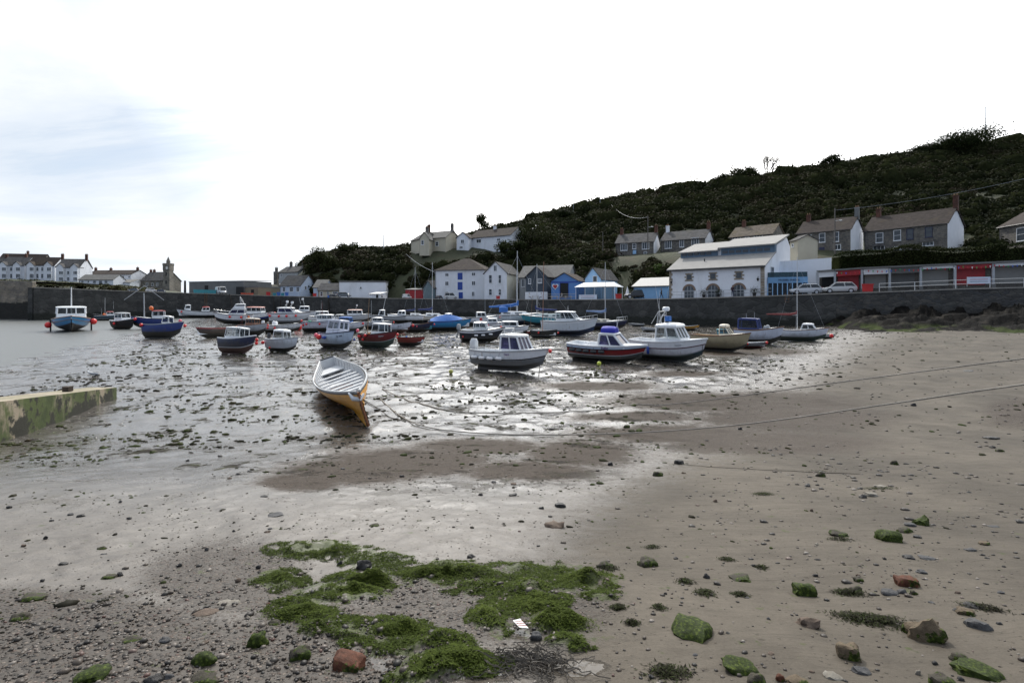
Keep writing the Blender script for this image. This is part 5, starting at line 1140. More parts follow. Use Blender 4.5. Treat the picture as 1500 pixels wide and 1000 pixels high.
# ------------------------------------------------------------ things on the quay
def railing(name, label, pts, h=1.05, rails=2, mat_=None, off=.35, step=2.2):
    P_ = [XY(px, wallY(px) + off) + Vector((0, 0, wallZ(px))) for px in pts]
    root = empty(name, P_[0], label=label, cat='railing'); o = tuple(P_[0])
    for k in range(rails):
        q = MB(); q.tube([p + Vector((0, 0, h - k * .5)) for p in P_], .03, 5); q.build('rail', mat_ or GREYP, root, o)
    for a, b_ in zip(P_[:-1], P_[1:]):
        n = max(1, int((b_ - a).length / step))
        for i in range(n): p = a.lerp(b_, i / n); q = MB(); q.tube([p, p + Vector((0, 0, h + .02))], .035, 5); q.build('post', mat_ or GREYP, root, o)
railing('railing', 'thin dark quay railing in front of the big white harbour building', [978, 1020, 1060, 1100, 1130])
railing('railing', 'grey railing along the wall in front of the kiosks', [1288, 1340, 1400, 1450, 1500, 1560], mat_=STEEL)
railing('railing', 'pale double railing in front of the blue workshop', [800, 820, 844], mat_=M('pale_wood_rail', (.4, .38, .34), .8), off=.5)
tyre = BLACK; RIM = M('wheel_rim', (.45, .46, .48), .35, .1, 4, metal=.6)
def car(px, Y, pyb, wpx, head, colr, label, cat='car', kind='hatch'):
    alpha = math.atan((px - 750) / 750); k = {'hatch': 1, 'van': 1.1, 'four': 1.08}[kind]; Lc, Wc = 3.9, 1.66; Hc = {'hatch': 1.46, 'van': 1.9, 'four': 1.75}[kind]
    th = R(head) - alpha; ext = abs(Lc * math.cos(R(head))) + abs(Wc * math.sin(R(head))); s = wpx * Y / 750 / ext * math.cos(alpha) ** .3
    p = P3(px, pyb, Y); root = empty('parked_' + cat.replace(' ', '_'), (p.x, p.y, wallZ(px) if px > 300 else p.z), (0, 0, th), label, cat, 'vehicles parked on the quay')
    body = M('car_' + '_'.join(str(int(c * 100)) for c in colr), colr, .25, .04, 1, spec=.7)
    def sec(x, w, z0, z1): return [(x, -w, z0 + .12), (x, -w * .9, z0), (x, w * .9, z0), (x, w, z0 + .12), (x, w * 1.0, (z0 + z1) / 2 + .1), (x, w * .93, z1 - .04), (x, w * .8, z1), (x, -w * .8, z1), (x, -w * .93, z1 - .04), (x, -w, (z0 + z1) / 2 + .1)]
    W2 = Wc / 2; q = MB()
    q.loft([sec(-1.95, W2 * .75, .42, .82), sec(-1.88, W2 * .95, .28, .92), sec(-1.2, W2, .24, .95), sec(.2, W2, .24, .92), sec(.95, W2, .24, .88), sec(1.5, W2 * .97, .26, .78), sec(1.85, W2 * .88, .3, .64), sec(1.95, W2 * .7, .4, .58)])
    bo = q.build('body', body, root, (0, 0, 0), s, 40)
    q = MB(); hb = -1.85 if kind != 'hatch' else -1.8; ht = -1.75 if kind != 'hatch' else -1.35; fr_, ft = (1.05, .45) if kind != 'van' else (1.35, .95)
    q.loft([[(hb, -W2 * .9, .9), (fr_, -W2 * .9, .86), (fr_, W2 * .9, .86), (hb, W2 * .9, .9)], [(ht, -W2 * .76, Hc - .06), (ft, -W2 * .74, Hc - .06), (ft, W2 * .74, Hc - .06), (ht, W2 * .76, Hc - .06)]])
    q.build('windows', M_glass('car_glass', alpha=0.0, dark=(.03, .035, .04)), root, (0, 0, 0), s)
    q = MB(); q.loft([[(ht - .03, -W2 * .78, Hc - .07), (ft + .03, -W2 * .76, Hc - .07), (ft + .03, W2 * .76, Hc - .07), (ht - .03, W2 * .78, Hc - .07)], [(ht + .1, -W2 * .66, Hc), (ft - .12, -W2 * .64, Hc), (ft - .12, W2 * .64, Hc), (ht + .1, W2 * .66, Hc)]])
    for sx in (-1, 1):
        for xb, xt in ((hb + .02, ht + .02), (-.55, -.45), (fr_ - .02, ft - .02)): q.tube([(xb, sx * W2 * .905, .88), (xt, sx * W2 * .765, Hc - .05)], .05, 4)
        if kind == 'van': q.obox((hb, sx * W2 * .88, .9), (1.9, 0, 0), (0, sx * .05, 0), (0, 0, .9))
    q.build('roof', body, root, (0, 0, 0), s)
    for x in (-1.2, 1.2):
        for sy in (-1, 1):
            q = MB(); q.tube([(x, sy * (W2 - .2), .31), (x, sy * (W2 + .02), .31)], .31, 14); wh = q.build('wheel', tyre, root, (0, 0, 0), s)
            q = MB(); q.tube([(x, sy * (W2 - .05), .31), (x, sy * (W2 + .03), .31)], .19, 10); q.build('rim', RIM, wh, (0, 0, 0), s)
    for sy in (-1, 1):
        q = MB(); q.ball((1.86, sy * W2 * .66, .66), (.1, .16, .09), 8, 5); q.build('headlight', M('headlight', (.8, .8, .8), .1, .02), root, (0, 0, 0), s)
        q = MB(); q.ball((-1.88, sy * W2 * .78, .84), (.07, .1, .16), 8, 5); q.build('tail_light', M('tail_light', (.4, .01, .01), .2, .02), root, (0, 0, 0), s)
    return root
car(1180, wallY(1180) + 2.0, 431, 45, 190, (.50, .52, .55), 'silver hatchback on the quay in front of the blue cafe')
car(1229.5, wallY(1229) + 1.9, 430, 47, 188, (.46, .47, .48), 'silver hatchback parked in front of the first kiosks', )
car(933, 94.0, 438, 37, 186, (.015, .016, .02), 'black car on the quay beside the blue shed')
car(866, 103.3, 438, 20, 10, (.5, .5, .5), 'silver car half hidden behind the white banner on the quay')
car(661, 120.4, 438, 21, 5, (.55, .56, .56), 'white four wheel drive in front of the warehouse', kind='four')
car(644, 122.3, 438, 11, 60, (.03, .03, .035), 'dark car at the left corner of the warehouse')
car(596, 125.3, 437.5, 14, 15, (.62, .63, .64), 'white van left of the small grey green hut', 'van', 'van')
car(504, 132.6, 435.5, 21, 5, (.10, .12, .14), 'dark grey car in front of the cream bungalow')
car(487, 134.2, 435, 14, 30, (.02, .03, .05), 'dark blue car behind the dark grey one by the bungalow')
car(324, 137.8, 432, 17, -70, (.62, .64, .66), 'white van parked on the quay in front of the long grey shed', 'van', 'van')
car(553, 129, 436.5, 15, 175, (.05, .07, .10), 'dark blue car beside the large blank white building')
car(222, 133, 427.5, 16, 10, (.6, .6, .62), 'white car on the quay in front of the stone hall'); car(195, 131, 426.5, 14, 170, (.1, .12, .15), 'dark car on the quay below the long white headland house')
car(236, 134, 428, 13, 5, (.03, .04, .08), 'navy car at the foot of the clock tower')
def crate(name, px, off, w_, h, d_, mat_, label, cat, lid=True):
    p = XY(px, wallY(px) + off) + Vector((0, 0, wallZ(px))); root = empty(name, p, (0, 0, -math.atan((px - 750) / 750)), label, cat)
    q = MB(); q.loft([[(-w_ * .44, -d_ * .44, .05), (w_ * .44, -d_ * .44, .05), (w_ * .44, d_ * .44, .05), (-w_ * .44, d_ * .44, .05)], [(-w_ / 2, -d_ / 2, h), (w_ / 2, -d_ / 2, h), (w_ / 2, d_ / 2, h), (-w_ / 2, d_ / 2, h)]]); q.build('tub', mat_, root)
    q = MB(); q.box(-w_ * .54, w_ * .54, -d_ * .54, d_ * .54, h, h + .1); q.build('rim', mat_, root)
    return root
REDB = M('red_bin', (.45, .02, .02), .5, .12, 2)
crate('fish_tub', 906, .8, 1.15, .85, .9, REDB, 'red tub on the quay between the white banner and the black car', 'tub')
crate('fish_tub', 729.5, .8, .9, .65, .8, REDB, 'small red tub on the quay in front of the white gabled building', 'tub')
crate('fish_tub', 1271, .9, 1.3, 1.0, .8, REDB, 'red tub on the quay in front of the kiosks', 'tub')
crate('fish_tub', 461, .8, .9, .75, .8, REDB, 'red tub on the quay left of the cream bungalow', 'tub'); crate('fish_tub', 393, .8, 1.1, .9, .8, REDB, 'red tub on the quay below the cliff cottage', 'tub')
BLB = M('blue_tub', (.04, .13, .42), .5, .15, 2); CYB = M('teal_net', (.06, .28, .33), .8, .2, 2)
for i, px in enumerate((402, 408, 414, 420)): crate('fish_crate', px, .8 + .1 * (i % 2), .9, .7 + .2 * (i % 2), .8, BLB if i % 2 else CYB, ['teal crate at the left end of the row below the blue white building', 'blue crate second from the left below the blue white building', 'teal crate third from the left below the blue white building', 'blue crate at the right end of the row below the blue white building'][i], 'crate', )
for i, px in enumerate((288, 296, 304, 312)): crate('net_bin', px, 1.5, 1.5, .9, 1.2, CYB, ['teal net bin nearest the crane post', 'teal net bin second from the crane post', 'teal net bin third from the crane post', 'teal net bin nearest the white van'][i], 'net bin')
for i, px in enumerate((356, 362, 368)): crate('rope_pile', px, .9, 1.1, .4, .9, M('orange_net', (.5, .10, .06), .8, .2), ['orange red net pile left of its two neighbours by the long shed', 'orange red net pile in the middle of three by the long shed', 'orange red net pile right of its two neighbours by the tan shed'][i], 'net pile')
# white banner on the quay, banner on the kiosk rail
def banner(name, px0, px1, py0, py1, off, label, txt=None):
    a = XY(px0, wallY(px0) + off); b_ = XY(px1, wallY(px1) + off); Ym = (a.y + b_.y) / 2; z0, z1 = zat(py1, Ym), zat(py0, Ym); e_ = (b_ - a).normalized(); n_ = Vector((-e_.y, e_.x, 0))
    root = empty(name, a + Vector((0, 0, z0)), label=label, cat='banner'); o = tuple(root.location)
    q = MB(); q.obox(a + Vector((0, 0, z0)), b_ - a, n_ * .04, Vector((0, 0, z1 - z0))); q.build('cloth', M('banner_white', (.62, .68, .78), .7, .05), root, o)
    for p in (a, b_): q = MB(); q.tube([p + n_ * .08 + Vector((0, 0, z0 - .35)), p + n_ * .08 + Vector((0, 0, z1))], .035, 5); q.build('post', GREYP, root, o)
    for i, (zf, c) in enumerate(((.62, M('bunting_red', (.5, .03, .04))), (.3, NAVY))):
        q = MB(); zz = z0 + (z1 - z0) * zf; q.obox(a.lerp(b_, .12) - n_ * .012 + Vector((0, 0, zz)), (b_ - a) * .76, n_ * .01, Vector((0, 0, .05))); q.build('printed_line', c, root, o)
banner('banner', 848, 874, 431.5, 438.5, .3, 'pale blue white banner on posts at the quay edge before the marquee')
banner('banner', 1417, 1451, 405.5, 415.5, .25, 'white banner tied to the railing before the red kiosk')
q = MB(); p = XY(919, wallY(919) + 2.5); rr_ = [(0.05, 0), (.05, .5), (.42, .6), (.2, 1.6), (.03, 2.3)]
pr_ = empty('closed_parasol', (p.x, p.y, wallZ(919)), label='closed white parasol beside the black car', cat='parasol'); q.loft([[(r * math.cos(k * .785), r * math.sin(k * .785), z) for k in range(8)] for r, z in rr_]); q.build('canopy', M('white_canvas', (.85, .85, .85)), pr_)
# potted plants by the arches
for ax, lb in ((1031, 'potted shrub at the left arch of the white harbour building'), (1052, 'low planter of shrubs under the middle arch'), (1105, 'bushy potted plant at the right end of the white harbour building')):
    s = zint(A_main, e_main, ax) if 'A_main' in globals() else None
    p = XY(ax, float(np.interp(ax, [980.5, 1120], [88, 77])) - .8); z0 = wallZ(ax); rt = empty('potted_plant', (p.x, p.y, z0), label=lb, cat='plant')
    q = MB(); q.loft([[(r * math.cos(k * .628), r * math.sin(k * .628), z) for k in range(10)] for r, z in ((.2, .0), (.3, .5), (.26, .5))]); q.build('pot', BLACK, rt)
    nn2 = 260; dd = rng.normal(size=(nn2, 3)) * [.32, .25, .28] + [0, 0, .85]; sz = rng.uniform(.1, .2, nn2); v, f = scatter(LEAF_V, LEAF_F, dd, np.stack([sz, sz, sz], 1), 1.5); ob = np_mesh('foliage', v, f, dark_leaf, np.repeat(rng.random(nn2), 4), kind=None); ob.parent = rt

# ------------------------------------------------------------ people (small figures, one continuous skinned body each)
SKIN = M('skin', (.45, .27, .19), .6, .05)
def person(loc, rz, label, top, legs, hair=(.03, .02, .015), stride=.0, arm=0.1, sit=False, h=1.72):
    root = empty('person', loc, (0, 0, rz), label, 'person'); k = h / 1.72
    if sit: kn, an = [(.42, .46), (.44, .42)], [(.44, .05), (.46, .04)]; hipz = .5
    else: kn, an = [(stride * .5, .48), (-stride * .3, .48)], [(stride, .07), (-stride, .10)]; hipz = .90
    V_ = [(0, 0, hipz, .13)]; E_ = []
    def ad(p, q, r): V_.append((*q, r)); E_.append((p, len(V_) - 1)); return len(V_) - 1
    sp1 = ad(0, (0, 0, hipz + .22), .12); ch = ad(sp1, (.01, 0, hipz + .46), .135); nk = ad(ch, (.02, 0, hipz + .58), .055); hd = ad(nk, (.04, 0, hipz + .66), .075); hd2 = ad(hd, (.05, 0, hipz + .76), .09)
    for i, sy in enumerate((-1, 1)):
        hp = ad(0, (0, sy * .09, hipz - .03), .095); kk = ad(hp, (kn[i][0], sy * .10, kn[i][1]), .06); aa = ad(kk, (an[i][0], sy * .10, an[i][1]), .04); ad(aa, (an[i][0] + .17, sy * .11, an[i][1] - .03), .035)
        s1 = ad(ch, (.0, sy * .19, hipz + .5), .06); el = ad(s1, (arm * .4 * (1 if i else -1), sy * .24, hipz + .24), .042); wr = ad(el, (arm + .12, sy * .22, hipz + .03), .03); ha = ad(wr, (arm + .14, sy * .22, hipz - .05), .03)
    def skinmesh(nm, V_, E_, m_, sub=1):
        me = bpy.data.meshes.new(nm); me.from_pydata([(x * k, y * k, z * k) for x, y, z, r in V_], E_, []); me.materials.append(m_); ob = bpy.data.objects.new(nm, me); COL.objects.link(ob); ob.parent = root
        md = ob.modifiers.new('skin', 'SKIN'); md.use_smooth_shade = True; sb = ob.modifiers.new('sub', 'SUBSURF'); sb.levels = sub; sb.render_levels = sub
        for i, (x, y, z, r) in enumerate(V_): me.skin_vertices[0].data[i].radius = (r * k, r * k); me.skin_vertices[0].data[i].use_root = i == 0
        return ob
    m2, t2, b2_ = newmat('figure'); g = N(t2, 'ShaderNodeTexCoord'); s_3 = N(t2, 'ShaderNodeSeparateXYZ'); t2.links.new(g.outputs['Object'], s_3.inputs[0])
    zc = s_3.outputs[2]; c1 = mix_c(t2, math_n(t2, 'GREATER_THAN', zc, (hipz + .0) * k), legs, top); c1 = mix_c(t2, math_n(t2, 'GREATER_THAN', zc, (hipz + .58) * k), c1, (.45, .27, .19)); t2.links.new(c1, b2_.inputs['Base Color']); b2_.inputs['Roughness'].default_value = .8
    skinmesh('body', V_, E_, m2, 2)
    q = MB(); q.ball((.03 * k, 0, (hipz + .80) * k), (.105 * k, .095 * k, .09 * k), 10, 7); q.build('hair', M('hair_%d' % int(hair[0] * 100), hair, .6, .2), root, smooth=60)
    return root
p = XY(969, wallY(969) + 1.2); person((p.x, p.y, wallZ(969)), R(180), 'person in dark clothes walking on the quay by the blue shed', (.02, .02, .025), (.02, .02, .03), stride=.28)
p = XY(1073, 79.3); person((p.x, p.y, wallZ(1073)), R(-90), 'person in a dark top standing by the arched windows', (.04, .02, .03), (.03, .04, .08))
for i, px in enumerate((775, 793, 823)): p = XY(px, wallY(px) + 2.2); person((p.x, p.y, wallZ(px)), R([0, 180, 200][i]), ['person in a pale top seated near the dark clad gable', 'person in a white top seated outside the dark clad gable', 'person in a grey top seated outside the blue workshop'][i], [(.5, .5, .5), (.6, .6, .62), (.25, .25, .28)][i], (.03, .03, .05), sit=True)
for i, px in enumerate((784, 812, 832)):
    p = XY(px, wallY(px) + 2.4); rt = empty('picnic_table', (p.x, p.y, wallZ(px)), (0, 0, .1), ['picnic table between the two seated people', 'picnic table at the left corner of the blue workshop', 'picnic table in front of the open blue workshop'][i], 'table')
    q = MB(); q.box(-.75, .75, -.35, .35, .70, .75); q.build('tabletop', M('pale_wood_rail', (.4, .38, .34)), rt)
    for sy in (-1, 1): q = MB(); q.box(-.75, .75, sy * .65 - .13, sy * .65 + .13, .42, .46); q.build('bench_seat', M('pale_wood_rail', (.4, .38, .34)), rt)
    for sx in (-.55, .55): q = MB(); q.obox((sx, -.7, 0), (.06, 0, 0), (0, .08, 0), (0, .45, .72)); q.obox((sx, .62, 0), (.06, 0, 0), (0, .08, 0), (0, -.45, .72)); q.obox((sx + .003, -.7, .36), (.054, 0, 0), (0, 1.4, 0), (0, 0, .07)); q.build('leg', M('pale_wood_rail', (.4, .38, .34)), rt)

for px, lb in ((455, 'iron ladder on the quay wall below the harbour cottages'), (665, 'iron ladder on the quay wall below the warehouse'), (905, 'iron ladder on the quay wall below the black car'), (1150, 'iron ladder on the quay wall below the cafe'), (300, 'iron ladder on the quay wall below the long grey shed')):
    p = XY(px, wallY(px) - .12); z1 = wallZ(px); p2 = XY(px + 3, wallY(px + 3) - .12); e_ = (p2 - p).normalized(); ro = empty('quay_ladder', (p.x, p.y, 0), label=lb, cat='ladder'); o = (p.x, p.y, 0); IR = M('rusty_iron', (.16, .08, .04))
    for q_ in (0, .5): q = MB(); q.tube([p + e_ * q_ + Vector((0, -.12, .5)), p + e_ * q_ + Vector((0, -.02, z1 + .3))], .035, 5); q.build('stile', IR, ro, o)
    for k in range(int((z1 - .6) / .45)): q = MB(); zz = .7 + k * .45; q.tube([p + Vector((0, -.1, zz)), p + e_ * .5 + Vector((0, -.1, zz))], .025, 4); q.build('rung', IR, ro, o)
for px, py, lb in ((401, 437, 'dark timber pile against the quay wall, left of three'), (411, 438, 'dark timber pile against the quay wall, middle of three'), (424, 437, 'dark timber pile against the quay wall, right of three'), (481, 436, 'timber pile with a blue top against the quay wall'), (344, 431, 'leaning timber post at the quay below the white van'), (1168.5, 466, 'short pile below the cafe')):
    if px > 1000: continue
    Yp = wallY(px) - 1.0; p = P3(px, py, Yp); ro = empty('timber_pile', (p.x, p.y, -.5), label=lb, cat='pile'); q = MB(); q.tube([(0, 0, 0), (-1.4 if px == 344 else 0, 0, p.z + .5)], [.2, .17], 8); q.build('shaft', M('tarred_pile', (.035, .03, .026), .9, .3, 3), ro)
    if px == 481: q = MB(); q.tube([(0, 0, p.z + .5), (0, 0, p.z + 1.1)], .24, 8); q.build('cap', BLB, ro)

# ------------------------------------------------------------ boats
def paint(c, r=.3): return M('boat_paint_' + '_'.join(str(int(round(x * 100))) for x in c), c, r, .07, 1.2, dirt=tuple(x * .6 + .03 for x in c), dirtamt=.45)
ANTI = {'black': paint((.018, .018, .02), .6), 'red': paint((.10, .025, .02), .6), 'blue': paint((.02, .04, .10), .6), 'green': paint((.03, .07, .06), .6), 'grey': paint((.10, .105, .11), .6)}
FEND = {'red': M('red_buoy', (.68, .03, .03), .35, .08, 3), 'pink': M('pink_buoy', (.75, .12, .18), .4, .08, 3), 'blue': M('blue_fender', (.02, .06, .30), .4, .1, 3), 'white': M('white_fender', (.75, .76, .78), .4, .05, 3), 'orange': M('orange_buoy', (.75, .16, .03), .4, .1, 3), 'dark': M('dark_fender', (.02, .025, .03), .4, .1, 3)}
def hull_pt(S, t, v):
    """starboard side point of the hull at station t (0 stern, 1 bow), level v (0 keel, 1 gunwale)"""
    B, D = S['B'], S['D']; sw = S.get('sw', .82)
    f = sw + (1 - sw) * math.sin(math.pi / 2 * min(t / .4, 1)) if t < .4 else max(.015, (1 - ((t - .4) / .6) ** S.get('bp', 2.5)))
    b_ = B / 2 * f
    s = D * (1 + S.get('sb', .32) * (max(t - .3, 0) / .7) ** 2 + S.get('ss', .05) * (max(.3 - t, 0) / .3) ** 2)
    k = D * S.get('kr', .42) * (max(t - .68, 0) / .32) ** 2
    z = k + (s - k) * v
    if S.get('kind') == 'vee': g = .0 + min(v / .26, 1) * .84 + max(0, (v - .26) / .74) * .16
    elif S.get('kind') == 'deep': g = (1 - (1 - v) ** 2.0) ** .85
    else: g = (1 - (1 - v) ** 2.4) ** .62
    g = max(g, .0) ** (1 + 1.6 * t ** 3)
    x = 6 * (t - .5) + S.get('rake', .45) * (v ** 1.2) * t ** 4 - S.get('trake', .12) * (1 - v) * -1 * (1 - t) ** 4
    return Vector((x, -max(b_ * g, .025), z))
def sheer(S, t): return hull_pt(S, t, 1.0)
LEV0 = [0, .1, .2, .3]
def boat(S):
    L = S['L']; k = L / 6.0; S.setdefault('vs', 1.35); root = empty(S['name'], S['loc'], label=S['label'], cat=S.get('cat', 'boat')); S.setdefault('D', 1.0); S.setdefault('B', 2.2)
    n = 26; wl = S.get('wl', .4); lev = [0, .07, .16, .26, wl * .85 + .03, wl, wl + .05, (wl + 1) / 2 + .02, S.get('top', .86), 1.0]
    lev = sorted(set(lev)); mats = [S['anti'], S.get('stripe', S['hull']), S['hull'], S.get('strake', S['hull'])]
    def mi(v0, v1):
        c = (v0 + v1) / 2
        return 0 if c < wl else 1 if c < wl + .05 else 2 if c < S.get('top', .86) else 3
    h = MB(); rings = []; mids = []
    for i in range(n + 1):
        t = i / n; pr = [hull_pt(S, t, v) for v in lev]; rings.append([Vector((p.x, p.y, p.z)) for p in pr[::-1]] + [Vector((p.x, -p.y, p.z)) for p in pr])
    m_ = len(rings[0]); fs = []; mm = []; nl = len(lev)
    for i in range(n):
        for j in range(m_ - 1):
            a = i * m_ + j; fs.append((a, a + 1, a + m_ + 1, a + m_)); jj = nl - 2 - j if j < nl - 1 else (-1 if j == nl - 1 else j - nl)
            mm.append(0 if jj < 0 else mi(lev[jj], lev[jj + 1]))
    for j in range(nl - 1):      # transom
        a, b_ = nl - 1 - j, nl + j; fs.append((a - 1, a, b_, b_ + 1)); mm.append(mi(lev[j], lev[j + 1]))
    h.add([p for r in rings for p in r], fs, mm); mats_ = mats
    ho = h.build('hull', mats_, root, (0, 0, 0), k, 35, recalc=False)
    ho.data.update()
    # keel skeg
    q = MB(); q.add([(-2.9, -.04, .05), (2.0, -.04, .05), (2.0, .04, .05), (-2.9, .04, .05), (-2.9, -.03, -.13), (1.3, -.03, -.09), (1.3, .03, -.09), (-2.9, .03, -.13)], [(3, 2, 1, 0), (4, 5, 6, 7), (0, 1, 5, 4), (1, 2, 6, 5), (2, 3, 7, 6), (3, 0, 4, 7)]); q.build('keel', S['anti'], root, (0, 0, 0), k)
    # gunwale
    q = MB(); rr = S.get('rub_r', .045)
    for sy in (1, -1): q.tube([Vector((p.x, p.y * sy, p.z)) for p in (sheer(S, i / 20) for i in range(21))], rr, 6)
    p0 = sheer(S, 0); q.tube([p0, Vector((p0.x, -p0.y, p0.z))], rr, 6); go = q.build('gunwale', S.get('rub', BLACK), root, (0, 0, 0), k, 60)
    if S.get('rub2'):
        q = MB(); v = S.get('top', .86)
        for sy in (1, -1): q.tube([Vector((p.x, p.y * sy * 1.01, p.z)) for p in (hull_pt(S, i / 20, v) for i in range(21))], .03, 5)
        q.build('rubbing_strake', S['rub2'], root, (0, 0, 0), k, 60)
    # inside: open well aft of tc, deck forward
    tc = S.get('tc', .55); fl = S.get('floor', .42) * S['D']; q = MB(); dk = MB(); inner = S.get('inner', WHITE)
    ns = 12; R1 = []
    for i in range(ns + 1):
        t = .015 + (tc - .015) * i / ns; p = sheer(S, t); b_ = abs(p.y) - .09
        lo = None
        for v in [x / 20 for x in range(21)]:
            qv = hull_pt(S, t, v)
            if qv.z >= fl: lo = abs(qv.y) - .07; break
        lo = max(.03, min(lo if lo else b_, b_)); xx = p.x + (.06 if i == 0 else 0)
        R1.append([(xx, -b_, p.z + .01), (xx, -lo, fl), (xx, lo, fl), (xx, b_, p.z + .01)])
    q.loft(R1, False, 0, False); nn_ = len(q.v); q.add(R1[0], [(0, 1, 2, 3)]); q.add(R1[-1], [(3, 2, 1, 0)]); q.build('cockpit', inner, root, (0, 0, 0), k, recalc=False)
    cap = MB()
    for sy in (1, -1):
        cap.loft([[(p.x, p.y * sy, p.z + .005), (p.x, (abs(p.y) - .12) * -sy, p.z + .005), (p.x, (abs(p.y) - .12) * -sy, p.z + .035), (p.x, p.y * sy, p.z + .035)] for p in (sheer(S, .0 + tc * i / 12) for i in range(13))])
    cap.build('side_deck', S.get('deck', WHITE), root, (0, 0, 0), k)
    if tc < .98:
        D1 = []
        for i in range(15):
            t = tc + (1 - tc) * i / 14; p = sheer(S, t); cr = S.get('crown', .1) * min(1, abs(p.y) / (S['B'] / 2) * 1.1)
            D1.append([(p.x, p.y * .985, p.z + .01), (p.x, p.y * .6, p.z + .01 + cr * .7), (p.x, 0, p.z + .01 + cr), (p.x, -p.y * .6, p.z + .01 + cr * .7), (p.x, -p.y * .985, p.z + .01)])
        dk.loft(D1, False, 0, False); dk.build('foredeck', S.get('deck', WHITE), root, (0, 0, 0), k, 50, recalc=False)
    for c in S.get('cabs', []): cabin(S, root, k, **c)
    for f in S.get('extra', []): f(S, root, k)
    # heel, heading, rest on the mud
    rot = Euler((R(S.get('heel', 0)), R(S.get('pitch', 0)), 0)).to_matrix(); rot = Matrix.Rotation(S['rz'], 3, 'Z') @ rot
    vsc = Vector((1, 1, S['vs'])); mz = min((rot @ (v.co * vsc)).z for v in ho.data.vertices); mz = min(mz, min((rot @ (Vector(c) * vsc)).z * k for c in ((-2.9, 0, -.13), (1.3, 0, -.09))))
    root.rotation_mode = 'XYZ'; root.rotation_euler = rot.to_euler('XYZ'); root.location = (S['loc'][0], S['loc'][1], S['loc'][2] - mz - .05); root.scale = (1, 1, S['vs'])
    S['root'] = root; S['rot'] = rot
    sh = S['short']
    for i, fd in enumerate(S.get('fend', [])):
        side, t, colr = fd[:3]; r = fd[3] if len(fd) > 3 else .17; drop = fd[4] if len(fd) > 4 else .28; long_ = fd[5] if len(fd) > 5 else 0
        p = sheer(S, t) if abs(t) <= 1 else sheer(S, 1); y = -1 if side == 's' else 1
        lp = Vector((p.x, (abs(p.y) + r * .85) * y, p.z - drop))
        if side == 'b': lp = Vector((p.x + r, 0, p.z - drop))
        w = rot @ (lp * vsc * k); w += root.location
        fo = empty('ball_fender' if not long_ else 'fender', w, root.rotation_euler, None, 'fender', None); rk_ = r * k
        q = MB()
        if long_ == 1: q.tube([(-.28 * k, 0, 0), (-.2 * k, 0, 0), (.2 * k, 0, 0), (.28 * k, 0, 0)], [rk_ * .35, rk_, rk_, rk_ * .35], 10)
        elif long_ == 2: q.tube([(0, 0, -.34 * k), (0, 0, -.28 * k), (0, 0, .2 * k), (0, 0, .3 * k)], [rk_ * .35, rk_, rk_, rk_ * .35], 10)
        else: q.ball((0, 0, 0), (rk_, rk_, rk_ * 1.08), 12, 8)
        q.build('float', FEND[colr], fo, smooth=60)
        q = MB(); q.tube([(0, 0, rk_ * .6), (0, -y * rk_ * .7 if side != 'b' else 0, drop * k + .02)], .012 * k, 4); q.build('lanyard', BLACK, fo)
        sidew = {'s': 'starboard', 'p': 'port', 'b': 'stem'}[side]; posw = 'at the stern' if t < .12 else 'aft' if t < .36 else 'amidships' if t < .62 else 'forward' if t < .86 else 'by the bow'
        S.setdefault('_fl', []).append((fo, f"{colr} {'cylinder' if long_ else 'ball'} fender hung {posw} on the {sh}"))
    from collections import Counter
    cnt = Counter(l for _, l in S.get('_fl', []))
    for fo, l in S.get('_fl', []):
        fo['label'] = l
        if cnt[l] > 1: fo['group'] = l.replace('fender', 'fenders', 1)
        else: fo['group'] = 'fenders on the moored boats'
    return root
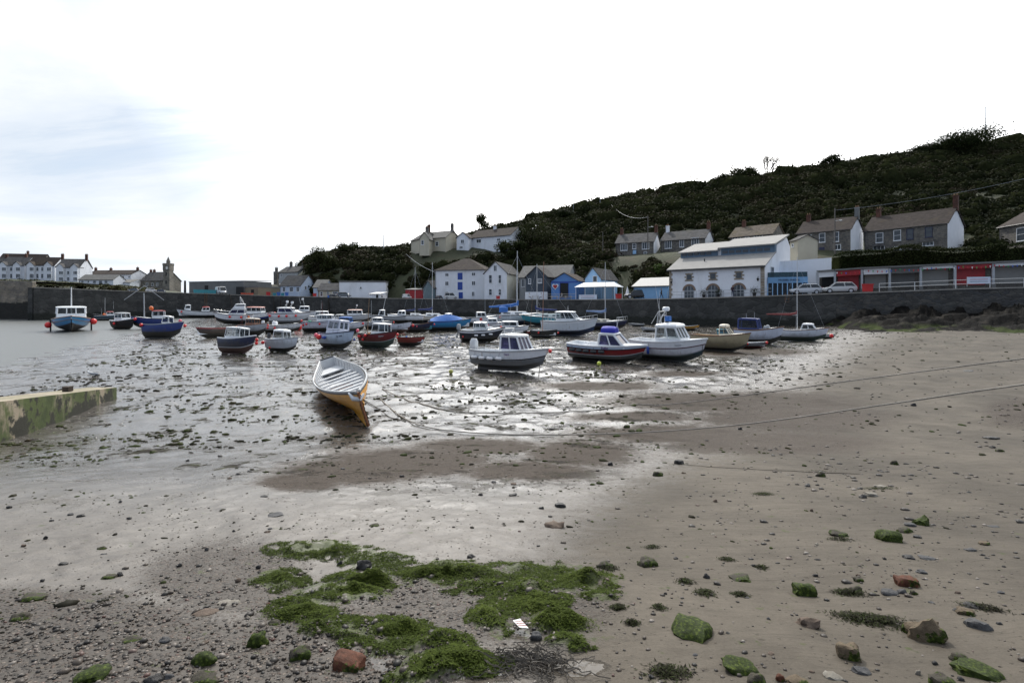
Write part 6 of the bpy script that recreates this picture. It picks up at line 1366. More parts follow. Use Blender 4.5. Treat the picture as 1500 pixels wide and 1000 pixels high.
def cabin(S, root, k, x0, x1, w=.72, wt=None, hc=.35, hw=.5, rf=.4, rr=.05, nf=3, ns=2, col=None, roof=None, glass=None, back='open', z0=None, over=.08, rt=.08, roofcol=None, nr=0, name='cabin', pil=.05, taper=None, solid=False):
    """x0/x1 in reference metres (-3..3); w = half width"""
    wt = wt if wt is not None else w * .86; wf = taper if taper else w * .92; col = col or WHITE; roofcol = roofcol or col; glass = glass or BGLASS
    if z0 is None: z0 = sheer(S, max(0, min(1, (x0 + x1) / 12 + .5))).z - .12
    B0 = [Vector((x0, -w, z0)), Vector((x1, -wf, z0)), Vector((x1, wf, z0)), Vector((x0, w, z0))]
    H_ = hc + hw; T0 = [Vector((x0 + rr, -wt, z0 + H_)), Vector((x1 - rf, -wt * .92, z0 + H_ * .98)), Vector((x1 - rf, wt * .92, z0 + H_ * .98)), Vector((x0 + rr, wt, z0 + H_))]
    f = hc / H_; S0 = [a.lerp(b_, f) for a, b_ in zip(B0, T0)]
    q = MB(); q.loft([B0, S0], True); co = q.build(name, col, root, (0, 0, 0), k)
    q = MB(); P_ = []
    def wall(a, b_, a2, b2_, n, gl=True):
        for i in range(n + 1):
            if i in (0, n): continue
            q.tube([a.lerp(b_, i / n), a2.lerp(b2_, i / n)], pil * .8, 4)
    for i in range(4): q.tube([S0[i], T0[i]], pil * 1.15, 4)
    wall(S0[0], S0[1], T0[0], T0[1], ns); wall(S0[3], S0[2], T0[3], T0[2], ns); wall(S0[1], S0[2], T0[1], T0[2], nf)
    if back != 'open' or nr: wall(S0[0], S0[3], T0[0], T0[3], max(nr, 1))
    for a, b_ in ((0, 1), (1, 2), (2, 3), (3, 0)):
        if a == 3 and back == 'open': continue
        q.tube([T0[a], T0[b_]], pil, 4); q.tube([S0[a], S0[b_]], pil * .7, 4)
    q.build('window_frames', col, co, (0, 0, 0), k)
    c = sum(S0, Vector()) / 4; ins = lambda p: p + (Vector((c.x, c.y, p.z)) - p) * .02
    for (a, b_, nm, n_) in ((0, 1, 'side_windows', ns), (3, 2, 'side_windows', ns), (1, 2, 'windscreen', nf)) + (((0, 3, 'rear_window', 1),) if back == 'glass' else ()):
        g = MB(); g.add([ins(S0[a]), ins(S0[b_]), ins(T0[b_]), ins(T0[a])], [(0, 1, 2, 3)]); g.build(nm, glass, co, (0, 0, 0), k, recalc=False)
    q = MB(); o_ = over
    zt = z0 + H_; R0 = [Vector((T0[0].x - o_, -wt - o_, zt - .0)), Vector((T0[1].x + o_ * 1.5, -wt * .92 - o_, zt * 1 - .02)), Vector((T0[1].x + o_ * 2, -wt * .4, zt - .02)), Vector((T0[1].x + o_ * 2, wt * .4, zt - .02)), Vector((T0[2].x + o_ * 1.5, wt * .92 + o_, zt - .02)), Vector((T0[3].x - o_, wt + o_, zt)), ]
    cc = sum(R0, Vector()) / 6; R1 = [p + Vector((0, 0, rt * .6)) for p in R0]; R2 = [cc + (p - cc) * .86 + Vector((0, 0, rt)) for p in R1]; R3 = [cc + (p - cc) * .5 + Vector((0, 0, rt * 1.7)) for p in R1]
    for i, p in enumerate(R2): p.z = R1[i].z + rt * .5
    for i, p in enumerate(R3): p.z = R1[i].z + rt * .85
    q.loft([R0, R1, R2, R3]); q.build('cabin_roof', roofcol, co, (0, 0, 0), k, 40)
def cuddy(x0, x1, w, h, m_=None, slope=.6, glass=True, n=2, gm=None):
    def f(S, root, k):
        z0 = sheer(S, .6).z - .05; q = MB(); mt_ = m_ or WHITE
        q.loft([[(x0, -w, z0), (x1, -w * .55, z0 + .1), (x1, w * .55, z0 + .1), (x0, w, z0)], [(x0, -w * .9, z0 + h * .8), (x1 - slope, -w * .5, z0 + h * .7), (x1 - slope, w * .5, z0 + h * .7), (x0, w * .9, z0 + h * .8)], [(x0 + .05, -w * .7, z0 + h), (x1 - slope - .1, -w * .36, z0 + h * .86), (x1 - slope - .1, w * .36, z0 + h * .86), (x0 + .05, w * .7, z0 + h)]])
        co = q.build('coachroof', mt_, root, (0, 0, 0), k, 40)
        for sy in (-1, 1):
            for i in range(n):
                q = MB(); xa = x0 + .25 + i * (x1 - slope - x0 - .3) / n; yy = lambda x: sy * (w * .955 - (w * .42) * (x - x0) / (x1 - x0) * 1.0 + .025)
                xb = xa + (x1 - slope - x0) / n * .55
                q.obox((xa, yy(xa), z0 + h * .35), (xb - xa, yy(xb) - yy(xa), 0), (0, sy * -.03, 0), (0, -sy * .02, h * .28)); q.build('porthole', gm or GLASS, co, (0, 0, 0), k)
    return f
def mast(x, h0, r=.05, lean=0, colr=None, z=None, side=0, stays=True):
    def f(S, root, k):
        z0 = z if z is not None else sheer(S, .5).z; h = h0
        if S.get('mtop') and not S.get('_mt'): h = (zat(S['mtop'], S['loc'][1]) - S['loc'][2]) / k / S['vs'] - z0; S['_mt'] = 1
        q = MB(); m_ = colr or M('alloy_mast', (.52, .53, .54), .4, .05)
        q.tube([(x, 0, z0 - .2), (x + lean, side, z0 + h)], [r, r * .7], 7); mo = q.build('mast', m_, root, (0, 0, 0), k)
        if stays:
            for a in ((2.9, 0), (-2.9, 0), (x - .1, S['B'] * .47), (x - .1, -S['B'] * .47)):
                q = MB(); tt = max(0, min(1, a[0] / 6 + .5)); q.tube([(a[0], a[1], sheer(S, tt).z), (x + lean * .93, side * .93, z0 + h * .93)], .008, 3); q.build('stay', STEEL, mo, (0, 0, 0), k)
            q = MB(); q.tube([(x + lean * .6, -.45, z0 + h * .6), (x + lean * .6, .45, z0 + h * .6)], .018, 4); q.build('spreader', m_, mo, (0, 0, 0), k)
    return f
def boom(x, l, z, colr, r=.09, up=0.0, lump=.0):
    def f(S, root, k):
        z0 = sheer(S, .5).z + z; q = MB(); q.tube([(x, 0, z0 + up * 0), (x - l, 0, z0 + up)], .035, 6); bo = q.build('boom', STEEL, root, (0, 0, 0), k)
        q = MB(); q.tube([(x + .06, 0, z0 + .55), (x + .03, 0, z0 + .2), (x - l * .2, 0, z0 + .07), (x - l * .6, 0, z0 + .05 + up * .6), (x - l, 0, z0 + .02 + up)], [r * .7, r * 1.7, r * 1.5, r * 1.15, r * .7], 8); q.build('sail_cover', colr, bo, (0, 0, 0), k, 60)
    return f
def rails(t0=.62, t1=1.0, h=.42, n=5, stern=False):
    def f(S, root, k):
        q = MB()
        for sy in (1, -1):
            pts = []
            for i in range(n + 1):
                t = t0 + (t1 - t0) * i / n; p = sheer(S, t); y = (abs(p.y) - .06) * sy if t < .99 else 0
                pts.append(Vector((p.x - .05, y, p.z + h))); q.tube([Vector((p.x - .05, y, p.z)), pts[-1]], .014, 4)
            q.tube(pts, .017, 5)
        q.build('pulpit_rail', STEEL, root, (0, 0, 0), k)
    return f
def outboard(colr=None, y=0, tilt=.5, s=1.0):
    def f(S, root, k):
        p = sheer(S, 0); q = MB(); m_ = colr or M('outboard_cowl', (.03, .03, .035), .3, .1); c = Vector((p.x - .28 * s, y, p.z + .12))
        q.loft([[c + Vector((a * .30 * s * g, b_ * .19 * s * g, z * s)) for a, b_ in ((-1, -.6), (-.6, -1), (.7, -1), (1, -.5), (1, .5), (.7, 1), (-.6, 1), (-1, .6))] for z, g in ((-.12, .8), (.0, 1.0), (.28, .95), (.42, .62))])
        oo = q.build('outboard_motor', m_, root, (0, 0, 0), k, 50); q = MB(); q.tube([c + Vector((.05, 0, -.05)), c + Vector((-tilt * .6, 0, -.75))], [.09 * s, .07 * s], 6); q.ball(c + Vector((-tilt * .62, 0, -.8)), (.2 * s, .06 * s, .09 * s), 8, 5); q.build('motor_leg', m_, oo, (0, 0, 0), k)
    return f
def radar(x, z, sc=1.0, frame=True):
    def f(S, root, k):
        q = MB()
        for sy in (-.4, .4): q.tube([(x - .1, sy, z - .5), (x, sy * .9, z - .1), (x + .2, 0, z + .18)], .022, 5)
        q.tube([(x, -.36, z - .1), (x, .36, z - .1)], .022, 5); fo = q.build('radar_frame', STEEL, root, (0, 0, 0), k)
        q = MB(); q.loft([[(x + .2 + r * math.cos(a * .5236), r * math.sin(a * .5236), zz) for a in range(12)] for r, zz in ((.2 * sc, z + .18), (.27 * sc, z + .24), (.27 * sc, z + .36), (.2 * sc, z + .43))]); q.build('radar_dome', WHITE, fo, (0, 0, 0), k, 50)
    return f
def aerial(x, y, z0, h, lean=0.0):
    def f(S, root, k): q = MB(); q.tube([(x, y, z0), (x - lean, y, z0 + h)], [.018, .008], 4); q.build('aerial', WHITE, root, (0, 0, 0), k)
    return f
def legs(t=.45):
    def f(S, root, k):
        p = sheer(S, t)
        for sy in (-1, 1): q = MB(); q.tube([(p.x, sy * (abs(p.y) + .05), p.z - .1), (p.x, sy * (abs(p.y) + .05), -.05)], .06, 6); q.tube([(p.x, sy * (abs(p.y) + .05), -.1), (p.x, sy * (abs(p.y) + .05), -.02)], .13, 8); q.build('beaching_leg', BLACK, root, (0, 0, 0), k)
    return f
def thwarts(xs, m_=None, w=.12, zf=.72):
    def f(S, root, k):
        for x in xs:
            t = (x + 3) / 6; p = sheer(S, t); q = MB(); y = abs(p.y) - .1; q.box(x - w, x + w, -y, y, p.z * zf, p.z * zf + .04); q.build('thwart', m_ or WOOD, root, (0, 0, 0), k)
    return f
def cover(x0, x1, h, colr, over=.04, name='canvas_cover'):
    def f(S, root, k):
        R_ = []; n = 12
        for i in range(n + 1):
            x = x0 + (x1 - x0) * i / n; t = (x + 3) / 6; p = sheer(S, max(0, min(1, t))); hh = h * math.sin(math.pi * (.06 + .9 * i / n)) ** .8; y = abs(p.y) + over; w = .03 * math.sin(i * 2.1)
            R_.append([(x, -y, p.z - .12), (x, -y * .98, p.z + .05), (x, -y * .5, p.z + hh * .62 + w), (x, 0, p.z + hh + .03), (x, y * .5, p.z + hh * .62 - w), (x, y * .98, p.z + .05), (x, y, p.z - .12)])
        q = MB(); q.loft(R_, True, 0, True); q.build(name, colr, root, (0, 0, 0), k, 40)
    return f
def canopy(x0, x1, w, z0, h, colr, gl=None):
    def f(S, root, k):
        R_ = []
        for x, s in ((x0, .92), (x0 + .25, 1), (x1 - .3, 1), (x1, .8)): R_.append([(x, w * s * math.cos(a), z0 + h * s * math.sin(a) ** .7 if math.sin(a) > 0 else z0) for a in [math.pi * j / 10 for j in range(11)]])
        q = MB(); q.loft(R_, True); q.build('canopy_hood', colr, root, (0, 0, 0), k, 50)
    return f
def gantry(x, z, h, w=.6, colr=None):
    def f(S, root, k):
        q = MB()
        for sy in (-1, 1): q.tube([(x, sy * w, z), (x + .1, sy * w * .9, z + h)], .03, 5); q.tube([(x - .5, sy * w, z), (x + .1, sy * w * .9, z + h)], .025, 5)
        q.tube([(x + .1, -w * .9, z + h), (x + .1, w * .9, z + h)], .03, 5); q.build('gantry', colr or STEEL, root, (0, 0, 0), k)
    return f
def name_text(body, t, v, size, colr, side='s'):
    def f(S, root, k):
        a, b_ = hull_pt(S, t - .04, v), hull_pt(S, t + .04, v); c = hull_pt(S, t, v); u_ = hull_pt(S, t, min(1, v + .08)) - hull_pt(S, t, v - .05)
        sy = 1 if side == 's' else -1; ex = (b_ - a); ex.y *= sy; u_.y *= sy; c.y *= sy
        if side == 'p': ex = -ex
        nz_ = ex.normalized().cross(u_.normalized()); text('name_lettering', body, size * k, colr, (c + nz_ * .03) * k, ex, u_, root, (0, 0, 0), .004)
    return f
def lump_gear(x, y, z, s, colr, name='deck_gear'):
    def f(S, root, k):
        q = MB()
        for j in range(5): q.ball((x + random.uniform(-.2, .2) * s, y + random.uniform(-.2, .2) * s, z + random.uniform(0, .12) * s), s * random.uniform(.12, .2), 7, 5)
        q.build(name, colr, root, (0, 0, 0), k, 60)
    return f
def bundle(*fs): return list(fs)
def at_boat(pxL, pxR, pyb, th, B=2.2, **kw):
    """hull spans columns pxL..pxR, keel touches the mud at row pyb, th = heading seen in the picture (0 bow right, 180 bow left, -90 bow to us)"""
    pc = (pxL + pxR) / 2; wx = 1.13 if pc < 760 and pyb < 522 and pyb > 469 and pc > 210 else 1.04; pxL, pxR = pc + (pxL - pc) * wx, pc + (pxR - pc) * wx
    g = ground(pc, pyb) if pyb >= 466 else None
    Y = g.y if g is not None and g.y < 105 else None
    if Y is None: Y = 4.0 * 750 / (pyb - HY)
    zz = max(float(zg((pc - 750) / 750 * Y, Y)), -.35); al = math.atan((pc - 750) / 750); a = R(th)
    ext = 6 * abs(math.cos(a)) + B * abs(math.sin(a)); L = (pxR - pxL) / 750 * Y * math.cos(al) ** .6 / ext * 6
    Yc = Y + (L * abs(math.sin(a)) * .14 + B / 6 * L * .12 * abs(math.cos(a)))
    kw.update(L=L, B=B, loc=((pc - 750) / 750 * Yc, Yc, max(float(zg((pc - 750) / 750 * Yc, Yc)), -.35)), rz=a - al)
    kw.setdefault('name', 'cabin_boat'); return boat(kw)
C_W = paint((.72, .74, .77)); C_NAVY = paint((.015, .02, .055)); C_BLUE = paint((.03, .20, .42)); C_RED = paint((.33, .02, .02)); C_DRED = paint((.14, .012, .015)); C_BLK = paint((.02, .02, .022)); C_LB = paint((.42, .52, .66)); C_TAN = paint((.40, .34, .22)); C_TURQ = paint((.05, .30, .38)); C_GREY = paint((.38, .40, .42)); C_ROYAL = paint((.02, .04, .17)); C_YEL = paint((.62, .30, .03)); C_GRN = paint((.04, .10, .09))
BLUC = M('blue_canvas', (.04, .14, .42), .8, .12, 2, .01, 8); NAVC = M('navy_canvas', (.02, .035, .14), .8, .12, 2); GRYC = M('grey_canvas', (.25, .27, .30), .8, .12, 2); PINKR = M('pink_roof', (.62, .25, .2), .5, .08)

def f_(s, *ts, c='red', r=.17, d=.28, l=0): return [(s, t, c, r, d, l) for t in ts]
A = at_boat
# -- left group
A(79, 130, 490, -90, 2.6, D=1.15, hull=C_BLUE, stripe=C_NAVY, anti=ANTI['black'], rub=M('brown_rub', (.2, .12, .08), .5), rub2=M('brown_rub', (.2, .12, .08)), top=.74, vs=0.9, mtop=421, label='bright blue boat with white wheelhouse standing on legs at the water edge', short='bright blue boat', cat='boat',
  cabs=[dict(x0=-1.9, x1=.2, w=1.05, wt=.98, hc=.62, hw=.62, nf=3, ns=2, rf=.12)], extra=bundle(mast(-1.4, 4.2, .055, -.9, z=1.9, stays=False), legs(.5)), fend=f_('s', .5, r=.24, d=.55) + f_('p', .45, .55, r=.24, d=.3), heel=0)
A(138, 172, 468, 175, 2.2, name='fishing_boat', hull=C_BLK, anti=ANTI['black'], label='small dark boat with orange gear lying at the pier foot', short='small dark pier boat', cabs=[], extra=bundle(lump_gear(.2, 0, 1.0, 1.6, FEND['orange'], 'orange_gear'), aerial(1, 0, 1, 1.6)), tc=.9)
A(140, 176, 469.5, 0, 2.2, name='fishing_boat', hull=paint((.04, .07, .10)), stripe=C_W, anti=ANTI['black'], label='dark blue fishing boat with white wheelhouse and red roof at the pier foot', short='red roofed pier boat',
  cabs=[dict(x0=-.3, x1=1.5, w=.75, hc=.4, hw=.45, roofcol=REDD, nf=2, ns=2)], extra=bundle(mast(-.6, 3.6, .05, stays=False), aerial(1.2, 0, 2.4, 1.6)), fend=f_('b', 1.0))
A(161, 202, 484, -62, 2.5, D=1.15, name='fishing_boat', hull=C_BLK, anti=ANTI['black'], strake=C_BLK, rub=WHITE, vs=1.5, label='black hulled boat with white framed cabin on legs right of the bright blue boat', short='black hulled boat', cabs=[dict(x0=-1.6, x1=.9, w=.95, hc=.5, hw=.62, nf=2, ns=2, rf=.35, roofcol=GREYP)],
  extra=bundle(legs(.45)), fend=f_('s', .4, r=.24, d=.35) + f_('b', 1.0, r=.26, d=.1))
A(200, 250, 482, 172, 2.4, D=1.2, name='trawler', hull=C_ROYAL, anti=ANTI['black'], mtop=430, vs=1.45, label='blue trawler with A frame mast and red topped white wheelhouse', short='blue trawler', cabs=[dict(x0=-1.7, x1=.2, w=.85, hc=.5, hw=.6, nf=2, ns=2, rf=.1, col=C_W, roofcol=REDD)],
  extra=bundle(mast(1.4, 4.6, .12, .1, colr=GREYP, stays=False), lambda S, r, k: [q_.build('derrick', GREYP, r, (0, 0, 0), k) for q_ in [MB().tube([(1.4, sy, 5.4), (4.4 * g, sy * 2, 3.6)], .04, 5) for sy, g in ((.1, 1), (-.1, -.35))]], lump_gear(.2, 0, 2.5, 1.3, FEND['orange'], 'liferaft')), heel=2)
A(209, 265, 496, -40, 2.3, D=1.2, name='fishing_boat', hull=C_ROYAL, stripe=C_ROYAL, anti=ANTI['black'], rub=GREYP, vs=1.6, label='leaning royal blue boat with small white cuddy and brown bow fender', short='leaning royal blue boat', cabs=[dict(x0=.1, x1=1.4, w=.6, hc=.3, hw=.6, nf=1, ns=1, rf=.3)],
  fend=f_('s', .03, r=.24, d=.1) + f_('b', 1.0, r=.24, d=.4), heel=-10, tc=.7, extra=bundle(lump_gear(-.3, 0, .9, 1.4, NAVY, 'covered_gear')))
A(266, 318, 466, 180, 2.2, name='fishing_boat', D=.8, sb=.5, hull=C_W, anti=ANTI['black'], label='white fishing boat with a wheelhouse at each end lying against the quay', short='white quay boat', cabs=[dict(x0=1.3, x1=2.4, w=.5, hc=.35, hw=.4, nf=1, ns=1), dict(x0=-1.6, x1=-.2, w=.7, hc=.3, hw=.4, nf=2, ns=2, roofcol=REDD)], fend=f_('p', .1, .9, r=.15), tc=.95)
A(291, 332, 495, 215, 2.6, name='open_boat', D=1.0, hull=paint((.05, .03, .03)), strake=paint((.22, .02, .02)), anti=ANTI['black'], vs=1.8, label='dark open boat with red gunwale tipped on its side', short='dark open boat', tc=.97, heel=14, rub=paint((.22, .02, .02)), extra=bundle(thwarts([-1, .5], GREYP), lump_gear(0, 0, .8, 1.2, GREYP)))
A(320, 368, 475, 172, 2.3, D=1.15, hull=C_W, stripe=C_NAVY, anti=ANTI['black'], kind='vee', name='motor_cruiser', vs=1.35, label='white flybridge motor cruiser with tall tubular frame', short='flybridge cruiser', cabs=[dict(x0=-1.7, x1=1.2, w=.9, hc=.35, hw=.5, nf=2, ns=2, rf=.8, glass=BLUEGL), dict(x0=-1.7, x1=.4, w=.8, hc=.35, hw=.25, nf=1, ns=1, rf=.7, z0=2.0, name='flybridge')],
  extra=bundle(gantry(-1.0, 2.7, .9, .6), rails(.6)), fend=f_('p', .3, .6, r=.2) + f_('p', .1, c='orange', r=.2))
A(358, 399, 474, -32, 2.3, D=1.25, hull=C_ROYAL, strake=C_W, top=.6, anti=ANTI['black'], vs=1.5, label='deep blue hulled cruiser with pink topped white wheelhouse', short='pink topped blue cruiser', cabs=[dict(x0=-2.2, x1=1.2, w=.88, hc=.5, hw=.55, nf=2, ns=3, rf=.25, roofcol=PINKR)], fend=f_('b', 1.0, r=.24) + f_('s', .9, r=.22))
A(349, 391, 492, -45, 2.4, D=1.1, hull=C_GREY, anti=ANTI['black'], vs=1.7, label='white cabin boat with brown trimmed windows and hoops at the stern', short='brown trimmed boat', rub=M('brown_rub', (.2, .12, .08)), cabs=[dict(x0=-1.2, x1=1.1, w=.8, hc=.38, hw=.5, nf=2, ns=3, rf=.2, col=M('varnished_wood', (.24, .10, .05), .4, .15), roofcol=M('cream_roof', (.6, .56, .48), .6))],
  fend=f_('b', 1, r=.2) + f_('s', .0, c='orange', r=.22), extra=bundle(gantry(-2.2, 1.0, 1.3, .6, paint((.1, .03, .03)))), heel=-4)
A(391, 436, 488, -5, 2.2, D=.85, name='open_boat', hull=C_W, anti=ANTI['black'], vs=1.6, label='low white open boat with covered outboard in front of the sports cruiser', short='low white open boat', tc=.8, extra=bundle(outboard(WHITE), lump_gear(-1.2, 0, .9, 1.6, FEND['white'], 'covered_gear')), fend=f_('s', .1, .3, r=.2) + f_('b', 1, r=.26))
A(318, 374, 519, -50, 2.5, D=1.15, hull=C_NAVY, stripe=C_W, wl=.34, anti=ANTI['red'], rub=WHITE, rub_r=.06, vs=1.75, label='navy boat with white cabin and red bottom leaning on open mud', short='navy boat with red bottom', cabs=[dict(x0=-1.7, x1=1.2, w=.95, wt=.85, hc=.3, hw=.72, nf=2, ns=2, rf=.15, rr=.1)], fend=f_('b', 1.0, r=.22, d=.35) + f_('b', 1.0, r=.24, d=.62), heel=-9, extra=bundle(aerial(1.0, 0, 1.5, 1.6)))
A(388, 438, 516, -52, 2.4, D=.95, hull=paint((.62, .66, .72)), anti=ANTI['black'], rub=GREYP, kind='vee', vs=1.75, label='small white and grey cabin boat with rounded roof, right of the navy boat', short='small rounded white cabin boat', wl=.2, cabs=[dict(x0=-1.3, x1=1.1, w=.85, wt=.7, hc=.25, hw=.62, nf=2, ns=1, rf=.35, rt=.14, nr=1)],
  fend=f_('s', .0, r=.26, d=.35) + f_('s', .3, r=.15, d=.7) + f_('p', .9, c='dark', r=.14), heel=-5, extra=bundle(outboard()))
A(397, 450, 478, -20, 2.2, D=1.3, hull=paint((.5, .52, .54)), strake=C_W, top=.72, anti=ANTI['grey'], kind='vee', name='motor_cruiser', vs=1.5, label='large white hardtop sports cruiser with domes on the roof', short='hardtop sports cruiser', sb=.1, cabs=[dict(x0=-1.5, x1=1.3, w=.85, hc=.25, hw=.45, nf=2, ns=2, rf=.9, glass=BLUEGL, over=.2)],
  extra=bundle(radar(-.5, 2.3, .8), radar(.3, 2.2, .8), cuddy(.9, 2.4, .6, .3)), fend=f_('s', .05, .3, .5, .72, r=.19))
A(424, 466, 470, 178, 2.3, D=1.0, hull=C_W, anti=ANTI['black'], vs=1.5, label='white cabin boat with raised bow against the quay wall', short='white quayside cabin boat', cabs=[dict(x0=-1, x1=1, w=.8, hc=.3, hw=.4, nf=2, ns=2)], extra=bundle(radar(0, 2.3, .8), aerial(.6, 0, 2, 1.8, -.5)), fend=f_('p', .4))
A(445, 497, 487, -15, 2.4, D=1.25, hull=paint((.66, .66, .74)), anti=ANTI['black'], rub=NAVY, rub2=NAVY, vs=1.3, label='tall white cabin boat with dark blue trim and green deck patch', short='tall white cabin boat', wl=.36, cabs=[dict(x0=-.6, x1=2.0, w=.85, hc=.4, hw=.5, nf=2, ns=3, rf=.2)], extra=bundle(mast(.1, 2.3, .05, colr=paint((.1, .03, .03)), z=1.5, stays=False), lump_gear(-1.8, 0, 1.1, 1.2, M('green_net', (.08, .3, .2), .8), 'green_net')), fend=f_('s', .15, .5, r=.17) + f_('s', .02, r=.18, d=-.1))
A(490, 533, 488, -25, 2.3, D=1.1, hull=paint((.66, .68, .73)), anti=ANTI['black'], vs=1.6, label='white boat with blue canvas shelter behind the tall white cabin boat', short='blue canvas boat', cabs=[dict(x0=-1.7, x1=.6, w=.85, hc=.35, hw=.5, nf=2, ns=2, rf=.35, col=BLUC)], fend=f_('s', .95, r=.2))
A(486, 508, 472, 175, 2.3, D=.9, hull=C_W, anti=ANTI['black'], vs=1.7, label='small white cabin boat directly left of the pale pink roofed cruiser', short='small white far cabin boat', cabs=[dict(x0=-1.6, x1=1.4, w=.85, hc=.35, hw=.45, nf=2, ns=3, rf=.2)])
A(503, 540, 474, -5, 2.3, D=1.1, hull=paint((.5, .52, .55)), anti=ANTI['black'], vs=1.5, label='white cruiser with pale pink roof below the quay wall', short='pale pink roofed cruiser', cabs=[dict(x0=-1.8, x1=1.5, w=.88, hc=.4, hw=.5, nf=2, ns=3, rf=.3, roofcol=M('pale_pink_roof', (.65, .42, .36), .6))], extra=bundle(radar(0, 2.3, .6)))
A(465, 520, 512, -55, 2.3, D=1.15, hull=paint((.45, .53, .64)), anti=ANTI['black'], rub=NAVY, rub_r=.05, wl=.28, name='fishing_boat', vs=1.55, label='pale blue boat with tall slanted wheelhouse and a green window', short='pale blue slanted boat', cabs=[dict(x0=-1.5, x1=1.2, w=.85, wt=.72, hc=.5, hw=.75, nf=2, ns=2, rf=.05, rr=.4, col=paint((.55, .58, .68)), pil=.12)],
  extra=bundle(name_text('Sea Thrift', .74, .78, .22, NAVY)), fend=f_('s', .0, c='pink', r=.28, d=.25) + f_('s', .14, r=.32, d=.35) + f_('s', .33, c='blue', r=.2, d=.35, l=1) + f_('b', 1, c='blue', r=.15, d=.7), heel=-7)
A(525, 580, 510, -42, 2.3, D=1.15, hull=C_DRED, stripe=paint((.35, .45, .45)), wl=.38, anti=ANTI['green'], rub=BLACK, name='fishing_boat', vs=1.6, mtop=438, label='dark red boat with white framed wheelhouse in the middle of the mud', short='dark red boat', cabs=[dict(x0=-.6, x1=1.9, w=.8, wt=.72, hc=.3, hw=.7, nf=2, ns=2, rf=.12, rr=.25, roofcol=WHITE)],
  extra=bundle(name_text('Charlotte', .72, .80, .2, M('silver_letters', (.5, .5, .52), .4)), mast(-2.0, 4.2, .06, 0, colr=WOOD, z=1.0, stays=False), lump_gear(-1.6, 0, .9, 1.4, M('orange_gear', (.4, .15, .05), .7))), fend=f_('s', .03, c='pink', r=.24, d=-.25) + f_('s', .05, .1, r=.16, d=.25) + f_('s', .22, r=.17, d=.5) + f_('s', .3, r=.22, d=.12) + f_('b', 1, r=.2, d=.3), heel=-4)
A(583, 621, 507, -32, 2.2, D=1.0, hull=C_RED, anti=ANTI['black'], rub=BLACK, wl=.34, name='open_boat', vs=1.7, label='plain red open boat beside the dark red boat', short='red open boat', tc=.95, sb=.15, extra=bundle(thwarts([-1.5, 0, 1.4]), lump_gear(-1.2, 0, .95, 1.0, BLB, 'blue_drum')), heel=-3, fend=f_('s', .02, r=.17, d=.1))
A(548, 592, 474, 175, 2.2, D=.9, name='workboat', hull=C_GREY, anti=ANTI['black'], vs=1.3, mtop=432, label='grey workboat with open tubular wheelhouse frame and leaning mast', short='grey workboat', cabs=[dict(x0=.8, x1=2.0, w=.7, hc=.2, hw=.7, nf=1, ns=1, rf=.4, glass=BGLASS)], extra=bundle(mast(1.2, 3.4, .05, -.7, z=1.6, stays=False)), tc=.9)
A(573, 618, 474, 176, 2.2, D=.95, hull=C_W, anti=ANTI['black'], label='white launch with square cabin right of the grey workboat', short='white launch', cabs=[dict(x0=.2, x1=1.7, w=.75, hc=.25, hw=.4, nf=2, ns=2)])
A(556, 600, 489, -22, 2.3, D=1.15, name='fishing_boat', hull=paint((.6, .63, .7)), anti=ANTI['red'], rub=BLACK, wl=.38, vs=1.45, label='white hulled fishing boat with registration letters behind the dark red boat', short='registered white fishing boat', tc=.9, extra=bundle(name_text('SS 121', .72, .74, .28, NAVY), thwarts([-1, 1])), fend=f_('s', .42, c='pink', r=.2, d=.15) + f_('b', 1, r=.26, d=.5))
A(594, 632, 487, -18, 2.3, D=1.05, name='open_boat', hull=C_NAVY, anti=ANTI['black'], wl=.3, inner=C_TURQ, rub=M('brown_rub', (.2, .12, .08)), vs=1.5, label='navy open boat with turquoise interior', short='turquoise lined navy boat', tc=.95, sb=.45, extra=bundle(thwarts([-1, .8], C_TURQ)), fend=f_('s', .2, .5, c='pink', r=.14, d=.25) + f_('b', 1, r=.18, d=.4))
A(630, 684, 485, 4, 2.2, D=1.05, name='covered_boat', hull=C_BLUE, anti=ANTI['black'], wl=.34, vs=1.25, label='blue boat under a ridged blue tarpaulin', short='tarpaulin covered blue boat', tc=.95, extra=bundle(cover(-2.7, 2.0, .75, BLUC)), fend=f_('s', .0, r=.18))
A(591, 628, 470.5, 0, 2.0, D=.9, name='sailing_yacht', hull=C_W, anti=ANTI['blue'], vs=1.2, mtop=392, label='white sailing yacht with bare mast, left of the pair by the quay', short='left white yacht', cat='yacht', extra=bundle(cuddy(-1.2, 1.6, .6, .45), mast(-.2, 8.2, .05), boom(-.3, 2.2, .9, NAVC)))
A(614, 656, 472.5, 0, 2.0, D=.9, name='sailing_yacht', hull=paint((.68, .66, .6)), anti=ANTI['blue'], vs=1.2, mtop=385, label='white sailing yacht with navy sail cover before the warehouse', short='navy covered yacht', cat='yacht', extra=bundle(cuddy(-1.4, 1.8, .65, .5), mast(-.2, 9.4, .06), boom(-.3, 2.6, 1.0, NAVC, .11)), fend=f_('s', .15))
A(663, 692, 475, 5, 2.1, D=.8, name='covered_boat', hull=C_W, anti=ANTI['black'], label='small boat under a grey ridged cover near the quay', short='grey covered boat', tc=.9, extra=bundle(cover(-2.6, 1.6, .65, GRYC)))
A(684, 726, 478, 8, 2.2, D=1.0, hull=C_W, anti=ANTI['black'], vs=1.5, label='white boat with small open backed cabin beyond the dark fishing cruiser', short='open backed white boat', cabs=[dict(x0=-.9, x1=1.0, w=.75, hc=.25, hw=.5, nf=2, ns=2, rf=.3)], fend=f_('s', .05, c='pink', r=.2) + f_('b', 1, r=.2))
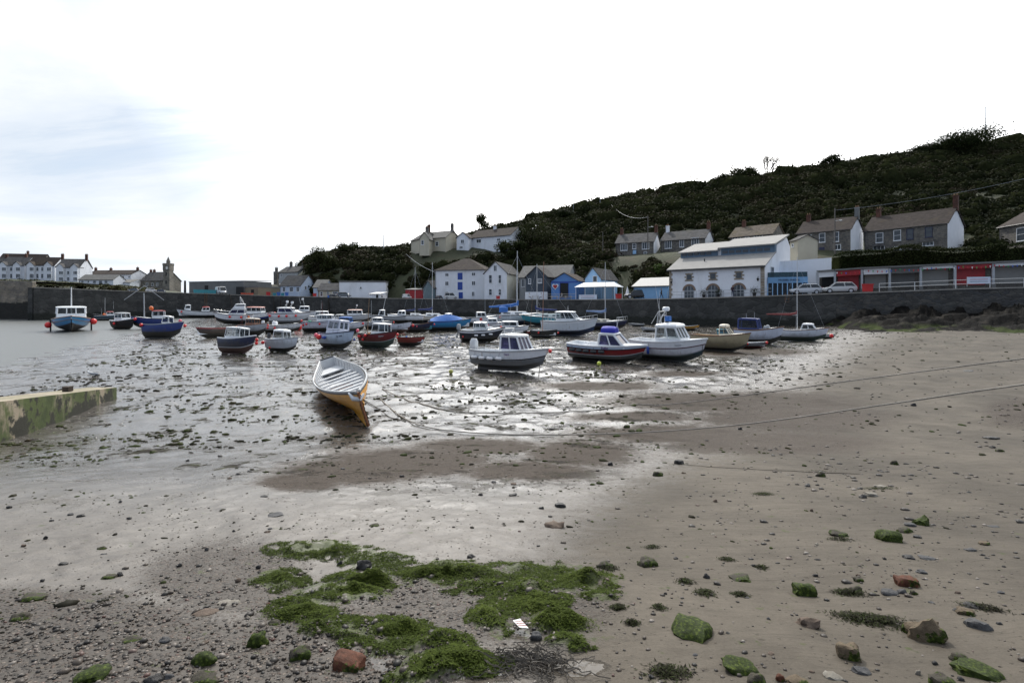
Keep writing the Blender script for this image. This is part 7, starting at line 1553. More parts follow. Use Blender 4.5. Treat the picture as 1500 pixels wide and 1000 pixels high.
A(676, 734, 501, -12, 2.3, D=1.0, hull=paint((.02, .025, .04)), strake=C_W, top=.8, anti=ANTI['black'], kind='vee', name='fishing_cruiser', vs=1.5, label='dark hulled fishing cruiser with white wheelhouse on the middle mud', short='dark fishing cruiser', wl=.3, cabs=[dict(x0=-1.0, x1=1.1, w=.78, hc=.35, hw=.48, nf=3, ns=2, rf=.45, rr=.1)],
  extra=bundle(cuddy(.6, 2.3, .6, .35), rails(.3, 1, .3), lump_gear(.0, 0, 2.0, .8, REDD, 'liferaft'), outboard(GREYP)), fend=f_('s', .42, .58, .74, c='white', r=.12, d=.4, l=1) + f_('s', .1, r=.12, d=.55), heel=3)
A(718, 792, 477, 0, 2.0, D=.9, name='sailing_yacht', hull=paint((.60, .66, .70)), anti=ANTI['blue'], vs=1.1, mtop=369, label='long pale yacht with bright blue sail cover and spray hood', short='bright blue covered yacht', cat='yacht', extra=bundle(cuddy(-1.5, 1.8, .55, .4), mast(.2, 8.9, .05), boom(.2, 3.0, .85, BLUC, .10, -.1), canopy(-1.7, -.8, .55, 1.2, .6, BLUC)), fend=f_('s', .05, r=.14))
A(768, 838, 478, 176, 2.0, D=.9, name='sailing_yacht', hull=C_TURQ, anti=ANTI['black'], wl=.3, vs=1.1, mtop=388, label='turquoise hulled yacht with pale covered deck', short='turquoise yacht', cat='yacht', extra=bundle(cuddy(-1.6, 1.9, .6, .45, M('pale_cover', (.55, .62, .6), .8)), mast(1.4, 8.2, .05), boom(1.5, 2.6, .8, NAVC)))
A(722, 770, 494, -10, 2.3, D=1.0, hull=C_W, anti=ANTI['black'], vs=1.5, label='white boat with tubular frame behind the blue windowed boat', short='tubular framed white boat', cabs=[dict(x0=-1.2, x1=1.6, w=.85, hc=.3, hw=.45, nf=2, ns=2, rf=.3)], extra=bundle(gantry(-1.6, 1.3, 1.2, .7), aerial(.2, 0, 2, 1.6)), fend=f_('s', .3, r=.2, d=-.1))
A(760, 782, 491, 180, 2.4, D=1.15, name='covered_boat', hull=C_RED, anti=ANTI['black'], mtop=438, label='short red boat half hidden behind the tubular framed white boat', short='short red boat', tc=.9, extra=bundle(mast(-1.4, 4.6, .07, -.9, colr=WOOD, z=1, stays=False), mast(1.0, 4.2, .07, -.3, colr=WOOD, z=1, stays=False)))
A(776, 816, 495, -25, 2.3, D=1.15, name='open_boat', hull=C_BLK, stripe=C_W, wl=.3, anti=ANTI['black'], mtop=384, label='black open boat with a brown wooden mast', short='black masted boat', tc=.95, sb=.2, extra=bundle(mast(-.2, 8.0, .085, .3, colr=M('brown_mast', (.28, .14, .09), .6), z=1, stays=False), thwarts([-1.2, 1.2])), fend=f_('s', .4, r=.2, d=.3) + f_('b', 1, r=.18, d=.5))
A(792, 872, 492, -18, 2.1, D=1.2, hull=paint((.60, .64, .68)), strake=C_W, top=.85, stripe=C_NAVY, wl=.28, anti=ANTI['blue'], kind='vee', name='motor_cruiser', vs=1.22, label='large white motor cruiser with wheelhouse and grey hull sides', short='large white motor cruiser', rub=GREYP, cabs=[dict(x0=-1.2, x1=1.5, w=.85, wt=.72, hc=.35, hw=.62, nf=2, ns=2, rf=1.0, over=.15)],
  extra=bundle(cuddy(.9, 2.5, .65, .35, slope=.9, n=1), rails(.05, .3, .35, 4), rails(.65, 1.0, .3), aerial(0, 0, 2.2, .5)))
A(853, 914, 484, 3, 2.0, D=.95, name='sailing_yacht', hull=C_NAVY, strake=C_W, top=.9, anti=ANTI['black'], vs=1.15, mtop=385, label='navy hulled yacht with pale blue sail cover by the quay steps', short='navy hulled yacht', cat='yacht', extra=bundle(cuddy(-1.3, 1.5, .6, .4, M('cream_roof', (.6, .56, .48))), mast(.3, 8.7, .055), boom(.3, 2.7, 1.15, M('pale_blue_canvas', (.16, .24, .42), .8), .10, .15), rails(.8, 1, .4)))
A(683, 806, 546, -38, 2.3, D=.92, rub=C_GREY, hull=C_W, stripe=GREYP, wl=.50, top=.55, anti=paint((.16, .17, .185), .5), kind='vee', name='cabin_boat', sb=.25, rub2=BLACK, vs=1.36, label='white boat with blue tinted windows nearest the camera on the right mud', short='blue windowed white boat', tc=.5,
  cabs=[dict(x0=-.15, x1=1.75, w=.82, wt=.66, hc=.18, hw=.72, nf=3, ns=2, rf=.55, rr=-.02, glass=BLUEGL, pil=.075, rt=.10)],
  extra=bundle(outboard(M('pale_cowl', (.6, .62, .64), .4), 0, .6, 1.1), gantry(.0, 1.6, .55, .6), rails(.02, .45, .22, 5), rails(.9, 1.0, .45, 2), name_text('Osprey', .60, .86, .14, M('purple_letters', (.12, .03, .2), .5)), lambda S, r, k: [MB().tube([(2.6, 0, .9), (2.75, 0, .2), (2.7, -.1, -.3)], .025, 5).build('anchor_chain', BLACK, r, (0, 0, 0), k)], cuddy(1.2, 2.6, .5, .2, slope=.5, n=0), lambda S, r, k: [MB().tube([(0, sy * .6, 1.95), (.9, sy * .55, 1.98)], .02, 5).build('roof_rail', STEEL, r, (0, 0, 0), k) for sy in (-1, 1)]),
  fend=[('s', .12 + .13 * i, 'white', .11, .34, 1) for i in range(4)] + [('b', 1.0, 'red', .13, .1)], heel=-2, pitch=-1)
A(829, 944, 531, -22, 2.3, D=.95, hull=paint((.20, .008, .012)), strake=paint((.48, .56, .70)), stripe=GREYP, wl=.42, top=.80, anti=paint((.035, .04, .045), .6), kind='vee', sb=.15, rub=WHITE, rub2=BLACK, vs=1.38, label='red and white boat with a bright blue hood and dark rounded windows', short='red and white boat', tc=.48,
  cabs=[dict(x0=-.3, x1=1.9, w=.84, wt=.68, hc=.12, hw=.66, nf=1, ns=2, rf=.95, rr=.1, glass=BLUEGL, pil=.08, rt=.06)],
  extra=bundle(canopy(-.15, 1.0, .62, 1.72, .34, M('bright_blue_canvas', (.015, .02, .33), .7, .15)), name_text('Puffin', .56, .90, .26, M('purple_letters', (.12, .03, .2)), 's'), lump_gear(-1.6, 0, .85, 1.0, FEND['white'], 'deck_gear'), aerial(.9, 0, 1.9, .7, -.3), aerial(1.1, .1, 1.8, .6, .2)),
  fend=[('s', .1 + .105 * i, 'dark', .12, .30, 1) for i in range(5)], heel=3, pitch=1)
A(920, 1034, 530, -28, 2.3, D=1.15, hull=paint((.56, .56, .60)), strake=C_W, top=.66, wl=.30, stripe=paint((.3, .3, .32)), anti=paint((.03, .06, .07), .6), kind='vee', sb=.25, rub=WHITE, rub2=paint((.06, .01, .02)), vs=1.32, label='big white cabin boat with radar dome and blue fender on its side', short='big radar boat', name='fishing_cruiser', tc=.42,
  cabs=[dict(x0=-.6, x1=1.75, w=.88, wt=.74, hc=.28, hw=.72, nf=3, ns=2, rf=.65, rr=.12, pil=.07, rt=.16, over=.1)],
  extra=bundle(radar(-.2, 2.85, 1.1), gantry(-.5, 2.25, .75, .62), aerial(-.6, .3, 2.2, 2.4, .5), aerial(-.5, -.3, 2.2, 2.1, -.1), rails(.03, .36, .35, 4), name_text('Zennor', .72, .82, .17, GREYP), lambda S, r, k: [MB().box(-.1, .3, -.05, .3, 2.4, 2.7).build('blue_box', BLUC, r, (0, 0, 0), k)], lambda S, r, k: [MB().tube([(3.1, -.1, 1.1), (3.0, -.15, .3), (3.05, -.1, -.1)], .02, 5).build('mooring_chain', BLACK, r, (0, 0, 0), k)]),
  fend=[('s', .33, 'blue', .12, .5, 2)], heel=2)
A(1012, 1096, 515, -24, 2.2, D=1.0, hull=C_TAN, anti=ANTI['black'], rub=M('brown_rub', (.2, .12, .08)), wl=.18, sb=.3, vs=1.6, label='tan boat with small domed cream cuddy cabin', short='tan boat', inner=M('ochre_interior', (.42, .28, .12), .6), cabs=[dict(x0=.2, x1=1.6, w=.66, wt=.48, hc=.2, hw=.5, nf=2, ns=1, rf=.75, rr=.05, col=M('cream_gel', (.66, .60, .48), .4), rt=.14)], deck=M('cream_gel', (.66, .60, .48), .4), tc=.55)
A(1046, 1078, 500, 178, 2.2, D=.9, hull=C_W, anti=ANTI['green'], name='fishing_boat', vs=1.5, label='boat with turquoise shelter behind the tan boat', short='turquoise shelter boat', cabs=[dict(x0=-1.2, x1=1.8, w=.9, hc=1.0, hw=.35, nf=2, ns=2, col=C_TURQ, rf=-.3, rr=-.2)], extra=bundle(aerial(-1, 0, 2.2, .5)))
A(1076, 1143, 505, -14, 2.3, D=1.2, name='fishing_boat', hull=paint((.56, .60, .70)), anti=ANTI['black'], rub=M('brown_rub', (.2, .12, .08)), rub_r=.06, wl=.32, vs=1.6, label='white hulled boat with square navy framed wheelhouse', short='navy framed boat', cabs=[dict(x0=-2.4, x1=.4, w=.88, wt=.84, hc=.25, hw=.85, nf=2, ns=1, rf=.35, col=C_ROYAL, pil=.1, nr=1)], extra=bundle(aerial(-1.5, 0, 2.2, .5), aerial(-.4, 0, 2.2, .6), lump_gear(1.3, 0, 1.3, 1.4, GREYP)), tc=.75)
A(1084, 1121, 510, 0, 2.6, D=.95, name='dinghy', hull=paint((.4, .42, .46)), anti=paint((.2, .02, .02), .6), label='small grey and red tender lying before the navy framed boat', short='small grey red tender', cat='dinghy', tc=.9, extra=bundle(thwarts([0])), fend=f_('s', .3, .95, r=.3, d=.15))
A(1139, 1206, 500, -4, 2.1, D=1.1, name='motor_sailer', hull=paint((.62, .66, .74)), anti=ANTI['green'], wl=.36, rub=M('brown_rub', (.2, .12, .08)), rub_r=.05, vs=1.3, mtop=378, label='white motor sailer with green bottom and mast at the right end of the boats', short='white motor sailer', cabs=[dict(x0=.0, x1=2.0, w=.7, wt=.55, hc=.15, hw=.5, nf=2, ns=2, rf=.5, rr=.3, rt=.12)],
  extra=bundle(mast(-.4, 8.6, .055), boom(-.5, 3.8, 1.6, M('maroon_canvas', (.20, .04, .04), .8), .08, .05)), fend=[('b', 1.0, 'red', .25, .85, 0)], tc=.5)
A(1192, 1222, 496, -20, 2.2, D=.9, hull=C_W, anti=ANTI['black'], label='small white boat bow right at the very end of the row', short='small end boat', tc=.6, name='dinghy', cat='dinghy', heel=-6)
A(921, 944, 478, 170, 2.4, D=.7, name='dinghy', hull=paint((.4, .43, .46)), anti=ANTI['grey'], label='grey dinghy at the foot of the quay wall behind the red and white boat', short='grey quay dinghy', cat='dinghy', tc=.9)
A(940, 964, 486, 175, 2.3, D=1.0, name='dinghy', hull=C_W, anti=ANTI['black'], label='white dinghy with a small outboard left of the big radar boat', short='white outboard dinghy', cat='dinghy', tc=.9, extra=bundle(outboard()))
A(998, 1022, 484, 0, 2.3, D=1.1, name='open_boat', hull=C_YEL, anti=ANTI['black'], label='small yellow brown boat by the wall behind the radar boat', short='yellow brown boat', tc=.9)

A(452, 492, 476, 178, 2.2, vs=1.5, D=.95, hull=C_W, anti=ANTI['blue'], label='white boat with pale blue windows between the sports cruiser and the pink roofed cruiser', short='pale windowed boat', cabs=[dict(x0=-1.2, x1=1.5, w=.82, hc=.35, hw=.5, nf=2, ns=3, rf=.3)], extra=bundle(aerial(.2, 0, 2.1, 1.2)), fend=f_('p', .3))
A(536, 572, 482, -15, 2.2, vs=1.5, D=.95, hull=C_GREY, anti=ANTI['black'], label='grey hulled boat with white cabin behind the dark red boat', short='grey white cabin boat', cabs=[dict(x0=-1.2, x1=1.2, w=.8, hc=.3, hw=.5, nf=2, ns=2, rf=.3)], extra=bundle(mast(-1.6, 3.4, .05, colr=GREYP, z=1, stays=False)), fend=f_('b', 1, r=.2))
A(640, 676, 474, 176, 2.1, vs=1.4, D=.9, hull=C_W, anti=ANTI['black'], label='white low boat behind the tarpaulin covered blue boat', short='low white boat', cabs=[dict(x0=-.6, x1=1.2, w=.75, hc=.25, hw=.4, nf=2, ns=2, rf=.4)])
A(398, 428, 469, 175, 2.2, vs=1.5, D=.95, hull=C_BLK, anti=ANTI['black'], label='black hulled boat with white cabin tight against the quay piles', short='black quay boat', cabs=[dict(x0=-.2, x1=1.4, w=.75, hc=.3, hw=.45, nf=2, ns=2, rf=.3)])
A(700, 742, 484, -8, 2.2, vs=1.4, D=.9, hull=paint((.5, .52, .55)), anti=ANTI['blue'], label='pale grey boat with stub mast behind the dark fishing cruiser', short='pale grey boat', cabs=[dict(x0=-.8, x1=1.2, w=.78, hc=.3, hw=.42, nf=2, ns=2, rf=.4)], extra=bundle(mast(-1.4, 3.2, .04, colr=GREYP, z=1, stays=False)), fend=f_('s', .4, c='pink'))
A(740, 776, 472, 0, 2.1, vs=1.3, D=.9, hull=C_W, anti=ANTI['black'], name='sailing_yacht', cat='yacht', mtop=398, label='small white yacht with bare mast close under the quay wall', short='small bare yacht', extra=bundle(cuddy(-1.2, 1.6, .6, .45), mast(-.2, 7, .045)))

# -- the yellow gig on the near mud
def gig():
    bow, stern = ground(541, 627), ground(489, 560); d = Vector((bow.x - stern.x, bow.y - stern.y, 0)); Lg = d.length; k = Lg / 6.0
    S = dict(L=Lg, B=1.10, D=.50, sw=.34, bp=2.1, sb=.42, ss=.32, kr=.10, rake=.10, kind='deep', short='yellow gig')
    yel = M('gig_yellow', (.66, .30, .020), .35, .12, 1.5, dirt=(.30, .12, .02), dirtamt=.6)
    root = empty('pilot_gig', ((bow.x + stern.x) / 2, (bow.y + stern.y) / 2, 0), label='long yellow rowing gig with white interior, bow towards the camera', cat='rowing gig')
    lev = [0, .12, .24, .36, .48, .60, .72, .84, .93, 1.0]; n = 30; rings = []
    def rg(t, sgn, inset=0.0):
        out = []
        for i, v in enumerate(lev):
            p = hull_pt(S, t, v); out.append(Vector((p.x, (abs(p.y) - inset) * sgn, p.z)))
            if i < len(lev) - 1 and inset == 0: q = p.copy(); out.append(Vector((p.x, (abs(p.y) + .012) * sgn, p.z + .004)))   # clinker plank edge
        return out
    h = MB(); 
    for sgn in (-1, 1):
        rr = [rg(i / n, sgn) for i in range(n + 1)]; m_ = len(rr[0]); fs = []; mm = []
        for i in range(n):
            for j in range(m_ - 1): a = i * m_ + j; fs.append((a, a + 1, a + m_ + 1, a + m_)); mm.append(1 if j >= m_ - 2 else 0)
        h.add([p for r in rr for p in r], fs, mm)
    a = rg(0, -1); b_ = rg(0, 1); h.add(a + b_, [(j, j + 1, len(a) + j + 1, len(a) + j) for j in range(len(a) - 1)])
    ho = h.build('hull', [yel, M('gig_black', (.03, .03, .035), .4, .2)], root, (0, 0, 0), k, 25, recalc=True)
    gwh = M('gig_white', (.55, .56, .57), .55, .12, 2, .002, 20, dirt=(.3, .28, .24), dirtamt=.6)
    h = MB(); rr = []
    for i in range(n + 1):
        t = .01 + .975 * i / n; l_ = rg(t, -1, .035)[::-1]; r_ = rg(t, 1, .035); rr.append(l_[:-2] + r_[2:])
    h.loft([[Vector((p.x, p.y if abs(p.y) > .01 else 0, p.z + .02)) for p in r] for r in rr], False, 0, False); h.add([(p.x, p.y, p.z + .02) for p in rr[0]], [tuple(range(len(rr[0])))]); h.build('lining', gwh, root, (0, 0, 0), k, 40, recalc=False)
    q = MB()
    for sgn in (-1, 1): q.tube([Vector((p.x, p.y * sgn, p.z + .01)) for p in (sheer(S, i / 30) for i in range(31))], .022, 6)
    q.build('gunwale', M('grey_gunwale', (.42, .43, .44), .5, .1), root, (0, 0, 0), k, 60)
    q = MB()
    for i in range(1, 26):   # ribs
        t = i / 27
        for sgn in (-1, 1): q.tube([Vector((p.x, (abs(p.y) - .05) * sgn, p.z + .02)) for p in (hull_pt(S, t, v) for v in (.15, .3, .5, .7, .9, 1))], .010, 4)
    q.build('ribs', gwh, root, (0, 0, 0), k)
    for x in (-1.35, -.8, -.3, .2, .7, 1.2, 1.65):
        t = (x + 3) / 6; p = sheer(S, t); y = abs(p.y) - .05; q = MB(); q.box(x - .055, x + .055, -y, y, p.z - .12, p.z - .09); q.build('thwart', gwh, root, (0, 0, 0), k)
    for x in (-1.05, -.55, .0, .45, .95): q = MB(); t = (x + 3) / 6; y = abs(sheer(S, t).y) * .6; q.box(x - .03, x + .03, -y, y, .16, .18); q.build('stretcher', M('varnished_wood', (.24, .10, .05)), root, (0, 0, 0), k)
    q = MB(); q.add([(-2.1, -.34, .40), (-2.75, -.18, .44), (-2.75, .18, .44), (-2.1, .34, .40), (-2.1, -.34, .38), (-2.75, -.18, .42), (-2.75, .18, .42), (-2.1, .34, .38)], [(0, 1, 2, 3), (7, 6, 5, 4), (0, 3, 7, 4)]); q.build('stern_sheet', gwh, root, (0, 0, 0), k)
    q = MB(); p = sheer(S, 0); q.obox((p.x - .03, -abs(p.y) - .02, p.z - .1), (.05, 0, 0), (0, 2 * abs(p.y) + .04, 0), (0, 0, .14)); q.build('transom', M('gig_black', (.03, .03, .035)), root, (0, 0, 0), k)
    q = MB(); q.tube([hull_pt(S, .94, 0) + Vector((0, .025, 0)), hull_pt(S, 1, 0) + Vector((.0, .025, 0)), hull_pt(S, 1, .5) + Vector((.02, .02, 0)), hull_pt(S, 1, 1) + Vector((.03, .02, .0))], .018, 6); q.build('stem', M('varnished_wood', (.24, .10, .05)), root, (0, 0, 0), k)
    q = MB(); c = sheer(S, .985); q.tube([Vector((c.x - .22, -.13, c.z - .02)), Vector((c.x - .02, -.10, c.z - .10)), Vector((c.x + .08, 0, c.z - .13)), Vector((c.x - .0, .09, c.z - .08))], [.015, .04, .045, .02], 8); q.build('bow_fender', M('fender_cloth', (.55, .58, .62), .7, .1), root, (0, 0, 0), k, 60)
    rot = Matrix.Rotation(math.atan2(d.y, d.x), 3, 'Z') @ Euler((R(17), R(0), 0)).to_matrix(); 
    root.rotation_euler = rot.to_euler('XYZ')
    ws = [rot @ v.co for v in ho.data.vertices]; gz = min(w_.z - float(zg(root.location.x + w_.x, root.location.y + w_.y)) for w_ in ws)
    root.location.z = -gz - .04
    return root, rot @ (Vector((c.x, 0, c.z - .1)) * k) + root.location, S, rot, k
gig_root, gig_bow, gS, gR, gk = gig()

# ------------------------------------------------------------ stones on the near beach
import bmesh
from mathutils import noise as mnoise
def M_rock(name, cols, moss=0.0, rough=.7):
    if name in _mc: return _mc[name]
    m, t, b = newmat(name); L = t.links.new
    tcn = N(t, 'ShaderNodeTexCoord'); g = N(t, 'ShaderNodeNewGeometry')
    n = N(t, 'ShaderNodeTexNoise', i_Scale=14.0, i_Detail=8.0, i_Roughness=.7); L(tcn.outputs['Object'], n.inputs['Vector'])
    c = ramp(t, n.outputs['Fac'], [(.3, cols[0]), (.55, cols[1]), (.75, cols[2])])
    if moss:
        n2 = N(t, 'ShaderNodeTexNoise', i_Scale=9.0, i_Detail=6.0, i_Roughness=.7); L(tcn.outputs['Object'], n2.inputs['Vector'])
        f = mapr(t, n2.outputs['Fac'], .68 - .4 * moss, .74 - .4 * moss)
        n3 = N(t, 'ShaderNodeTexNoise', i_Scale=60.0, i_Detail=4.0); L(tcn.outputs['Object'], n3.inputs['Vector'])
        c = mix_c(t, f, c, ramp(t, n3.outputs['Fac'], [(.3, (.010, .015, .003)), (.55, (.030, .045, .007)), (.75, (.10, .13, .02))]))
    L(c, b.inputs['Base Color']); b.inputs['Roughness'].default_value = rough
    b.inputs['Specular IOR Level'].default_value = .14
    n4 = N(t, 'ShaderNodeTexNoise', i_Scale=45.0, i_Detail=6.0, i_Roughness=.7); L(tcn.outputs['Object'], n4.inputs['Vector'])
    bp = N(t, 'ShaderNodeBump', i_Strength=1.0, i_Distance=.008); L(n4.outputs['Fac'], bp.inputs['Height']); L(bp.outputs[0], b.inputs['Normal'])
    _mc[name] = m; return m
RK = {'green': M_rock('weed_covered_stone', [(.03, .028, .02), (.06, .055, .04), (.10, .09, .07)], .95), 'moss': M_rock('mossy_stone', [(.025, .023, .018), (.06, .052, .04), (.11, .095, .07)], .55), 'tan': M_rock('tan_mossy_stone', [(.06, .045, .03), (.12, .092, .062), (.19, .15, .105)], .40), 'dark': M_rock('dark_stone', [(.015, .015, .015), (.035, .034, .034), (.07, .07, .07)], 0, .45),
      'grey': M_rock('grey_stone', [(.04, .04, .042), (.07, .07, .072), (.12, .12, .118)], 0, .6), 'brick': M_rock('red_brick_stone', [(.035, .018, .012), (.10, .038, .022), (.17, .085, .06)], .35), 'brown': M_rock('brown_stone', [(.06, .045, .035), (.12, .09, .07), (.19, .15, .12)], 0), 'pale': M_rock('pale_stone', [(.14, .125, .10), (.2, .185, .16), (.3, .28, .25)], 0)}
SHAPE = {'round': (.15, .34), 'block': (.6, .24), 'slab': (.45, .28), 'angular': (.35, .42)}
def rock(px, py, wpx, hpx, kind, shape, label, rz=None, deep=.7, group=None, sub=3, name='stone'):
    wpx *= .86; hpx *= .86; g = ground(px, py); w = wpx / 750 * g.y; h = hpx / 750 * g.y * (1.0 if shape != 'slab' else .8); box_, nz = SHAPE[shape]
    bm = bmesh.new(); bmesh.ops.create_icosphere(bm, subdivisions=sub, radius=1.0); sd = Vector((px * .13, py * .17, 3.1))
    for v in bm.verts:
        p = v.co.copy(); m_ = max(abs(p.x), abs(p.y), abs(p.z)); p = p.lerp(p / m_ * .86, box_)
        q = p * (1 + nz * (mnoise.noise(v.co * 1.3 + sd) * 1.3 + .5 * mnoise.noise(v.co * 3.1 + sd) + .22 * mnoise.noise(v.co * 7 + sd)))
        if shape == 'angular': q.x += .25 * q.z; q.z *= 1 - .35 * max(0, q.y)
        v.co = Vector((q.x * w / 2, q.y * w / 2 * deep, q.z * h * .62))
    me = bpy.data.meshes.new(name); bm.to_mesh(me); bm.free(); me.materials.append(RK[kind]); me.polygons.foreach_set('use_smooth', [True] * len(me.polygons))
    if shape in ('block', 'angular', 'slab'): me.set_sharp_from_angle(angle=R(38))
    o = bpy.data.objects.new(name, me); COL.objects.link(o); o.location = (g.x, g.y, g.z + h * .06); o.rotation_euler = (random.uniform(-.12, .12), random.uniform(-.15, .15), R(rz) if rz is not None else random.uniform(-.6, .6))
    return tag(o, label, 'stone', group)
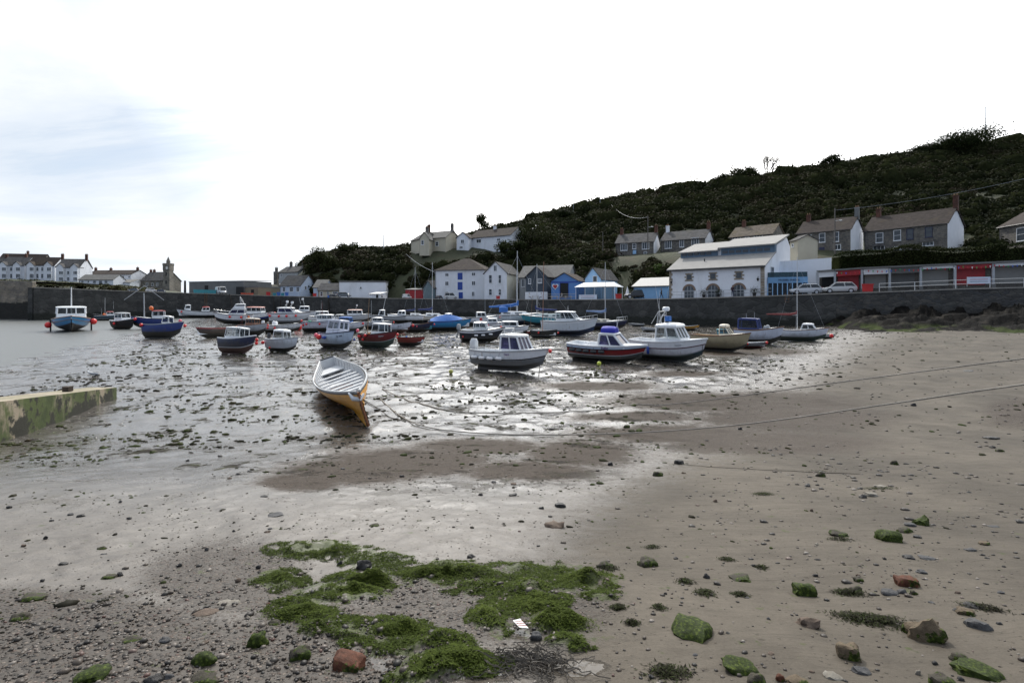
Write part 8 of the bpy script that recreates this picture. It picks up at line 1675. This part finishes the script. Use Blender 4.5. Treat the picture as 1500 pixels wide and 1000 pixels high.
for a in [
    (1303, 790, 42, 22, 'green', 'block', 'dark mossy stone, larger of the two at the upper right of the sand', -15), (1350, 768, 30, 18, 'green', 'angular', 'upright mossy stone at the upper right of the sand', 20), (1334, 770, 18, 9, 'grey', 'slab', 'flat grey stone touching the upright mossy stone', 0),
    (1325, 778, 24, 10, 'moss', 'round', 'small mossy lump between the two upper right mossy stones', 10), (1344, 787, 14, 8, 'dark', 'slab', 'small dark stone under the upright mossy stone', 0), (1230, 784, 30, 12, 'moss', 'slab', 'low weedy stone left of the mossy pair', 5),
    (1328, 856, 36, 22, 'brick', 'block', 'broken red brick with green moss on the right sand', -18), (1303, 869, 24, 11, 'grey', 'slab', 'grey flat stone left below the red brick', -25), (1322, 868, 14, 9, 'grey', 'round', 'small grey stone just below the red brick', 0), (1338, 870, 12, 9, 'moss', 'round', 'small green stone under the right end of the red brick', 0),
    (1352, 932, 52, 42, 'tan', 'angular', 'large brown pointed rock at the lower right', -20), (1243, 962, 40, 34, 'tan', 'block', 'tan topped mossy block near the bottom right', -28), (1432, 918, 34, 22, 'grey', 'slab', 'grey striped slab lying at the right edge of the sand', -40), (1414, 898, 28, 16, 'tan', 'slab', 'green tinged slab behind the grey striped slab', -30), (1428, 889, 30, 8, 'dark', 'slab', 'thin dark slate behind the green tinged slab', -15),
    (1430, 985, 66, 24, 'green', 'slab', 'long mossy stone at the bottom right corner', -35), (1405, 966, 26, 14, 'moss', 'round', 'small mossy stone above the long mossy one in the corner', -30), (1331, 817, 18, 8, 'dark', 'slab', 'small dark slate above the red brick', -10), (1358, 817, 26, 5, 'grey', 'slab', 'thin grey slate sliver above the red brick', -8), (1350, 838, 16, 8, 'grey', 'slab', 'small grey slab right of the thin slate', 0),
    (1258, 850, 16, 8, 'moss', 'round', 'tiny mossy stone, upper of a pair on the sand', 0), (1253, 866, 20, 12, 'moss', 'round', 'small bright mossy stone, lower of a pair on the sand', 0), (1262, 984, 30, 12, 'grey', 'slab', 'grey flat stone at the bottom edge below the tan block', -10), (1221, 993, 30, 12, 'pale', 'slab', 'pale slab at the bottom edge left of the grey flat stone', -30),
    (1345, 986, 9, 8, 'pale', 'round', 'tiny white pebble near the bottom edge', 0), (1421, 806, 18, 7, 'grey', 'slab', 'grey slab in the cluster at the far right', 0), (1442, 796, 18, 7, 'tan', 'slab', 'tan slab in the cluster at the far right', 0), (1456, 772, 16, 5, 'grey', 'slab', 'flat grey pebble above the far right cluster', 0), (1380, 999, 40, 20, 'moss', 'slab', 'greenish stone cut by the bottom edge at the right', 10),
    (1178, 869, 40, 24, 'green', 'block', 'rounded green topped stone alone on the sand', -8), (1012, 925, 62, 34, 'green', 'slab', 'flat square stone covered in green weed', -32, 1.1), (1084, 978, 62, 22, 'green', 'slab', 'long pale green edged slab near the bottom', -10), (1108, 999, 30, 20, 'moss', 'round', 'mossy stone at the bottom edge beside the long slab', 0), (1183, 916, 36, 20, 'brown', 'angular', 'crusty brown stone with a weed tail', -20),
    (1035, 846, 12, 10, 'dark', 'round', 'small black pebble on the open sand', 0), (1082, 848, 38, 10, 'moss', 'slab', 'low green grey slab on the open sand', 5), (1143, 996, 14, 16, 'brick', 'round', 'small red pebble at the bottom edge', 0), (1166, 999, 34, 14, 'tan', 'slab', 'tan brown stone at the bottom edge beside the red pebble', 12),
    (948, 826, 32, 16, 'moss', 'round', 'weedy dark stone to the right of the green patch', 10), (812, 772, 34, 13, 'brown', 'round', 'smooth brown oval stone above the green patch', 25), (709, 866, 14, 12, 'brown', 'round', 'brown stone in the gravel inside the green patch', 0), (786, 934, 20, 15, 'grey', 'round', 'greenish round stone beside the weed tangle', 0), (886, 830, 26, 12, 'moss', 'round', 'weedy stone at the top right corner of the green patch', 0),
    (531, 831, 26, 18, 'dark', 'angular', 'dark pointed stone in the upper part of the green patch', 15), (511, 975, 60, 30, 'brick', 'block', 'large red brown brick fragment at the bottom', -14), (440, 962, 38, 26, 'moss', 'block', 'dark olive stone left of the large brick fragment', 12), (402, 914, 18, 10, 'moss', 'round', 'small green stone left of the green patch', 0), (378, 942, 34, 26, 'green', 'round', 'bright mossy stone left of the green patch', 35), (393, 887, 9, 7, 'brick', 'round', 'tiny red pebble left of the green patch', 0),
    (332, 887, 36, 13, 'pale', 'slab', 'pale flat driftwood like stone, right of a pair', 8), (300, 900, 42, 11, 'brown', 'slab', 'brown flat slab, left of a pair', 20), (298, 970, 36, 24, 'green', 'round', 'rounded mossy stone at the lower left', 5), (298, 998, 46, 18, 'moss', 'slab', 'mossy slab at the bottom edge at the lower left', 8), (133, 992, 54, 22, 'green', 'slab', 'long bright mossy stone at the bottom left', 25), (193, 938, 30, 9, 'moss', 'slab', 'thin mossy stone at the left', 5), (240, 939, 18, 10, 'grey', 'round', 'grey pebble at the lower left', 0),
    (226, 997, 30, 14, 'dark', 'round', 'dark stone at the bottom edge at the lower left', 0), (248, 992, 16, 9, 'grey', 'round', 'grey pebble beside the dark bottom stone', 0), (50, 876, 38, 10, 'moss', 'slab', 'long low mossy stone near the left edge', 8), (30, 906, 30, 12, 'moss', 'round', 'dark mossy stone near the left edge', 12), (148, 805, 15, 8, 'moss', 'round', 'small mossy stone on smooth mud at the left', 20), (160, 845, 22, 6, 'moss', 'slab', 'flat weedy stone on smooth mud at the left', 0), (175, 842, 10, 7, 'dark', 'round', 'small dark stone beside the flat weedy one', 0), (93, 826, 14, 6, 'dark', 'slab', 'thin dark stone near the left edge', 15),
    (386, 728, 15, 5, 'dark', 'slab', 'dark flat stone on the middle mud at the left', 0), (403, 754, 28, 5, 'grey', 'slab', 'long grey flat stone on the middle mud', 0), (820, 741, 18, 8, 'dark', 'block', 'dark block stone in the middle of the smooth mud', 5), (751, 725, 14, 5, 'dark', 'slab', 'narrow dark stone left of the dark block stone', 15), (894, 681, 9, 8, 'dark', 'block', 'small square dark stone at the edge of the shingle', 0), (995, 679, 16, 10, 'dark', 'block', 'dark wedge stone at the right end of the shingle', 20), (963, 697, 18, 11, 'moss', 'round', 'green lump on the smooth sand below the shingle', 0), (1202, 698, 15, 11, 'moss', 'round', 'bright green stone on the upper sand', 0),
    (1277, 726, 20, 10, 'pale', 'slab', 'pale stone in the weedy cluster on the upper sand', 0), (1292, 714, 22, 6, 'pale', 'slab', 'long pale slab in the weedy cluster on the upper sand', 0), (1310, 680, 13, 9, 'moss', 'round', 'green stone above the weedy cluster', 0), (1264, 729, 12, 8, 'dark', 'round', 'dark stone left in the weedy cluster', 0), (1453, 642, 22, 6, 'dark', 'slab', 'dark flat stone at the right edge of the upper sand', 0), (1465, 661, 14, 6, 'moss', 'round', 'greenish stone below the dark flat one at the right edge', 0), (1420, 544, 18, 4, 'dark', 'slab', 'low dark stone under the far mooring rope', 0),
    (1338, 594, 9, 6, 'dark', 'round', 'dark pebble beside the near mooring rope', 0), (1084, 629, 8, 6, 'dark', 'round', 'dark pebble under the near mooring rope', 0), (808, 629, 12, 5, 'dark', 'block', 'dark stone on bright mud beyond the near rope', 0), (918, 626, 11, 7, 'moss', 'block', 'greenish stone on bright mud beyond the near rope', 0), (548, 770, 16, 6, 'moss', 'slab', 'small weedy stone above the left part of the green patch', 0), (225, 662, 12, 6, 'moss', 'slab', 'green weedy stone on the left mud', 0), (690, 817, 14, 9, 'dark', 'round', 'small dark lump on the top edge of the green patch', 0)]:
    rock(*a[:7], rz=a[7], deep=(a[8] if len(a) > 8 else .75))
# many small loose stones that nothing tells apart
k = 0
while k < 80:
    px, py = rng.uniform(0, 1500), rng.uniform(655, 995)
    g_, s2 = ell(np.array([px]), np.array([py]), ALGAE)[0], rng.random()
    if g_ > .3: continue
    onsand = px > 800 + (760 - py) * 1.2
    rock(px, py, rng.uniform(5, 12), rng.uniform(3, 7), ['dark', 'grey', 'brown', 'dark', 'pale'][rng.integers(0, 5)] if onsand else ['dark', 'dark', 'brown', 'grey'][rng.integers(0, 4)], ['slab', 'round', 'angular'][rng.integers(0, 3)], 'little loose stone on the sand' if onsand else 'little loose stone on the wet mud', group='little stones on the sand' if onsand else 'little stones on the mud', sub=2); k += 1

# weed-covered mounds inside the green patch and dark wrack piles
def wrack(name, label, px, py, wpx, hpx, n, mat_, ang=0, ls=(.010, .030), zz=.028, flat=False):
    n = int(n * 1.6); g = ground(px, py); w, dpt = wpx / 750 * g.y / 2, hpx / 750 * g.y * 1.1
    a = rng.normal(0, .45, n); b_ = rng.normal(0, .45, n); kp = fbm(a * 2.2 + px, b_ * 2.2 + py, 3) > .28; a, b_ = a[kp], b_[kp]; n = len(a); x = a * w; y = b_ * dpt; ca, sa = math.cos(R(ang)), math.sin(R(ang)); X, Y = g.x + x * ca - y * sa, g.y + x * sa + y * ca
    Z = gsurf(X, Y) + rng.random(n) * zz * np.exp(-(a ** 2 + b_ ** 2)); sz = rng.uniform(*ls, n)
    v, f = scatter(LEAF_V, LEAF_F, np.stack([X, Y, Z], 1) - np.array(g), np.stack([sz * 1.3, sz * .5, sz], 1), .45 if mat_ is green_m else .7)
    o = np_mesh(name, v, f, mat_, np.repeat(rng.random(n), 4), kind=None, label=label, cat='seaweed'); o.location = g; return o
for i, (px, py, w_, h_, n_, an, lb) in enumerate([(1275, 908, 90, 22, 1500, -34, 'long dark heap of wrack on the sand left of the brown pointed rock'), (1245, 868, 46, 12, 500, -20, 'thin dark wrack strand above the long wrack heap'), (1118, 724, 34, 12, 420, 10, 'dark clump of weed on the upper sand'), (1288, 716, 60, 14, 380, -5, 'weed strands around the pale stones on the upper sand'),
        (1004, 852, 24, 12, 200, 0, 'ragged dark weed clump left on the open sand'), (1032, 868, 30, 14, 260, 20, 'ragged dark weed clump below its neighbour on the open sand'), (1085, 872, 26, 10, 200, 0, 'dark weed clump below the low green grey slab'), (965, 890, 22, 10, 150, 0, 'dark weed clump above the flat weedy square stone'), (1115, 831, 20, 8, 150, 0, 'small dark weed clump right of the low slab'),
        (1065, 820, 26, 8, 180, 0, 'thin weed clump above the low slab'), (905, 890, 26, 10, 200, 0, 'dark crumbly weed just right of the green patch'), (925, 912, 24, 8, 160, 0, 'smaller crumbly weed lower right of the green patch'), (1440, 890, 60, 12, 300, -28, 'weed strands around the grey striped slab'), (1200, 690, 40, 8, 120, 0, 'sparse weed on the upper sand by the bright green stone'), (980, 985, 70, 20, 500, 10, 'crumbly dark weed at the bottom edge right of the tangle'), (1230, 790, 40, 10, 220, 0, 'weed around the low weedy stone'), (955, 802, 24, 8, 140, 0, 'weed scrap above the weedy dark stone'), (890, 832, 36, 14, 260, 0, 'dark weed hanging off the corner of the green patch')]):
    wrack('seaweed_clump', lb, px, py, w_, h_, n_, weed_m, an)
for px, py, w_, h_, n_ in ((405, 850, 60, 18, 1600), (470, 812, 120, 12, 1500), (625, 843, 130, 20, 3200), (440, 900, 90, 26, 4200), (780, 888, 90, 26, 5200), (820, 915, 80, 22, 3600), (590, 925, 90, 14, 2600), (660, 975, 110, 24, 5200), (850, 850, 80, 20, 3600), (545, 855, 70, 14, 2200), (530, 870, 60, 16, 1800)):
    o = wrack('green_seaweed', None, px, py, w_, h_, n_, green_m, rng.uniform(-10, 10), (.010, .024), .030); o['kind'] = 'stuff'; o['label'] = 'thick mounds of bright green weed in the foreground'
# tangle of dark stems
g = ground(785, 968); q = MB()
for i in range(95):
    a0 = random.uniform(0, 6.28); r0 = random.uniform(.0, .12); p = Vector((g.x + r0 * math.cos(a0), g.y + r0 * .7 * math.sin(a0), 0)); pts = []; th = random.uniform(0, 6.28); cv = random.uniform(-.35, .35); l_ = random.uniform(.018, .034)
    for j in range(10): p = p + Vector((math.cos(th) * l_, math.sin(th) * l_ * .8, 0)); th += cv + random.uniform(-.2, .2); pts.append(Vector((p.x, p.y, float(gsurf(np.array([p.x]), np.array([p.y]))[0]) + .006 + .035 * math.sin(math.pi * j / 9) * random.random() - 0)))
    q.tube([v_ - g for v_ in pts], [.0026] * 10, 4)
o = q.build('root_tangle', M('weed_stem', (.035, .028, .020), .5, .4, 8)); o.location = g; tag(o, 'tangle of dark thin weed stems by the puddle at the bottom', 'weed tangle', kind=None)
# scrap of white packaging with red stripes
g = ground(762, 920); q = MB(); q.add([(-.045, .03, .012), (.0, .035, .02), (.05, -.045, .012), (-.005, -.05, .02), (-.045, .03, .009), (.0, .035, .017), (.05, -.045, .009), (-.005, -.05, .017)], [(0, 1, 2, 3), (7, 6, 5, 4), (0, 4, 5, 1), (1, 5, 6, 2), (2, 6, 7, 3), (3, 7, 4, 0)])
ro = empty('litter', (g.x, g.y, g.z + .02), label='scrap of white card with red stripes beside the weed tangle', cat='litter'); q.build('card', M('white_card', (.8, .8, .78), .5, .05), ro)
for i, f in enumerate((.3, .55, .8)):
    a = Vector((-.045, .03, .012)).lerp(Vector((-.005, -.05, .02)), f) + Vector((0, 0, .004)); b_ = Vector((0, .035, .02)).lerp(Vector((.05, -.045, .012)), f) + Vector((0, 0, .004)); q = MB(); q.tube([a, b_], .0022, 4); q.build('stripe', REDD, ro)

# ------------------------------------------------------------ ropes, chains, buoys, birds
def rope(name, label, pts, r, mat_, onfloor=None):
    P_ = [Vector(p) for p in pts]; out = []
    for i in range(len(P_) - 1):
        a, b_ = P_[i], P_[i + 1]; n = 14
        for j in range(n + (i == len(P_) - 2)):
            t_ = j / n; p0 = P_[max(i - 1, 0)]; p3 = P_[min(i + 2, len(P_) - 1)]
            out.append(.5 * ((2 * a) + (b_ - p0) * t_ + (2 * p0 - 5 * a + 4 * b_ - p3) * t_ ** 2 + (3 * a - p0 - 3 * b_ + p3) * t_ ** 3))
    if onfloor:
        for i, p in enumerate(out):
            gz = float(zg(p.x, p.y)) + r * .8
            if p.z < gz or onfloor == 2: p.z = gz
    q = MB(); q.tube(out, r, 6); return tag(q.build(name, mat_, smooth=60), label, 'rope')
ROPE = M('mooring_rope', (.26, .24, .21), .85, .2, 20, .004, 120); ROPED = M('dark_rope', (.05, .04, .03), .85, .25, 20)
def gp(px, py, up=.02): g = ground(px, py); return Vector((g.x, g.y, g.z + up))
rope('mooring_rope', 'near mooring rope sweeping across the sand to the right edge', [gp(556, 584), gp(590, 612), gp(640, 629), gp(740, 637), gp(850, 637), P3(960, 632, 14.5), P3(1100, 620, 13.0), P3(1300, 592, 11.0), P3(1500, 563, 9.0), P3(1800, 528, 7.0)], .017, ROPE, 1)
rope('mooring_rope', 'far mooring rope crossing the mud above the near one', [gp(560, 570), gp(600, 588), gp(660, 602), gp(740, 606), gp(850, 603), P3(960, 594, 19.0), P3(1060, 583, 17.5), P3(1250, 557, 15), P3(1500, 525, 12.0), P3(1800, 490, 9.5)], .018, ROPE, 1)
b0 = Vector(gig_bow)
rope('bow_rope', 'short rope from the yellow gig to the mud, upper of two', [b0, b0.lerp(gp(565, 600), .5) - Vector((0, 0, .12)), gp(563, 600)], .012, ROPED, 1); rope('bow_rope', 'short rope from the yellow gig to the mud, lower of two', [b0, gp(556, 606, .15), gp(572, 612), gp(592, 616)], .012, ROPED, 1)
for i, (pts, lb) in enumerate([([(560, 515), (640, 522), (690, 526)], 'ground chain left of the blue windowed boat'), ([(800, 512), (900, 516), (1000, 516)], 'ground chain passing behind the red and white boat'), ([(290, 512), (230, 516), (190, 520)], 'ground chain left of the navy boat with red bottom'), ([(985, 680), (1080, 686), (1200, 692), (1260, 694)], 'thin dark rope lying on the upper sand')]):
    rope('ground_chain', lb, [gp(*p, .01) for p in pts], .014 if i != 3 else .006, ROPED, 2)
def buoy(px, py, r, m_, label):
    g = ground(px, py); ro = empty('mooring_buoy', g, label=label, cat='buoy'); q = MB(); q.ball((0, 0, r * .9), (r, r, r), 14, 9); q.build('float', m_, ro, smooth=60); q = MB(); q.tube([(0, 0, r * 1.7), (0, 0, r * 2.1)], r * .18, 6); q.build('eye', BLACK, ro)
buoy(660.5, 547, .12, M('yellow_green_buoy', (.42, .42, .10), .5, .1, 3), 'dull yellow ball buoy on the mud left of the blue windowed boat'); buoy(877.5, 535, .13, M('lime_buoy', (.55, .62, .08), .5, .08, 3), 'lime ball buoy on the mud before the red and white boat')
buoy(437, 484, .5, FEND['red'], 'big red ball buoy right of the low white open boat'); buoy(588, 487, .45, FEND['red'], 'red ball buoy left of the turquoise lined navy boat'); buoy(264, 472, .32, FEND['pink'], 'pink ball buoy on the water right of the royal blue boat'); buoy(145, 474, .22, M('lime_buoy', (.55, .62, .08)), 'tiny lime buoy on the water right of the bright blue boat')
def bird(loc, s, rz, label, wings=False):
    ro = empty('seagull', loc, (0, 0, rz), label, 'seagull'); q = MB(); wh = M('gull_white', (.62, .63, .65), .7, .05); gr = M('gull_grey', (.25, .27, .30), .7, .08)
    sec = [(-.26, .10, .012), (-.18, .105, .03), (-.08, .12, .06), (.03, .14, .075), (.12, .17, .06), (.17, .215, .035), (.20, .25, .036), (.235, .262, .03), (.255, .258, .012), (.30, .25, .004)]
    q.loft([[(x * s, r * s * math.cos(a * .785) * .85, (z + r * math.sin(a * .785)) * s) for a in range(8)] for x, z, r in sec]); q.build('body', wh, ro, smooth=60)
    for sy in (-1, 1):
        q = MB()
        if wings: q.loft([[(-.06 * s, sy * .05 * s, .15 * s), (.10 * s, sy * .05 * s, .17 * s), (.02 * s, sy * .05 * s, .19 * s)], [(-.02 * s, sy * .32 * s, .26 * s), (.10 * s, sy * .30 * s, .27 * s), (.04 * s, sy * .31 * s, .28 * s)], [(-.12 * s, sy * .66 * s, .18 * s), (-.08 * s, sy * .66 * s, .18 * s), (-.1 * s, sy * .66 * s, .19 * s)]])
        else: q.loft([[(x * s, sy * (y + dy) * s, (z + dz) * s) for dy, dz in ((-.012, -.045), (.012, -.03), (.014, .03), (-.02, .045))] for x, y, z in ((.1, .055, .17), (0, .07, .155), (-.15, .05, .13), (-.30, .02, .115))])
        q.build('wing', gr, ro, smooth=50)
        if not wings: q = MB(); q.tube([(.02 * s, sy * .03 * s, .09 * s), (.02 * s, sy * .03 * s, 0)], .006 * s, 5); q.build('leg', M('gull_leg', (.5, .25, .05), .5), ro)
    q = MB(); q.tube([(.25 * s, 0, .255 * s), (.32 * s, 0, .24 * s)], [.012 * s, .004 * s], 5); q.build('beak', M('gull_beak', (.6, .4, .05), .4), ro)
p = gp(135, 551, 0); p.z = max(p.z, -.17); bird(p, 1.0, R(180), 'grey and white gull standing at the water edge beyond the slipway')
#bird(P3(12, 271, 60), 1.1, R(20), 'gull flying in the sky at the left edge', True); bird(P3(46, 254, 70), 1.1, R(-30), 'gull flying in the sky right of the leftmost flying one', True)
p = gp(204, 501, 0); bird((p.x, p.y, max(p.z, -.17)), 1.0, R(0), 'gull on the wet mud below the leaning royal blue boat')
